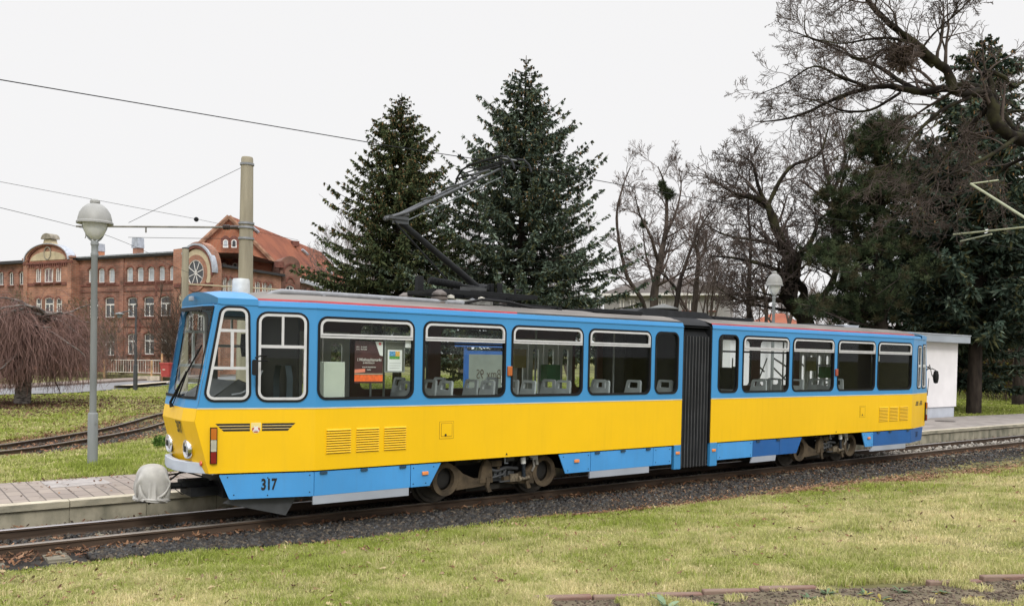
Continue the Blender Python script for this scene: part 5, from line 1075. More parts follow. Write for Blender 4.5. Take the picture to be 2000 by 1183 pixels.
W_left = [(22, 531, 557, 9), (42, 530, 556, 10), (59, 530, 556, 8), (27, 584, 621, 16), (56, 583, 620, 15), (2, 531, 557, 10), (-8, 584, 621, 15)]
u0, ztop = fa.uv(155, 508); uL, _ = fa.uv(-60, 510); uR, _ = fa.uv(352, 497); uP0, _ = fa.uv(63, 510); uP1, _ = fa.uv(155, 510)
zt = ztop
fa.wall([(uP1, 0), (uR, 0), (uR, zt), (uP1, zt)], BR, local=True, holes=[wh(*q) for q in W_up+W_mid+W_lo])
fa.wall([(uL, 0), (uP0, 0), (uP0, zt), (uL, zt)], BR, local=True, holes=[wh(*q) for q in W_left])
PB = M('interior_dark', (.012, .012, .014), .9)
for q in W_up: fa.window(*q, pane=PANEL, style='', rise=.12)
for q in W_mid+W_left[3:5]: fa.window(*q, style='T')
for q in W_lo: fa.window(*q, style='+')
for q in W_left[:3]+W_left[5:]: fa.window(*q, style='I')
f = fa.fr
G().slab([[(uP1, zt-.05), (uR+.4, zt-.05), (uR+.4, zt+.22), (uP1, zt+.22)]], f(.35), .35).build('eaves', TAR, fa.root); G().slab([[(uL, zt-.05), (uP0, zt-.05), (uP0, zt+.22), (uL, zt+.22)]], f(.55), .55).build('eaves', TAR, fa.root)
G().slab([[(uP1, zt+.12), (uR+.4, zt+.12), (uR+.4, zt+.24), (uP1, zt+.24)]], f(.45), .1).build('gutter', ZINC, fa.root)
G().loft([[f()(u, zt+.20, .5), f()(u, zt+.9, -7), f()(u, zt+.2, -14)] for u in (uL, uR)], False).build('roof', M('roof_felt_pale', (.40, .40, .42), .6, var=.2), fa.root, smooth=0)
for py0, py1 in ((553, 556), (566, 568), (637, 639)):
    a_, b_ = fa.uv(290, py0)[1], fa.uv(290, py1)[1]; G().slab([[(uP1+.3, b_), (uR-.3, b_), (uR-.3, a_), (uP1+.3, a_)]], f(.06), .06).build('string_course', BRD, fa.root)
for px in (238.5, 306, 346): u = fa.uv(px, 600)[0]; G().slab([[(u-.25, 0), (u+.25, 0), (u+.25, zt-.06), (u-.25, zt-.06)]], f(.10 if px != 306 else .02), .1).build('pilaster', BR, fa.root)
for px, py in ((305.5, 565), (305.5, 635), (272, 635)):
    u, z = fa.uv(px, py); G().slab([[(u-.12, z-.5), (u+.12, z-.5), (u+.12, z+.5), (u-.12, z+.5)]], f(.08), .06).slab([[(u-.28, z-.1), (u+.28, z-.1), (u+.28, z+.1), (u-.28, z+.1)]], f(.085), .06).build('wall_anchor', BRD, fa.root)
# gable pavilion on the left
po = .7; zc = fa.uv(108, 517)[1]; z2 = fa.uv(108, 481)[1]; ucen = (uP0+uP1)/2; hwid = (uP1-uP0)/2
arch = [(uP0, 0), (uP1, 0), (uP1, zc+.3)]+[(ucen+hwid*.86*math.cos(t), zc+.3+(z2-zc-.3)*math.sin(t)) for t in np.linspace(0.05, math.pi-.05, 18)]+[(uP0, zc+.3)]
W_pu = [(90.5, 526, 553, 8), (110.5, 525, 553, 15), (129.5, 525, 552, 8)]; W_pm = [(91.5, 583, 615, 9), (112, 582, 616, 16), (131, 583, 615, 9)]
_n = fa.a; 
fa.wall(arch, BRL, off=po, th=.8, local=True)
for q in W_pu: fa.window(*q, style='I', off=po+.16, pane=M('curtain_pane', (.22, .15, .15), .4, var=.7, scale=3))
for q in W_pm: fa.window(*q, style='T', off=po+.16)
ped = [(ucen+hwid*.74*math.cos(t), zc+.35+(z2-zc-.9)*math.sin(t)) for t in np.linspace(0, math.pi, 18)]
G().slab([ped], f(po+.06), .06).build('pediment', CRM, fa.root)
G().slab([[(ucen+.55*math.cos(t), zc+.98+.62*math.sin(t)) for t in np.linspace(0, 6.1, 20)], [(ucen+.45*math.cos(t), zc+.98+.52*math.sin(t)) for t in np.linspace(0, 6.1, 20)]], f(po+.10), .05).build('medallion', STONEG, fa.root)
for rr0, rr1, o_, mt_ in ((.86, .80, .12, BRD), (.92, .86, .20, BRL), (.955, .92, .30, ZINC)):
    A_ = [(ucen+hwid*rr0*math.cos(t), zc+.3+(z2-zc-.3)*rr0/.86*math.sin(t)) for t in np.linspace(0, math.pi, 20)]; B_ = [(ucen+hwid*rr1*math.cos(t), zc+.3+(z2-zc-.3)*rr1/.86*math.sin(t)) for t in np.linspace(math.pi, 0, 20)]
    G().slab([A_+B_], f(po+o_), .8).build('gable_arch', mt_, fa.root, smooth=0)
g = G(); 
for k in range(22): u = uP0+.1+k*(uP1-uP0-.2)/21; g.slab([[(u-.07, zc-.25), (u+.07, zc-.25), (u+.07, zc), (u-.07, zc)]], f(po+.12), .12)
g.slab([[(uP0-.1, zc), (uP1+.1, zc), (uP1+.1, zc+.18), (uP0-.1, zc+.18)]], f(po+.16), .16).build('cornice', BRD, fa.root)
za, zb = fa.uv(108, 553.5)[1], fa.uv(108, 559)[1]; G().slab([[(uP0+.5, zb), (uP1-.5, zb), (uP1-.5, za), (uP0+.5, za)]], f(po+.08), .08).build('string_course', BRD, fa.root)
for s_ in (0, 1): u = (uP0+.25, uP1-.25)[s_]; G().slab([[(u-.3, 0), (u+.3, 0), (u+.3, zc+.45), (u-.3, zc+.45)]], f(po+.12), .15).slab([[(u-.4, zc+.45), (u+.4, zc+.45), (u+.4, zc+.62), (u-.4, zc+.62)]], f(po+.2), .5).build('pilaster', BRL, fa.root)
z4 = fa.uv(108, 470)[1]; z5 = fa.uv(108, 459)[1]; G().slab([[(ucen-.95, z2-.1), (ucen+.95, z2-.1), (ucen+.6, z2+.25), (ucen+.5, z4), (ucen-.5, z4), (ucen-.6, z2+.25)]], f(po+.1), .6).build('gable_crown', CRM, fa.root)
G().slab([[(ucen+.75*math.cos(t), z4+.05+(z5-z4)*math.sin(t)) for t in np.linspace(0, math.pi, 12)]], f(po+.25), .9).build('crown_cap', STONEG, fa.root)
# chimneys
for px, y0, y1, wpx, c1 in ((236.5, 460, 500, 20, BRL), (161, 472, 500, 16, M('chimney_orange', (.45, .19, .10), .9))):
    u, zt_ = fa.uv(px, y0); zb_ = fa.uv(px, y1+8)[1]; hw_ = abs(fa.uv(px+wpx/2, y0)[0]-u)*.72; zm = zt_-(zt_-zb_)*.42
    c = G().slab([[(u-hw_*.85, zb_-1), (u+hw_*.85, zb_-1), (u+hw_*.85, zm), (u-hw_*.85, zm)]], f(-1.5), .5).build('chimney', c1, fa.root); G().slab([[(u-hw_, zm), (u+hw_, zm), (u+hw_*.85, zt_), (u-hw_*.85, zt_)]], f(-1.4), .6).build('chimney_cowl', ZINC, c)
# right hand arched pavilion with round window
u0_, _ = fa.uv(352, 520); u1_, _ = fa.uv(431, 520); uc = fa.uv(397, 535)[0]; zr = fa.uv(397, 535)[1]; R_ = abs(fa.uv(431, 535)[0]-uc); ztp = fa.uv(397, 474)[1]; R2 = ztp-zr
arch = [(u0_, 0), (u1_, 0), (u1_, zr)]+[(uc+R_*math.cos(t), zr+.3+(R2-.3)*math.sin(t)) for t in np.linspace(.05, 2.2, 14)]+[(u0_, zr+R2*.80)]
ri = abs(fa.uv(413, 535)[0]-uc)
fa.wall(arch, BRL, off=po, th=.8, local=True)
cir = lambda r, k=1, a0=0, a1=2*math.pi, n=28, sy=1.12: [(uc+r*math.cos(t), zr+r*sy*math.sin(t)) for t in np.linspace(a0, a1, n, endpoint=(a1-a0) < 6.2)]
G().slab([cir(R_*.86, a0=-.5, a1=math.pi+.3)+cir(R_*.66, a0=math.pi+.3, a1=-.5)], f(po+.05), .05).build('cream_arch', CRM, fa.root)
G().slab([cir(R_*.66), cir(ri)], f(po+.10), .10).build('arch_ring', BRL, fa.root); G().slab([cir(R_*1.0, a0=-.1, a1=2.3)+cir(R_*.90, a0=2.3, a1=-.1)], f(po+.16), .16).build('arch_ring', BRD, fa.root)
G().slab([cir(R_*1.07, a0=.0, a1=2.4)+cir(R_*1.0, a0=2.4, a1=0)], f(po+.2), .5).build('arch_coping', ZINC, fa.root)
rw = G().slab([cir(ri), cir(ri*.94)], f(po+.08), .05); 
for k in range(4):
    t = k*math.pi/4+.3; d_ = (math.cos(t), math.sin(t)*1.12); n_ = (-math.sin(t)*.03, math.cos(t)*.03); rw.slab([[(uc-d_[0]*ri-n_[0], zr-d_[1]*ri-n_[1]), (uc-d_[0]*ri+n_[0], zr-d_[1]*ri+n_[1]), (uc+d_[0]*ri+n_[0], zr+d_[1]*ri+n_[1]), (uc+d_[0]*ri-n_[0], zr+d_[1]*ri-n_[1])]], f(po+.065), .03)
rwo = rw.build('round_window', WOODW, fa.root, smooth=0); G().slab([cir(ri*.95)], f(po+.03), .03).build('pane', PANED, rwo)
zz_ = fa.uv(397, 577)[1]; G().slab([[(uc-1.9, zz_-1.0), (uc+1.6, zz_-1.0), (uc+1.6, zz_), (uc-1.9, zz_)]], f(po+.04), .04).build('cream_panel', CRM, fa.root)
zz_ = fa.uv(397, 558)[1]; G().slab([[(u0_+.2, zz_-.15), (u1_-.1, zz_-.15), (u1_-.1, zz_+.15), (u0_+.2, zz_+.15)]], f(po+.1), .1).build('string_course', BRD, fa.root)
for q in ((385, 600, 650, 14), (408, 600, 650, 14)): fa.window(*q, style='T', off=po+.16)
# brick hall with the red tiled roof
hr = empty('brick_hall', 'tall brick gabled hall with an orange red tiled roof behind the concrete pole', 'building', (0, 0, 0))
TILE = M('roof_tiles', (.62, .20, .10), .9, col2=(.36, .11, .065), scale=.35, detail=12, bump=.0, thr=(.35, .6))
tmn = TILE.node_tree; wv = tmn.nodes.new('ShaderNodeTexWave'); wv.bands_direction = 'Z'; wv.inputs['Scale'].default_value = 2.6; wv.inputs['Distortion'].default_value = .3; tcx = tmn.nodes.new('ShaderNodeTexCoord'); tmn.links.new(tcx.outputs['Object'], wv.inputs['Vector'])
_b = tmn.nodes['Principled BSDF']; _s = _b.inputs['Base Color'].links[0].from_socket; _mm = tmn.nodes.new('ShaderNodeMix'); _mm.data_type = 'RGBA'; _mm.blend_type = 'MULTIPLY'; _mm.inputs['Factor'].default_value = .45; tmn.links.new(_s, _mm.inputs['A']); tmn.links.new(wv.outputs['Color'], _mm.inputs['B']); tmn.links.new(_mm.outputs['Result'], _b.inputs['Base Color'])
bpx = tmn.nodes.new('ShaderNodeBump'); bpx.inputs['Strength'].default_value = 1; bpx.inputs['Distance'].default_value = .15; tmn.links.new(wv.outputs[0], bpx.inputs['Height']); tmn.links.new(bpx.outputs[0], tmn.nodes['Principled BSDF'].inputs['Normal'])
def P3(px, py, d): return at(px, py, d)
def flat(pts, mat, name, th=Vector((0, 0, 0)), par=hr):
    n = len(pts); back = [p+th for p in pts]; g = G(); g.add(list(pts)+back, [tuple(range(n)), tuple(reversed(range(n, 2*n)))]+[(i, (i+1) % n, (i+1) % n+n, i+n) for i in range(n)]); return g.build(name, mat, par, smooth=0)
fwd = Vector((FV[0], FV[1], 0)).normalized()
ap, lf, rf = P3(450, 424, 80), P3(352, 515, 80), P3(541, 517, 82); lg, rg = lf.copy(), rf.copy(); lg.z = rg.z = -.1
flat([lg, rg, rf, ap, lf], brickmat('brick_gable', (.50, .17, .085), (.40, .13, .07), (.40, .22, .14), dirt=.25), 'gable_wall', fwd*.5)
rd = P3(628, 492, 108); rd.z = ap.z; dirr = (rd-ap); rl = rf+dirr; 
off_ = (ap-rf).normalized()
flat([rf+Vector((0, 0, -.25))-off_*.3-fwd*.35, ap-fwd*.35+Vector((0, 0, .1)), ap+dirr+Vector((0, 0, .1)), rl-off_*.3+Vector((0, 0, -.25))], TILE, 'roof', Vector((0, 0, -.25)))
flat([lf-fwd*.35, ap-fwd*.35+Vector((0, 0, .1)), ap+dirr+Vector((0, 0, .1)), lf+dirr], TILE, 'roof', Vector((0, 0, -.25)))
# verge with rough brick stub ends
g = G().tube([rf-fwd*.4-off_*.3, ap-fwd*.4], .22, 6).tube([ap-fwd*.4, lf-fwd*.4], .22, 6); g.build('verge', M('verge_brick', (.30, .16, .10), .9, var=.5, scale=2), hr)
for px, py, w in ((440.5, 475.5, 10), (457, 475.5, 10), (437.5, 521, 11), (459, 521, 10)):
    d = 79.5; c = P3(px, py, d); rgt = Vector((RV[0], RV[1], 0)).normalized(); hw_ = w/2/FPX*d; hh = 8/FPX*d
    fw_ = lambda u, v, w_: c+rgt*u+Vector((0, 0, v))-fwd*(w_-.1)
    A_ = poly_arch(-hw_, hw_, -hh, hh, .15); wn = G().slab([A_, inset(A_, .08)], lambda u, v, w_: c+rgt*u+Vector((0, 0, v))-fwd*(w_+.0), .1).build('window', WOODW, hr); G().slab([inset(A_, .05)], lambda u, v, w_: c+rgt*u+Vector((0, 0, v))-fwd*(w_-.03), .03).build('pane', PANEL if px < 450 else PANED, wn)
    G().slab([poly_arch(-hw_-.2, hw_+.2, hh-.5, hh+.35, .3), poly_arch(-hw_, hw_, hh-.501, hh+.05, .17)], lambda u, v, w_: c+rgt*u+Vector((0, 0, v))-fwd*(w_+.03), .05).build('lintel', BRD, wn)
tag(hr, 'tall brick gabled hall with an orange red tiled roof behind the concrete pole', 'building')
# skylights, vents on roof
def onroofpt(s, t): return rf+(ap-rf)*t+dirr*s
for s, t in ((.12, .86), (.60, .72), (.72, .30)):
    a_ = onroofpt(s, t); b_ = onroofpt(s+.02, t-.12); G().tube([a_+Vector((0, 0, .3)), b_+Vector((0, 0, .3))], .16, 5).build('roof_ladder_strip', ZINC, hr)
for s in (.55,): a_ = onroofpt(s, .8); G().box(a_+Vector((0, 0, .4)), (.8, .6, .6)).build('roof_vent', BRD, hr)
# low wing with gutter in front of the hall, receding
wg = Facade('brick_wing', 'low brick wing with a dark gutter in front of the gabled hall', 431, 71, 549, 79)
wt = [wg.uv(431, 519)[1]]; zw = wg.uv(431, 519)[1]; uw1 = wg.uv(549, 560)[0]
wg.wall([(0, 0), (uw1, 0), (uw1, zw), (0, zw)], BRL, local=True)
for px, w in ((438, 6), (448, 7), (460, 8), (502, 8), (515.5, 7), (526, 7)): yy = 541+(px-438)*.14; wg.window(px, yy, yy+32, w, style='I', off=.16, rise=.1)
G().slab([[(-.2, zw-.10), (uw1+.2, zw-.10), (uw1+.2, zw+.12), (-.2, zw+.12)]], wg.fr(.3), .7).build('gutter', TAR, wg.root)
# arched end bay and the far wall
eb = Facade('brick_bay', 'weathered brick bay with a blind arch beside the tiled roof', 545, 79, 586, 80)
a0, a1 = 0, eb.uv(586, 560)[0]; zs, zt2 = eb.uv(565, 520)[1], eb.uv(565, 500)[1]; uc2 = (a0+a1)/2
BRW = brickmat('brick_weathered', (.28, .12, .08), (.19, .085, .06), (.2, .14, .11), dirt=.5)
eb.wall([(a0, 0), (a1, 0), (a1, zs)]+[(uc2+(a1/2)*math.cos(t), zs+(zt2-zs)*math.sin(t)) for t in np.linspace(0, math.pi, 12)]+[(a0, zs)], BRW, local=True, th=3)
for k, rr_ in enumerate((.72, .46)): G().slab([[(uc2+(a1/2)*rr_*math.cos(t), zs-.6-k*.9+(zt2-zs)*rr_*1.3*math.sin(t)) for t in np.linspace(0, math.pi, 12)]+[(uc2+(a1/2)*(rr_-.12)*math.cos(t), zs-.6-k*.9+(zt2-zs)*(rr_-.12)*1.3*math.sin(t)) for t in np.linspace(math.pi, 0, 12)]], eb.fr(.12), .12).build('blind_arch', BRD, eb.root)
eb.window(565, 558, 590, 16, style='+', off=.2)
G().slab([[(a0-.5, zs-.2), (a0+.25, zs-.2), (a0+.25, zs+.35), (a0-.5, zs+.35)]], eb.fr(.3), .6).build('corner_capital', BRD, eb.root)
fw2 = Facade('brick_annex', 'long low brick annex under the tiled roof beside the spruce', 586, 81, 680, 104)
zq = fw2.uv(586, 549)[1]; uq = fw2.uv(680, 560)[0]; fw2.wall([(0, 0), (uq, 0), (uq, zq), (0, zq)], BRW, local=True)
for px in (598, 610, 620, 629): yy = 566+(px-598)*.1; fw2.window(px, yy, yy+22, 6, style='I', off=.16, rise=.1)
G().slab([[(-.2, zq-.15), (uq, zq-.15), (uq, zq+.2), (-.2, zq+.2)]], fw2.fr(.4), .4).build('gutter', ZINC, fw2.root)
# white villa behind the bare trees
vl = Facade('white_villa', 'pale rendered villa with a grey brown hipped roof behind the bare trees', 1178, 84, 1412, 80)
zv = vl.uv(1300, 574)[1]; uv1 = vl.uv(1412, 600)[0]; VW = M('villa_render', (.29, .28, .27), .9, var=.15); VR = M('villa_roof', (.11, .095, .085), .9, var=.4, scale=.8, detail=9)
vl.wall([(0, 0), (uv1, 0), (uv1, zv), (0, zv)], VW, local=True, th=9)
zrg = vl.uv(1290, 535)[1]; ua, ub_ = vl.uv(1245, 540)[0], vl.uv(1345, 540)[0]; fv = vl.fr()
G().add([fv(-.5, zv, .5), fv(uv1+.5, zv, .5), fv(uv1+.5, zv, -9.5), fv(-.5, zv, -9.5), fv(ua, zrg, -4.5), fv(ub_, zrg, -4.5)], [(0, 1, 5, 4), (1, 2, 5), (2, 3, 4, 5), (3, 0, 4)]).build('roof', VR, vl.root, smooth=0)
G().slab([[(-.6, zv-.18), (uv1+.6, zv-.18), (uv1+.6, zv+.05), (-.6, zv+.05)]], vl.fr(.6), .6).build('eaves', WOODW, vl.root)
for px in (1215, 1235, 1283, 1296, 1340, 1352, 1392): vl.window(px, 584, 606, 8, style='I', off=.16, rise=.03, lintel=VW)
uq0 = vl.uv(1350, 590)[0]; G().add([fv(uq0, zv, .6), fv(uq0+4.4, zv, .6), fv(uq0+2.2, zv+1.3, .6), fv(uq0+2.2, zv+1.3, -3)], [(0, 1, 2), (1, 3, 2), (0, 2, 3)]).build('roof_dormer', VR, vl.root, smooth=0)
# house with orange roof
h2 = Facade('small_house', 'small house showing only its orange tiled hip roof above the rear car', 1462, 88, 1552, 86); fv = h2.fr(); ze = h2.uv(1500, 634)[1]; zr2 = h2.uv(1500, 609)[1]; uE = h2.uv(1552, 634)[0]
h2.wall([(0, 0), (uE, 0), (uE, ze), (0, ze)], VW, local=True, th=7); G().add([fv(-.4, ze, .4), fv(uE+.4, ze, .4), fv(uE+.4, ze, -7.4), fv(-.4, ze, -7.4), fv(uE*.38, zr2, -3), fv(uE*.66, zr2, -3)], [(0, 1, 5, 4), (1, 2, 5), (2, 3, 4, 5), (3, 0, 4)]).build('roof', TILE, h2.root, smooth=0)
# tan house at the right edge
h3 = Facade('tan_house', 'ochre house half hidden behind the trunks at the right edge', 1905, 95, 2030, 95); uE = h3.uv(2030, 634)[0]; zE = h3.uv(1950, 655)[1]
h3.wall([(0, 0), (uE, 0), (uE, zE), (0, zE)], M('ochre_render', (.50, .33, .14), .9, var=.2), local=True, th=6); h3.window(1935, 668, 690, 8, style='I', off=.16, rise=.03); h3.window(1965, 668, 690, 8, style='I', off=.16, rise=.03)
fv = h3.fr(); G().add([fv(-.4, zE, .4), fv(uE+.4, zE, .4), fv(uE+.4, zE+2.5, -3), fv(-.4, zE+2.5, -3)], [(0, 1, 2, 3)]).build('roof', VR, h3.root)
# ---- white shelter on the platform
sh = empty('platform_shelter', 'low white rendered shelter with black graffiti on the platform behind the rear car', 'shelter', (0, 0, 0))
SHW = M('shelter_white', (.80, .78, .80), .85, var=.06, scale=1.5, detail=8); SHB = M('shelter_base', (.50, .53, .60), .85, var=.12, scale=2)
g = G().b2((13.1, 4.4, .62), (26.66, 9.0, 3.05)); g.build('wall', SHW, sh)
G().b2((13.15, 4.45, .2), (26.60, 8.95, .62)).build('wall_base', SHB, sh)
G().b2((12.8, 4.02, 3.05), (26.85, 9.3, 3.33)).build('roof', M('fascia_grey', (.32, .355, .40), .6, var=.15, scale=.6), sh, bevel=.01)
G().b2((12.8, 4.0, 3.32), (26.87, 9.3, 3.36)).build('roof_edge', ZINC, sh)
fs2 = lambda u, v, w_: Vector((u, 4.4-w_, v))
def strokes(name, lines, wd, par, fr, mt=INK):
    g = G()
    for pl in lines:
        for (x0, z0), (x1, z1) in zip(pl[:-1], pl[1:]):
            d = Vector((x1-x0, z1-z0)); 
            if d.length < 1e-5: continue
            d.normalize(); n = Vector((-d.y, d.x))*wd/2; e = d*wd*.3
            g.slab([[(x0-e.x+n.x, z0-e.y+n.y), (x0-e.x-n.x, z0-e.y-n.y), (x1+e.x-n.x, z1+e.y-n.y), (x1+e.x+n.x, z1+e.y+n.y)]], lambda u, v, w_: fr(u, v, w_+.004), .003)
    return g.build(name, mt, par, smooth=0)
strokes('graffiti', [[(13.21, 2.30), (13.20, 2.04), (13.55, 2.03)], [(13.98, 2.36), (14.70, 1.92)], [(14.82, 2.32), (14.35, 1.50)], [(15.15, 2.33), (15.95, 2.02)], [(15.15, 2.04), (15.75, 1.68)],
  [(15.2, 1.4), (15.9, 1.9)], [(16.4, 2.3), (16.7, 2.1), (17.1, 2.3), (17.5, 1.8)], [(17.8, 2.3), (17.9, 1.5), (18.3, 1.6)]], .055, sh, fs2)
strokes('graffiti', [[(24.16, 1.62), (24.25, 1.12), (24.36, 1.40), (24.44, 1.08), (24.52, 1.70)], [(23.85, 2.35), (24.05, 2.30), (24.12, 1.95)], [(24.0, 2.1), (24.10, 1.85)], [(24.35, 2.0), (24.55, 2.2), (24.72, 1.85), (24.86, 1.72)], [(24.05, 1.5), (23.8, 1.55)]], .045, sh, fs2)
# notice board with blue frame seen through the tram
nb_ = empty('shelter_panel', 'blue framed frosted panel with scrawled letters seen through the second side window', 'panel', (0, 0, 0))
BF = M('frame_blue', (.02, .11, .36), .5)
G().slab([[(3.62, .2), (4.72, .2), (4.72, 2.36), (3.62, 2.36)], [(3.67, .9), (4.60, .9), (4.60, 2.28), (3.67, 2.28)]], lambda u, v, w_: Vector((u, 4.0-w_, v)), .06).build('frame', BF, nb_)
G().b2((3.67, 4.0, .9), (4.60, 4.02, 2.28)).build('frosted_glass', M('frosted_grey', (.22, .25, .22), .5, var=.1), nb_)
G().b2((3.30, 3.95, 2.44), (4.85, 4.02, 2.53)).build('rail', BF, nb_); G().b2((3.56, 4.0, .2), (3.62, 4.05, 2.53)).b2((4.72, 4.0, .2), (4.78, 4.05, 2.53)).build('post', BF, nb_)
text('lettering', 'Bmx 9S', .30, M('scrawl_brown', (.06, .035, .025), .7), nb_, (4.22, 3.992, 1.83), (-1, 0, 0), (0, 0, 1), .75, ext=.001, bold=-.004, shear=.1)
G().b2((4.55, 3.97, 1.42), (4.68, 3.98, 1.58)).b2((4.55, 3.97, 1.64), (4.68, 3.98, 1.80)).build('sticker', WHITEP, nb_)
# ---- fence, bins on the far side of the road
fn = empty('yard_fence', 'low metal lattice fence with rusty orange posts in front of the brick building', 'fence', (0, 0, 0))
FM = M('fence_metal', (.55, .52, .46), .6, var=.3, scale=3); FP = M('fence_post_rust', (.48, .30, .15), .8, var=.4, scale=4)
fa0, fa1 = at(204, 736, depth=61), at(316, 735, depth=58); fd = (fa1-fa0); fd.z = 0; fl = fd.length; fd.normalize(); fa0.z = .1
fp_ = lambda s, z: fa0+fd*s+Vector((0, 0, z))
for s in (0, fl*.83, fl): G().tube([fp_(s, -.2), fp_(s, 1.25 if s < fl else 1.75)], .07, 8).build('post', FP, fn)
g = G().tube([fp_(.2, .35), fp_(fl, .42)], .03, 6).tube([fp_(.8, 1.2), fp_(fl, 1.28)], .03, 6)
for k in range(22): s = .5+k*(fl-.6)/21; g.tube([fp_(s, .36), fp_(s, 1.22)], .022 if k % 3 == 0 else .010, 5)
g.build('fence_panel', FM, fn)
G().slab([[(fl*.62, -.35), (fl, -.22), (fl, .08), (fl*.62, 0)]], lambda u, v, w_: fa0+fd*u+Vector((0, 0, v+.15))+fwd*(-w_-.4), .3).build('plinth', KERBW, fn)
ws2 = empty('garden_wall', 'low mossy wall running under the metal lattice fence', 'wall', (0, 0, 0)); G().slab([[(-12, -.4), (fl+8, -.4), (fl+8, .15), (-12, .15)]], lambda u, v, w_: fa0+fd*u+Vector((0, 0, v))+fwd*(.25-w_), .3).build('wall_body', M('mossy_wall', (.12, .11, .05), .9, var=.4), ws2)
b0 = at(333, 714, depth=57.5); b0.z = 0
bn = empty('waste_container', 'red waste container with a pale square mark beside the fence', 'container', b0, math.atan2(fd.y, fd.x)); G().loft([[Vector((x*k, y*k, z)) for x, y in ((-.42, -.5), (.42, -.5), (.42, .5), (-.42, .5))] for z, k in ((.3, .85), (1.15, 1))]).b2((-.46, -.54, 1.15), (.46, .54, 1.24)).build('container_body', M('container_red', (.42, .06, .05), .5), bn); G().slab([[(-.2, .75), (.05, .75), (.05, 1.1), (-.2, 1.1)], [(-.14, .81), (-.01, .81), (-.01, 1.04), (-.14, 1.04)]], lambda u, v, w_: Vector((u, -.47-w_, v)), .02).build('mark', CREAM, bn)
b0 = at(346, 716, depth=57.5); b0.z = 0
bn = empty('waste_container', 'dark blue waste container beside the red one', 'container', b0, math.atan2(fd.y, fd.x)); G().loft([[Vector((x*k, y*k, z)) for x, y in ((-.3, -.35), (.3, -.35), (.3, .35), (-.3, .35))] for z, k in ((0, .85), (1.1, 1))]).b2((-.33, -.38, 1.1), (.33, .38, 1.18)).build('container_body', M('container_blue', (.03, .07, .14), .5), bn)
# ---- back right: lattice fence and parked car
lf_ = empty('lattice_fence', 'weathered crossed plank fence behind the trunks at the right edge', 'fence', (0, 0, 0))
c0 = at(1893, 757, Z=.05); c1 = at(1940, 757, Z=.05); LD = (c1-c0); LD.z = 0; LL = LD.length; LD.normalize(); WD = M('plank_grey', (.26, .23, .18), .9, var=.4, scale=6)
lp_ = lambda s, z: c0+LD*s+Vector((0, 0, z)); g = G()
HH = 1.15
for k in range(9):
    s = k*LL/4-LL*.2
    for d_ in (-1, 1): 
        a_, b_ = max(0, min(LL*1.9, s)), max(0, min(LL*1.9, s+d_*LL*.42)); g.tube([lp_(a_, .12), lp_(b_, HH)], .045, 4)
g.build('lattice', WD, lf_); G().tube([lp_(0, .1), lp_(LL*1.9, .1)], .05, 4).tube([lp_(0, HH), lp_(LL*6, HH)], .05, 4).build('fence_rail', WD, lf_)
for s in (0, LL, LL*2.2, LL*3.4, LL*4.6): G().tube([lp_(s, -.1), lp_(s, HH+.05)], .06, 5).build('post', WD, lf_)
G().slab([[(LL*-.2, 0), (LL*1.0, 0), (LL*1.0, HH-.1), (LL*-.2, HH-.1)]], lambda u, v, w_: lp_(u, v)+fwd*(.25-w_), .03).build('backing_sheet', M('tarp_dark', (.02, .024, .03), .8), lf_)
cr = at(1953, 715, depth=78); cr.z = .0; car_ = empty('parked_car', 'pale silver car parked far behind the fence at the right edge', 'car', cr, math.radians(-25))
cy = float(at(1953, 722, depth=78).z)
car_.location = gat(1953, 112, 1.0)
sec = [(-2.1, .35), (-2.1, .75), (-1.9, .95), (-1.3, 1.0), (-.75, 1.40), (.6, 1.45), (1.3, 1.0), (2.0, .85), (2.15, .6), (2.15, .35)]
G().slab([sec], lambda u, v, w_: Vector((u, .85+w_, v)), 1.7).build('body', M('car_silver', (.55, .58, .62), .3, coat=.5), car_, bevel=.05)
G().slab([[(-1.15, 1.02), (-.68, 1.33), (.52, 1.37), (1.1, 1.02)]], lambda u, v, w_: Vector((u, -.86-w_, v)), .02).build('window', PANED, car_)
for x in (-1.3, 1.35): G().lathe([(0, 0), (.32, 0), (.32, .2), (0, .2)], (x, -.88, .32), (0, 1, 0), 16).build('wheel', BLK, car_)
# ================================================================== TREES AND SHRUBS
def prisms(S, n=3):
    """segments array (k,8): p0 p1 r0 r1 -> verts, quads"""
    S = np.asarray(S, float); k = len(S); p0, p1, r0, r1 = S[:, :3], S[:, 3:6], S[:, 6], S[:, 7]; d = p1-p0; d /= np.linalg.norm(d, axis=1)[:, None]+1e-9
    a = np.cross(d, np.where(np.abs(d[:, 2:3]) > .9, np.array([[1., 0, 0]]), np.array([[0., 0, 1]]))); a /= np.linalg.norm(a, axis=1)[:, None]+1e-9; b = np.cross(d, a)
    t = np.arange(n)*2*np.pi/n; c = a[:, None]*np.cos(t)[None, :, None]+b[:, None]*np.sin(t)[None, :, None]
    V = np.concatenate([p0[:, None]+c*r0[:, None, None], p1[:, None]+c*r1[:, None, None]], 1).reshape(-1, 3)
    j = np.arange(n); q = np.stack([j, (j+1) % n, (j+1) % n+n, j+n], 1); return V, (q[None]+2*n*np.arange(k)[:, None, None]).reshape(-1, 4)
BARK = M('bark_dark', (.060, .048, .040), .95, col2=(.025, .020, .018), scale=5, detail=10, stretch=(1, 1, .3), bump=.5, bscale=12, spec=.1); BARKG = M('bark_brown', (.11, .088, .072), .95, col2=(.055, .045, .038), scale=4, detail=9, stretch=(1, 1, .3), spec=.1)
TWIG = M('twig_brown', (.15, .115, .10), .95, var=.3, scale=2, spec=.1); TWIGD = M('twig_dark', (.058, .046, .042), .95, var=.3, scale=2, spec=.1); TWIGP = M('twig_purple', (.25, .155, .135), .95, var=.35, scale=3, spec=.1)
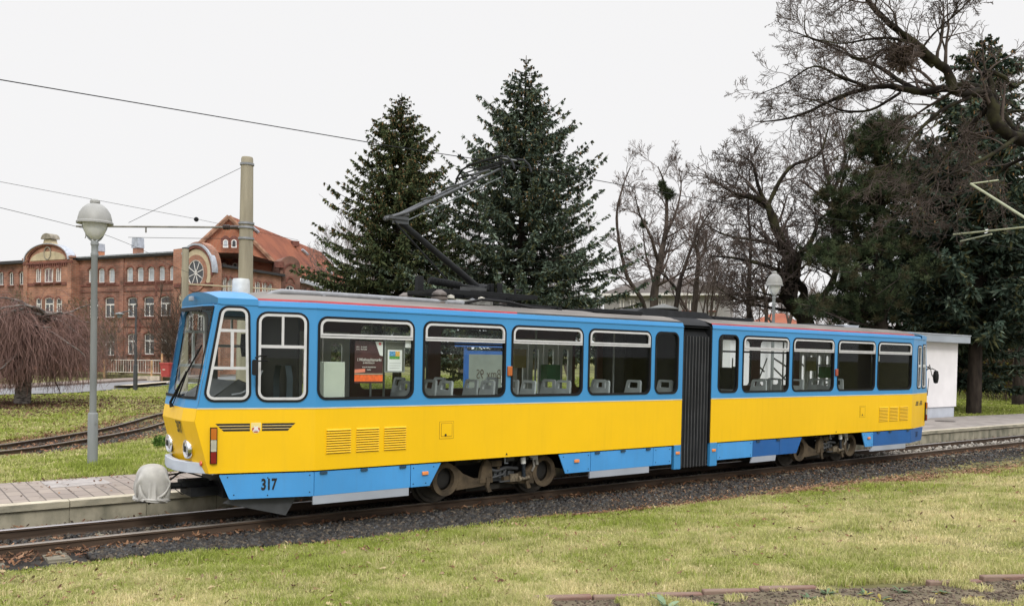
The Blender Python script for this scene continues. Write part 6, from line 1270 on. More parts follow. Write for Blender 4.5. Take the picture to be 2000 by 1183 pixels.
MOSS = M('bark_mossy', (.040, .038, .020), .95, col2=(.016, .013, .011), scale=1.6, detail=8, bump=.5, bscale=12, spec=.1, thr=(.48, .6))
R3 = random.Random(11)
def rv(s): return Vector((R3.gauss(0, s), R3.gauss(0, s), R3.gauss(0, s)))
def grow(S, p, d, L, r, lev, o):
    """one branch and its children; o: options"""
    n = o.get('seg', 5) if lev > 0 else 3; q = Vector(p); d = Vector(d).normalized(); st = L/n; rr_ = r; rmin = o['rmin']
    kids = o['kids'][min(lev, len(o['kids'])-1)] if lev > 0 else 0; pts = [(q.copy(), d.copy(), r)]
    for i in range(n):
        d = (d+rv(o['wig'])+Vector((0, 0, o['up']))).normalized(); q2 = q+d*st; r2 = max(rmin, r*(1-(i+1)/n*o.get('tap', .75))); S.append((*q, *q2, rr_, r2)); q = q2; rr_ = r2; pts.append((q.copy(), d.copy(), r2))
    if lev <= 0: return
    for k in range(kids):
        t = o.get('start', .25)+(1-o.get('start', .25))*((k+R3.random())/kids); i = min(n-1, int(t*n)); a, da, ra = pts[i]; b = pts[i+1][0]; f_ = t*n-i; pp_ = a.lerp(b, f_)
        ax = da.cross(rv(1)).normalized(); an = R3.uniform(*o['ang']); nd = (Matrix.Rotation(an, 3, ax) @ da); nd = nd+Vector((0, 0, o['lift']))
        grow(S, pp_, nd, L*R3.uniform(*o['len'])*(1.15-.5*t), max(rmin, ra*.62), lev-1, o)
def tree_out(root, S, tmat, cmat, thr=.05, n_t=8, n_c=3, tname='trunk', cname='crown'):
    S = np.array(S); big = S[:, 6] > thr
    if big.any(): npmesh(tname, *prisms(S[big], n_t), tmat, root, smooth=True)
    if (~big).any(): npmesh(cname, *prisms(S[~big], n_c), cmat, root)
def bare_tree(px, d, h, r, label, name='bare_tree', stems=1, kids=(0, 5, 5, 5, 6), lev=4, o=None, tm=BARKG, cm=TWIG, spread=.25, group=None, fork=.3, rmin=.011, z=0):
    b = gat(px, d, z-.1); root = empty(name, label, 'tree', b, 0, group); S = []
    op = dict(wig=.10, up=.06, ang=(.35, .85), len=(.42, .62), lift=.12, kids=kids, rmin=rmin, seg=6, start=.3); op.update(o or {})
    for s in range(stems):
        a = R3.uniform(0, 6.28); dd = Vector((math.cos(a)*spread*(s > 0 or stems > 1), math.sin(a)*spread*(stems > 1), 1)); grow(S, Vector((R3.uniform(-.2, .2)*(stems > 1), R3.uniform(-.2, .2)*(stems > 1), 0)), dd, h*R3.uniform(.8, 1), r*R3.uniform(.7, 1) if s else r, lev, op)
    tree_out(root, S, tm, cm, thr=.045); return root
def ltree(px, d, paths, label, name='bare_tree', lev=3, kids=(0, 4, 5, 5), o=None, tm=BARK, cm=TWIGD, thr=.05, child_len=(.3, .5), nsub=7, rmin=.011, dd=0, group=None, subr=.5):
    """limbs traced as pixel paths with their own depth offset, [(px,py,depth offset)], radius start/end"""
    b = gat(px, d, 0); root = empty(name, label, 'tree', b, 0, group); S = []; TB = G(); op = dict(wig=.13, up=.03, ang=(.35, .9), len=(.5, .74), lift=.05, kids=kids, rmin=rmin, seg=6, start=.2); op.update(o or {})
    for pts, r0, r1, cl in paths:
        P = [at(x_, y_, d+z_)-b for x_, y_, z_ in pts]; Q = smoothpath([tuple(p) for p in P], 5); n = len(Q); Q = [q+rv((r0+(r1-r0)*i/n)*.08) for i, q in enumerate(Q)]
        TB.tube(Q, [max(.006, (r0+(r1-r0)*i/(n-1))*R3.uniform(.90, 1.12)) for i in range(n)], 9 if r0 > .1 else 6)
        ns = int(nsub*cl[1]) if len(cl) > 1 else nsub
        for k in range(ns):
            t = .15+.85*(k+R3.random())/ns; i = min(n-2, int(t*(n-1))); dr_ = (Q[i+1]-Q[i]).normalized(); ax = dr_.cross(rv(1)).normalized(); nd = Matrix.Rotation(R3.uniform(.4, 1.1), 3, ax) @ dr_ + Vector((0, 0, op['lift']))
            rad = r0+(r1-r0)*t; grow(S, Q[i], nd, cl[0]*R3.uniform(.5, 1)*(1.1-.4*t), max(rmin, rad*subr), lev, op)
    TB.build('trunk', tm, root, smooth=60); npmesh('crown', *prisms(np.array(S), 4), cm, root); return root
# bare trees between the spruce and the twisted oak
BG = 'bare trees behind the tram'
ltree(1246, 56, [([(1262, 640, 0), (1256, 590, 0), (1225, 540, 0), (1209, 470, 0), (1205, 415, 0), (1218, 360, 0), (1232, 325, 0)], .17, .03, (2.6, 1.2))], 'slender bare tree with a bent stem next to the right hand spruce', tm=BARKG, cm=TWIG, group=BG, kids=(0, 4, 4, 5), rmin=.009)
ltree(1285, 54, [([(1275, 650, 0), (1280, 560, 0), (1290, 500, 0), (1302, 440, 1), (1300, 370, 1), (1285, 325, 1)], .30, .03, (3, 1.5)), ([(1288, 520, 0), (1270, 460, -1), (1250, 420, -1), (1240, 380, -2)], .12, .02, (2.4, 1.2)), ([(1280, 560, 0), (1262, 500, 1), (1255, 440, 1)], .10, .02, (2, 1)), ([(1296, 470, 0), (1318, 420, 0), (1330, 370, 0), (1326, 330, 0)], .10, .02, (2.4, 1))], 'bare tree with mistletoe high in its forked crown', tm=BARKG, cm=TWIG, group=BG, kids=(0, 4, 4, 5), rmin=.009)
ltree(1320, 50, [([(1315, 650, 0), (1326, 560, 0), (1338, 520, 0), (1352, 480, 0), (1376, 430, 0), (1400, 400, 0)], .16, .02, (3, 1.6)), ([(1326, 570, 0), (1300, 540, 0), (1270, 520, 0), (1240, 500, 0)], .08, .02, (2, 1))], 'bare tree whose stem leans to the right over the villa roof', tm=BARK, cm=TWIG, group=BG, kids=(0, 4, 4, 5), rmin=.009)
ltree(1364, 52, [([(1352, 650, 0), (1360, 560, 0), (1364, 500, 0), (1356, 470, 0), (1368, 420, 0)], .20, .03, (3, 1.6)), ([(1364, 510, 0), (1378, 485, 0), (1380, 450, 0)], .10, .03, (2, 1))], 'bare tree with short cut upper limbs in front of the villa corner', tm=BARKG, cm=TWIG, group=BG, kids=(0, 4, 4, 5), rmin=.009)
ltree(1465, 46, [([(1464, 650, 0), (1463, 560, 0), (1466, 480, 0), (1461, 400, 0), (1465, 330, 0)], .15, .02, (2.8, 3.6))], 'straight stemmed bare larch with level side branches', tm=BARK, cm=TWIGD, group=BG, kids=(0, 4, 4, 5), rmin=.009, o=dict(lift=-.02, ang=(.9, 1.4), wig=.09), subr=.35)
ltree(1560, 42, [([(1585, 660, 0), (1563, 610, 0), (1535, 580, 0), (1545, 540, 0), (1540, 500, 0), (1520, 460, 0), (1498, 400, 0), (1470, 385, 0), (1440, 380, 0), (1405, 360, 0)], .42, .05, (3.2, 2.6)),
  ([(1563, 606, 0), (1570, 570, 0), (1553, 540, 0), (1560, 500, 1), (1585, 470, 1), (1600, 430, 1), (1630, 410, 1)], .24, .04, (2.6, 1.4)), ([(1500, 405, 0), (1480, 360, 0), (1470, 320, 0), (1440, 300, -1)], .12, .02, (2.8, 1.2)),
  ([(1545, 545, 0), (1500, 520, -1), (1440, 505, -1), (1390, 500, -2)], .13, .03, (2.4, 1.5)), ([(1530, 480, 0), (1480, 470, 1), (1420, 460, 1), (1380, 440, 1)], .12, .02, (2.4, 1.4)), ([(1540, 575, 0), (1500, 575, -1), (1460, 560, -1)], .08, .02, (1.8, 1)), ([(1565, 610, 0), (1500, 600, 0), (1440, 585, 0), (1400, 560, 0)], .10, .02, (2, 1.4)),
  ([(1500, 400, 0), (1540, 330, 0), (1600, 300, 0), (1620, 240, 0)], .12, .02, (3, 1.4)), ([(1540, 500, 0), (1600, 480, -2), (1650, 450, -2)], .10, .03, (2.4, 1)), ([(1560, 620, 1), (1620, 560, 2), (1640, 480, 2), (1640, 380, 2), (1660, 300, 2)], .2, .03, (3, 1.6))], 'old bare oak with a twisted mossy double trunk beside the lamp', tm=MOSS, cm=M('twig_mid', (.095, .075, .066), .95, var=.3, scale=2, spec=.1), kids=(0, 3, 4, 5), thr=.07, o=dict(wig=.2))
ltree(1640, 47, [([(1650, 560, 0), (1645, 480, 0), (1630, 400, 0), (1612, 330, 0), (1600, 250, 0)], .22, .03, (3.6, 2.2)), ([(1632, 410, 0), (1600, 380, 0), (1560, 350, 0)], .12, .02, (2.8, 1.3)), ([(1625, 380, 0), (1650, 310, 0), (1640, 240, 0)], .12, .02, (2.8, 1.3))], 'spreading bare oak behind the pine', tm=BARK, cm=TWIG, group=BG, kids=(0, 4, 4, 5), rmin=.009, o=dict(wig=.18))
# faint trees far behind the spruces and by the hall
for px, d, h, lb in ((650, 72, 12.0, 'bare tree showing left of the spruces above the tiled roof'), (900, 74, 12.5, 'tall bare tree showing in the gap between the two spruces'), (1120, 70, 12, 'bare tree fringing the right side of the taller spruce'), (546, 118, 11, 'small far bare tree above the roof ridge')):
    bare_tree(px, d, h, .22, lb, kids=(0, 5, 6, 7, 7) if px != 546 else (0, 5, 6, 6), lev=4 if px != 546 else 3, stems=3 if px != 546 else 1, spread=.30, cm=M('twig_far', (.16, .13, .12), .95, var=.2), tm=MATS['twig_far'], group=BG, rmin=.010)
bare_tree(1402, 58, 9.3, .2, 'fine twigged bare tree above the right end of the villa', stems=2, kids=(0, 4, 5, 6, 5), lev=4, spread=.3, group=BG, cm=TWIG, rmin=.009)
bare_tree(1515, 60, 10.5, .22, 'tall pale bare tree behind the twisted oak', stems=2, kids=(0, 4, 5, 6, 5), lev=4, spread=.3, group=BG, cm=TWIG, rmin=.009)
# mistletoe balls
MIS = M('mistletoe_green', (.045, .065, .022), .9, var=.4)
for px, py, d, s_ in ((1307, 380, 55, .55), (1297, 372, 54, .45), (1293, 360, 54, .35), (1257, 437, 54, .35), (1760, 112, 21, .55)):
    c = at(px, py, d); S = [];
    for k in range(420 if px < 1700 else 380):
        v = rv(1).normalized(); e = c+v*s_*R3.uniform(.55, 1); b_ = c+v*s_*.1; m_ = (b_+e)/2+rv(.08)*s_; S += [(*b_, *m_, .012, .010), (*m_, *e, .010, .008), (*m_, *(m_+rv(.2)*s_), .010, .008)]
    tag(npmesh('mistletoe', *prisms(S, 3), MIS if px < 1700 else TWIG), {1307: 'largest green mistletoe ball in the bare tree', 1297: 'mistletoe ball just left of the largest one', 1293: 'small mistletoe ball at the top of the cluster', 1257: 'mistletoe ball low in the left fork of the bare tree', 1760: 'brown twiggy nest ball hanging in the oak limbs overhead'}[px], 'mistletoe')
# ---- conifers
NDL = M('conifer_needles', (1, 1, 1), .85, var=.25, scale=5, attr=True, trans=.12, spec=.15)
def conifer(px, d, h, hw, label, name='spruce', cols=None, seed=1, dens=1.0, base=.6, cone=0, gap=.0, lean=0, prof=.85, zb=0, droop=.35, wh=.34, size=1.0, irr=.18, top_open=0, trunk_r=.26, group=None):
    r = np.random.default_rng(seed); b = gat(px, d, zb-.1); root = empty(name, label, 'tree', b, 0, group); cols = np.array(cols or [(.030, .050, .036), (.045, .072, .052), (.024, .040, .026), (.065, .095, .065), (.040, .055, .025)])
    S = []; B0 = []; B1 = []; BW = []; n_t = 24
    for i in range(n_t): z0, z1 = h*i/n_t, h*(i+1)/n_t; S.append((lean*z0/h, 0, z0, lean*z1/h, 0, z1, trunk_r*(1-i/n_t)**.8+.02, trunk_r*(1-(i+1)/n_t)**.8+.015))
    z = base; TP, TD, TL, TC = [], [], [], []
    while z < h-.15:
        t = z/h; L0 = hw*(1-t)**prof*(1 if t > .06 else .75); nb = int(r.integers(7, 10) if t < .8 else 6); ph = r.uniform(0, 6.28)
        for k in range(nb):
            if r.random() < gap*(1-t*.5): continue
            a = ph+k*6.283/nb+r.normal(0, .22); L = L0*r.uniform(1-irr*2.2, 1+irr)+.12; dx, dy = math.cos(a), math.sin(a); up0 = .30*(t-.35)+r.normal(0, .07); nseg = 7; prev = None; zc0 = z+r.uniform(-.1, .1)
            for j in range(nseg+1):
                s = j/nseg; zz = zc0+L*(up0*s-droop*s*s*(1-t)+ (.34*s**3)*(1 if t < .85 else .2)); q = np.array([lean*t+dx*L*s, dy*L*s, zz])
                if prev is not None: S.append((*prev, *q, max(.008, .045*(1-s)*L/4+.008), max(.006, .04*(1-s)*L/4+.006)))
                prev = q
            nsp = max(4, int(L*9.0*dens)); s = np.sort(r.uniform(.10, 1, nsp)); zz = zc0+L*(up0*s-droop*s*s*(1-t)+.34*s**3*(1 if t < .85 else .2)); cx_ = lean*t+dx*L*s; cy_ = dy*L*s
            for sg in (-1, 1):
                off = (.16+.30*np.sin(np.pi*np.clip(s, .05, 1)**.8))*min(1, L/2.0)*r.uniform(.5, 1.15, nsp)*size; an = a+sg*r.uniform(.55, 1.15, nsp); ox, oy = np.cos(an)*off, np.sin(an)*off; oz = -off*r.uniform(.05, .55, nsp)
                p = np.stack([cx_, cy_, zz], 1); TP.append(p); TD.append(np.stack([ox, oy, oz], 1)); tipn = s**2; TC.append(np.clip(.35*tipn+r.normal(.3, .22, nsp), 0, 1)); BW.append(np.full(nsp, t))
        z += wh*r.uniform(.8, 1.25)*(1 if t < .85 else .7)
    p = np.concatenate(TP); dv_ = np.concatenate(TD); tc = np.concatenate(TC); tt_ = np.concatenate(BW); k = len(p)
    # each spray: three narrow leaf strips fanned around the twig
    Vs, Cs = [], []; L_ = np.linalg.norm(dv_, axis=1)[:, None]; dn_ = dv_/L_
    for m_ in range(4):
        rd_ = r.normal(0, .5, (k, 3)); d2 = dn_+rd_; d2 /= np.linalg.norm(d2, axis=1)[:, None]; d2[:, 2] -= .12; ln = L_*r.uniform(.55, 1.05, (k, 1))*(1.0 if m_ else 1.1); st = p+dv_*r.uniform(0, .35, (k, 1)) if m_ else p
        sd = np.cross(d2, r.normal(0, 1, (k, 3))); sd /= np.linalg.norm(sd, axis=1)[:, None]; wv_ = r.uniform(.030, .052, (k, 1))*size
        Vs.append(np.stack([st-sd*wv_*.5, st+sd*wv_*.5, st+d2*ln*.6+sd*wv_, st+d2*ln, st+d2*ln*.6-sd*wv_], 1))
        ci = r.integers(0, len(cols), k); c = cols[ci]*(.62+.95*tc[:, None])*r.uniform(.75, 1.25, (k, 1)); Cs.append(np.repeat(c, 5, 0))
    V = np.concatenate([v.reshape(-1, 3) for v in Vs]); C = np.concatenate(Cs); nn_ = len(V)//5
    if cone:
        kc = int(k*cone); sel = r.choice(np.where(tt_ > .48)[0], kc); pc_ = p[sel]+dv_[sel]*.8; ln = r.uniform(.10, .17, (kc, 1)); dz = np.concatenate([r.normal(0, .015, (kc, 2)), -ln], 1); sd = r.normal(0, 1, (kc, 3)); sd[:, 2] = 0; sd /= np.linalg.norm(sd, axis=1)[:, None]
        Vc = np.stack([pc_-sd*.02, pc_+sd*.02, pc_+dz*.6+sd*.028, pc_+dz, pc_+dz*.6-sd*.028], 1).reshape(-1, 3); Cc = np.repeat(np.array([[.26, .155, .075]])*r.uniform(.6, 1.3, (kc, 1)), 5, 0); V = np.concatenate([V, Vc]); C = np.concatenate([C, Cc]); nn_ = len(V)//5
    tb = np.array([(0, 1, 2), (0, 2, 4), (4, 2, 3)]); Fc = (tb[None]+5*np.arange(nn_)[:, None, None]).reshape(-1, 3)
    npmesh('crown', V, Fc, NDL, root, col=C); npmesh('trunk', *prisms(S, 6), BARK, root, smooth=True); return root
BLUEG = [(.062, .088, .064), (.095, .128, .095), (.042, .062, .042), (.15, .19, .14), (.095, .098, .042)]; GRN = [(.055, .078, .036), (.080, .105, .045), (.038, .056, .028), (.12, .14, .065), (.10, .095, .04)]
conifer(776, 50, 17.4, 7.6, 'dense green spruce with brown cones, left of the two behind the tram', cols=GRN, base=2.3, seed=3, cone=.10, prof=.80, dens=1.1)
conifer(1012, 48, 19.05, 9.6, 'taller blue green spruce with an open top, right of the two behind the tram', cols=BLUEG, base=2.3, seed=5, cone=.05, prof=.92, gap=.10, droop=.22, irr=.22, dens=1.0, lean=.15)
DKG = [(.045, .070, .050), (.070, .105, .078), (.030, .048, .032), (.12, .155, .115), (.085, .088, .040)]
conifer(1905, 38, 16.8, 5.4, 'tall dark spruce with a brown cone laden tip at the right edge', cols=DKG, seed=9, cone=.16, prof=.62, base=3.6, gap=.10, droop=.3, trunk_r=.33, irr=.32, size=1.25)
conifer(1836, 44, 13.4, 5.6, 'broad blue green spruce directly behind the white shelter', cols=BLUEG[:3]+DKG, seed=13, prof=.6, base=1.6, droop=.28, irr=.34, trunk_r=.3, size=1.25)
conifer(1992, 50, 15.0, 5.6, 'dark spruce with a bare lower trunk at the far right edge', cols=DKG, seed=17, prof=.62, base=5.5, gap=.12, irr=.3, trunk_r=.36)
0 and conifer(1760, 50, 13.5, 4.8, 'shadowy spruce filling the gap between pine and shelter', cols=DKG, seed=19, prof=.62, base=1.2, irr=.3)
def pine(px, d, tufts, trunks, label, seed, cols, n_per=150, sz=1.0):
    r = np.random.default_rng(seed); b = gat(px, d, 0); root = empty('pine', label, 'tree', b); S = []; Vs = []; Cs = []
    T0 = None
    for pts, r0, r1 in trunks:
        Q = smoothpath([tuple(at(x_, y_, d+z_)-b) for x_, y_, z_ in pts], 4)
        for i in range(len(Q)-1): S.append((*Q[i], *Q[i+1], r0+(r1-r0)*i/len(Q), r0+(r1-r0)*(i+1)/len(Q)))
        T0 = (T0 or [])+Q
    for tx, ty, tz, rad in tufts:
        c = at(tx, ty, d+tz)-b; near = min(T0, key=lambda q: (q-c).length+.8*max(0, q.z-c.z+.3)); mid = (near+c)/2+Vector((0, 0, -.15)); S += [(*near, *mid, .06, .04), (*mid, *c, .04, .02)]
        n = int(n_per*rad*rad*.30)+6
        for _ in range(max(3, int(rad*7))):
            e = c+Vector(r.normal(0, .55, 3))*rad*Vector((1, 1, .6)).length*.6; S.append((*c, *e, .022, .012))
        cc = np.array(c)+r.normal(0, .46, (n, 3))*rad*np.array([1, 1, .6]); m_ = 46
        dirs = r.normal(0, 1, (n, m_, 3)); dirs[:, :, 2] += .5; dirs /= np.linalg.norm(dirs, axis=2)[:, :, None]; L_ = r.uniform(.16, .27, (n, m_, 1))*sz; sd = np.cross(dirs, r.normal(0, 1, (n, m_, 3))); sd /= np.linalg.norm(sd, axis=2)[:, :, None]; wv_ = .016*sz; p = cc[:, None]
        Vs.append(np.stack([p-sd*wv_*.6+0*dirs, p+sd*wv_*.6, p+dirs*L_+sd*wv_*.4, p+dirs*L_-sd*wv_*.4], 2).reshape(-1, 3)); c_ = np.array(cols)[r.integers(0, len(cols), n)]*r.uniform(.6, 1.35, (n, 1)); Cs.append(np.repeat(c_, m_*4, 0))
    V = np.concatenate(Vs); npmesh('crown', V, np.arange(len(V)).reshape(-1, 4), NDL, root, col=np.concatenate(Cs)); npmesh('trunk', *prisms(S, 7), BARK, root, smooth=True); return root
PG = [(.040, .058, .027), (.055, .075, .034), (.028, .040, .020), (.085, .105, .050), (.07, .062, .032)]
rp_ = np.random.default_rng(31); tf = []
def blob(cx_, cy_, w_, h_, n, zs=1.5, r0=.5, r1=1.0):
    for _ in range(n): tf.append((cx_+rp_.normal(0, .42)*w_, cy_+rp_.normal(0, .42)*h_, rp_.normal(0, zs), rp_.uniform(r0, r1)))
blob(1705, 275, 45, 55, 11); blob(1745, 255, 40, 30, 4); blob(1640, 410, 42, 45, 13); blob(1720, 380, 75, 55, 20); blob(1622, 495, 36, 30, 9); blob(1710, 480, 80, 45, 18); blob(1740, 320, 55, 45, 8); blob(1606, 592, 30, 26, 9); blob(1680, 605, 80, 28, 13); blob(1660, 540, 60, 34, 6); blob(1740, 560, 60, 45, 8)
pine(1715, 38, tf, [([(1722, 660, 0), (1718, 560, 0), (1714, 450, 0), (1712, 350, 0), (1716, 230, 0)], .30, .06), ([(1718, 640, 0), (1690, 540, 1), (1670, 450, 1), (1650, 400, 1)], .18, .05)], 'dark bushy pine with rounded needle clumps right of the twisted oak', 33, PG, n_per=120)
tf = []; blob(1835, 330, 60, 60, 12); blob(1900, 300, 50, 60, 8, r0=.4, r1=.8)
pine(1850, 41, tf, [([(1862, 640, 0), (1858, 500, 0), (1850, 380, 0), (1840, 270, 0)], .26, .05)], 'thin dark pine between the spruces at the right', 35, DKG+[(.055, .05, .022)], n_per=90)
# ---- great oak limb reaching in from the right edge
r_o = dict(wig=.17, up=.015, ang=(.35, .95), lift=.04, len=(.45, .68))
oak = ltree(2050, 22, [
 ([(2235, 860, 1.2), (2240, 640, 1.2), (2230, 430, 1.2), (2190, 330, 1.1), (2120, 290, 1)], .42, .22, (1.2, .6)),
 ([(2120, 290, 1), (2060, 282, .6), (2010, 276, .3), (1968, 262, 0), (1943, 235, 0), (1938, 205, 0), (1920, 182, 0), (1892, 182, -.4), (1862, 178, -.8)], .19, .10, (1.6, .9)),
 ([(1862, 178, -.8), (1850, 140, -.8), (1822, 118, -.9), (1795, 90, -1), (1760, 65, -1.2), (1725, 35, -1.4), (1698, 5, -1.6), (1685, -30, -1.8)], .12, .045, (1.9, 1.8)),
 ([(1925, 178, 0), (1890, 170, .3), (1850, 172, .5), (1800, 180, .8), (1745, 170, 1), (1700, 172, 1.2), (1640, 190, 1.4), (1570, 222, 1.6), (1520, 235, 1.8), (1475, 238, 2)], .13, .012, (1.9, 2.4)),
 ([(1800, 180, .8), (1760, 160, 1.5), (1715, 130, 2), (1665, 112, 2.4), (1640, 92, 2.6), (1578, 72, 2.8), (1572, 30, 2.9)], .07, .012, (1.6, 2.0)),
 ([(1822, 130, -.9), (1780, 100, -.6), (1730, 96, -.3), (1680, 115, 0), (1600, 80, .2), (1540, 60, .3)], .055, .010, (1.5, 1.8)),
 ([(1790, 88, -1), (1740, 75, -1.5), (1690, 78, -2), (1640, 85, -2.3), (1560, 70, -2.6)], .045, .009, (1.4, 1.8)),
 ([(1700, 172, 1.2), (1640, 150, .8), (1590, 130, .4), (1530, 165, .2), (1480, 185, .1)], .045, .009, (1.4, 1.8)),
 ([(1895, 190, -.4), (1840, 215, -.8), (1800, 250, -1), (1760, 300, -1.2), (1700, 350, -1.3)], .06, .010, (1.7, 1.4)),
 ([(1944, 200, 0), (1900, 240, .4), (1860, 290, .6), (1820, 340, .8), (1740, 380, .9)], .07, .010, (1.8, 1.5)),
 ([(1944, 210, 0), (1935, 160, .3), (1925, 140, .3), (1960, 150, .4), (1980, 170, .5), (2010, 150, .6)], .08, .03, (1.3, 1.0)),
 ([(1985, 268, 0), (1940, 300, -.5), (1880, 330, -.8), (1820, 360, -1), (1760, 420, -1)], .06, .010, (1.9, 1.5)),
 ([(2020, 300, .5), (1960, 330, 1), (1900, 380, 1.2), (1850, 430, 1.3)], .06, .010, (1.7, 1.2)),
 ([(2000, 275, .5), (1965, 225, 1), (2005, 215, 1), (2050, 200, 1)], .06, .03, (1.2, 1)),
 ([(1800, 95, -1), (1830, 60, -1), (1870, 25, -1.2), (1905, -10, -1.4)], .035, .012, (1.2, 1.4)),
 ([(1760, 180, 0), (1700, 215, .3), (1640, 215, .5), (1600, 195, .6), (1540, 210, .7)], .04, .009, (1.4, 1.8)),
 ], 'mossy bare oak limb spreading over the scene from the right edge', lev=3, kids=(0, 4, 4, 5), tm=MOSS, cm=MATS['twig_mid'], thr=.035, o=r_o, rmin=.0045, name='oak')
n = 80; pts_ = []
for k in range(n): pts_.append(tuple(at(R3.gauss(1790, 110), R3.gauss(230, 90), 22+R3.gauss(0, 1))))
P_ = np.array(pts_); leaves(P_[:, 0], P_[:, 1], P_[:, 2], .02, .04, [(.20, .12, .06), (.16, .09, .05), (.28, .18, .09)], flat=1.2)
# ---- weeping birch on the left lawn
def weeping(px, d):
    b = gat(px, d, -.1); root = empty('weeping_birch', 'bare weeping birch with drooping purple brown twigs on the left lawn', 'tree', b); S = []; T = []
    A = lambda x_, y_, z_=0: at(x_, y_, d+z_)-b
    Q = smoothpath([tuple(A(*q)) for q in [(43, 790), (46, 755), (48, 725), (50, 690), (55, 650), (75, 620), (90, 612)]], 4)
    for i in range(len(Q)-1): t = i/len(Q); S.append((*Q[i], *Q[i+1], .27*(1-t)**.7+.04, .27*(1-(i+1)/len(Q))**.7+.04))
    limbs = []
    for k in range(40):
        a = R3.uniform(0, 6.28); t = R3.uniform(.45, 1); p = Q[int(t*(len(Q)-1))].copy(); L = R3.uniform(1.5, 3.3); d_ = Vector((math.cos(a), math.sin(a), R3.uniform(.15, .6))); n = 9; pts = [p.copy()]
        for i in range(n):
            d_ = (d_.normalized()+rv(.14)+Vector((0, 0, -.10))).normalized(); p = p+d_*(L/n); p.z = min(p.z, 5.6-.05*(p.x**2+p.y**2)+R3.uniform(-.1, .1)); pts.append(p.copy())
        for i in range(n): S.append((*pts[i], *pts[i+1], .075*(1-i/n)+.012, .075*(1-(i+1)/n)+.012))
        limbs.append(pts)
        for i in range(3, n+1):
            for _ in range(11):
                q = pts[i]+rv(.12); dd = Vector((d_.x*.3, d_.y*.3, -.2))+rv(.45); ln = min(q.z-R3.uniform(.3, 1.1), R3.uniform(.8, 3.8)); m_ = 6
                if ln < .3: continue
                for j in range(m_):
                    dd = (dd.normalized()*.75+Vector((0, 0, -.42))+rv(.26)).normalized(); q2 = q+dd*(ln/m_); T.append((*q, *q2, .0065, .0055)); q = q2
    S = np.array(S); npmesh('trunk', *prisms(S, 8), M('birch_bark', (.22, .19, .17), .9, col2=(.05, .042, .038), scale=5, stretch=(1, 1, 3), detail=8, thr=(.4, .6)), root, smooth=True)
    npmesh('crown', *prisms(T, 3), TWIGP, root)
weeping(52, 33.5)
# ---- shrubs and vines
def shrub(px, d, h, wd, n, label, mat=TWIG, name='shrub', cat='shrub', lev=2, group=None, z=0, kids=(0, 5, 6), rmin=.010, lv=None):
    b = gat(px, d, z-.1); root = empty(name, label, cat, b, 0, group); S = []
    for k in range(n):
        a = R3.uniform(0, 6.28); rr_ = R3.random()**.5*wd*.45; p = Vector((math.cos(a)*rr_, math.sin(a)*rr_, 0)); sp_ = R3.uniform(.1, .6); grow(S, p, Vector((math.cos(a)*sp_, math.sin(a)*sp_, 1)), h*R3.uniform(.6, 1), .028, lev, dict(wig=.16, up=.04, ang=(.3, .9), len=(.4, .6), lift=.1, kids=kids, rmin=rmin, seg=5, start=.2))
    npmesh('stems', *prisms(S, 3), mat, root)
    if lv:
        S_ = np.array(S); i = rng.integers(0, len(S_), lv[0]); p = S_[i, 3:6]; k = len(i); P = p[:, None]+rng.normal(0, lv[1], (k, 4, 3)); npmesh('foliage', P.reshape(-1, 3), np.arange(4*k).reshape(-1, 4), NDL, root, col=np.repeat(np.array(lv[2])[rng.integers(0, len(lv[2]), k)]*rng.uniform(.6, 1.3, (k, 1)), 4, 0))
    return root
OL = M('twig_olive', (.13, .105, .055), .95, var=.3)
SG = 'bare shrubs in front of the brick building'
for px, d, h, w_, mt, lb in ((8, 62, 5.5, 4, OL, 'tall olive brown bare shrub at the left edge'), (172, 66, 5.2, 1.6, OL, 'olive brown shrub climbing beside the gable'), (222, 64, 4.6, 1.6, TWIG, 'bare bush in front of the middle windows'), (130, 63, 2.8, 4, TWIG, 'low brown shrub behind the weeping birch'), (200, 62, 2.6, 5, TWIG, 'russet shrub at the left end of the lattice fence'), (-40, 50, 4.2, 5, OL, 'thicket at the very left edge'), (243, 63, 1.0, 1, OL, 'small shrub under the ground floor windows'), (336, 64, 1.3, 2, M('twig_russet', (.17, .10, .05), .95, var=.4), 'russet shrub above the red container')):
    shrub(px, d, h, w_, int(4+w_*2.2), lb, mt, group=SG, kids=(0, 5, 6), lev=3 if h > 5 else 2, rmin=.012)
for px, d, h, w_, lb in ((364, 69, 7, 1.2, 'dry brown vine climbing the arched pavilion'), (347, 69.5, 4.5, .5, 'dry vine beside the right hand windows')):
    shrub(px, d, h, w_, 16, lb, M('vine_brown', (.10, .07, .05), .95, var=.3), name='climbing_vine', cat='vine', kids=(0, 7, 7), lev=2, rmin=.016)
for px, d, h, w_, lb in ((600, 60, 5, 4, 'bare shrub in front of the brick bay'), (640, 56, 6, 4, 'bare shrub at the foot of the left spruce'), (575, 63, 3.4, 4, 'low bare shrub behind the tram roof')):
    shrub(px, d, h, w_, 14, lb, TWIG, group='bare shrubs left of the spruces', lev=3, kids=(0, 5, 6, 6), rmin=.010)
BRN = [(.10, .065, .04), (.14, .09, .05), (.07, .05, .03), (.09, .085, .035)]
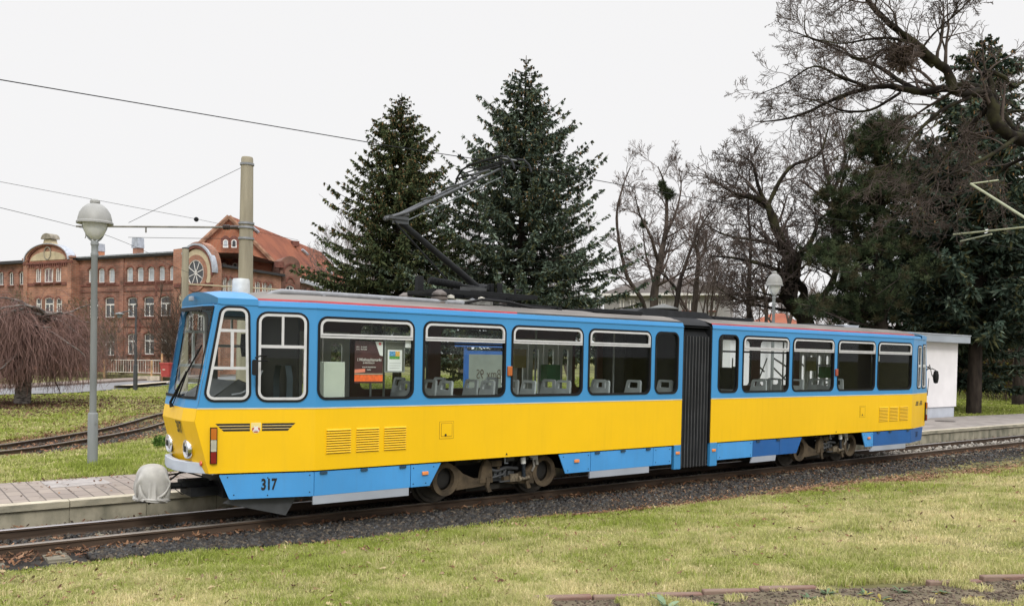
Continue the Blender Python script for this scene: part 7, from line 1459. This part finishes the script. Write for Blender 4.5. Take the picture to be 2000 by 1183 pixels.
for px, d, h, w_, lb in ((880, 90, 2.4, 9, 'brown leafy bush seen through the second side window'), (960, 92, 2.3, 9, 'brown leafy bush seen right of the blue framed panel'), (740, 92, 2.2, 10, 'low bush seen through the first side window'), (1050, 90, 2.5, 9, 'bush seen through the gaps of the middle doors'), (1440, 40, 2.4, 4, 'pale tangled shrub left of the shelter')):
    shrub(px, d, h, w_, 26, lb, TWIG, group='bushes seen through the tram', lev=2, kids=(0, 4, 5), rmin=.012, lv=(2600, .10, BRN))
for i, (px, d, h, w_) in enumerate(((1915, 62, 3.0, 5), (1945, 58, 3.4, 5), (1975, 57, 3.6, 5), (2005, 55, 3.8, 5), (1890, 66, 3.5, 5), (1960, 72, 5.5, 8), (2010, 74, 6, 8), (1900, 76, 5, 7))):
    shrub(px, d, h, w_, 22, ('brown bush with a few yellow leaves behind the lattice fence', 'bushy brown thicket beyond the fence')[i > 4], M('twig_hedge', (.12, .085, .06), .95, var=.4), group='brown bushes at the right edge', lev=2, kids=(0, 5, 6), rmin=.013, lv=(1500, .09, BRN+[(.40, .36, .08)]*(1 if i < 5 else 0)+[(.22, .15, .08)]))
shrub(313, 19.8, .22, .35, 22, 'bright green tuft of weeds on the grass beside the tram nose', M('tuft_green', (.10, .2, .03), .9), name='weed_tuft', cat='plant', lev=1, kids=(0, 4), rmin=.006, z=.12, lv=(260, .022, [(.10, .20, .04), (.14, .24, .06)]))
n = 900; x = bt.x*0+rng.normal(-3.6, .35, n); y = rng.normal(5.0, .28, n); grass(x, y, .10, .20, .007, np.full(n, -.15))
# hedge line and trees behind everything, filling the horizon
for i, (px, d, h) in enumerate(((420, 135, 9), (700, 130, 9), (860, 120, 10), (1010, 120, 10), (1160, 125, 10), (1420, 120, 11), (1560, 110, 9), (1650, 100, 10), (1760, 95, 12))):
    bare_tree(px, d, h, .2, 'far bare tree on the horizon behind the lawn', stems=4, kids=(0, 6, 7, 7), lev=3, spread=.5, cm=MATS['twig_far'], tm=MATS['twig_far'], group='far bare trees on the horizon', rmin=.02)
bare_tree(-594, 30.6, 8, .22, 'bare tree left of the view that mirrors in the windshield', stems=3, kids=(0, 5, 6, 7, 6), lev=4, cm=TWIGD, spread=.4)
# a few trees standing outside the picture so the glass has something to reflect
for x_, y_, h in ((-15, -4, 9), (-19, 3, 11), (-13, 1.5, 8)):
    pass
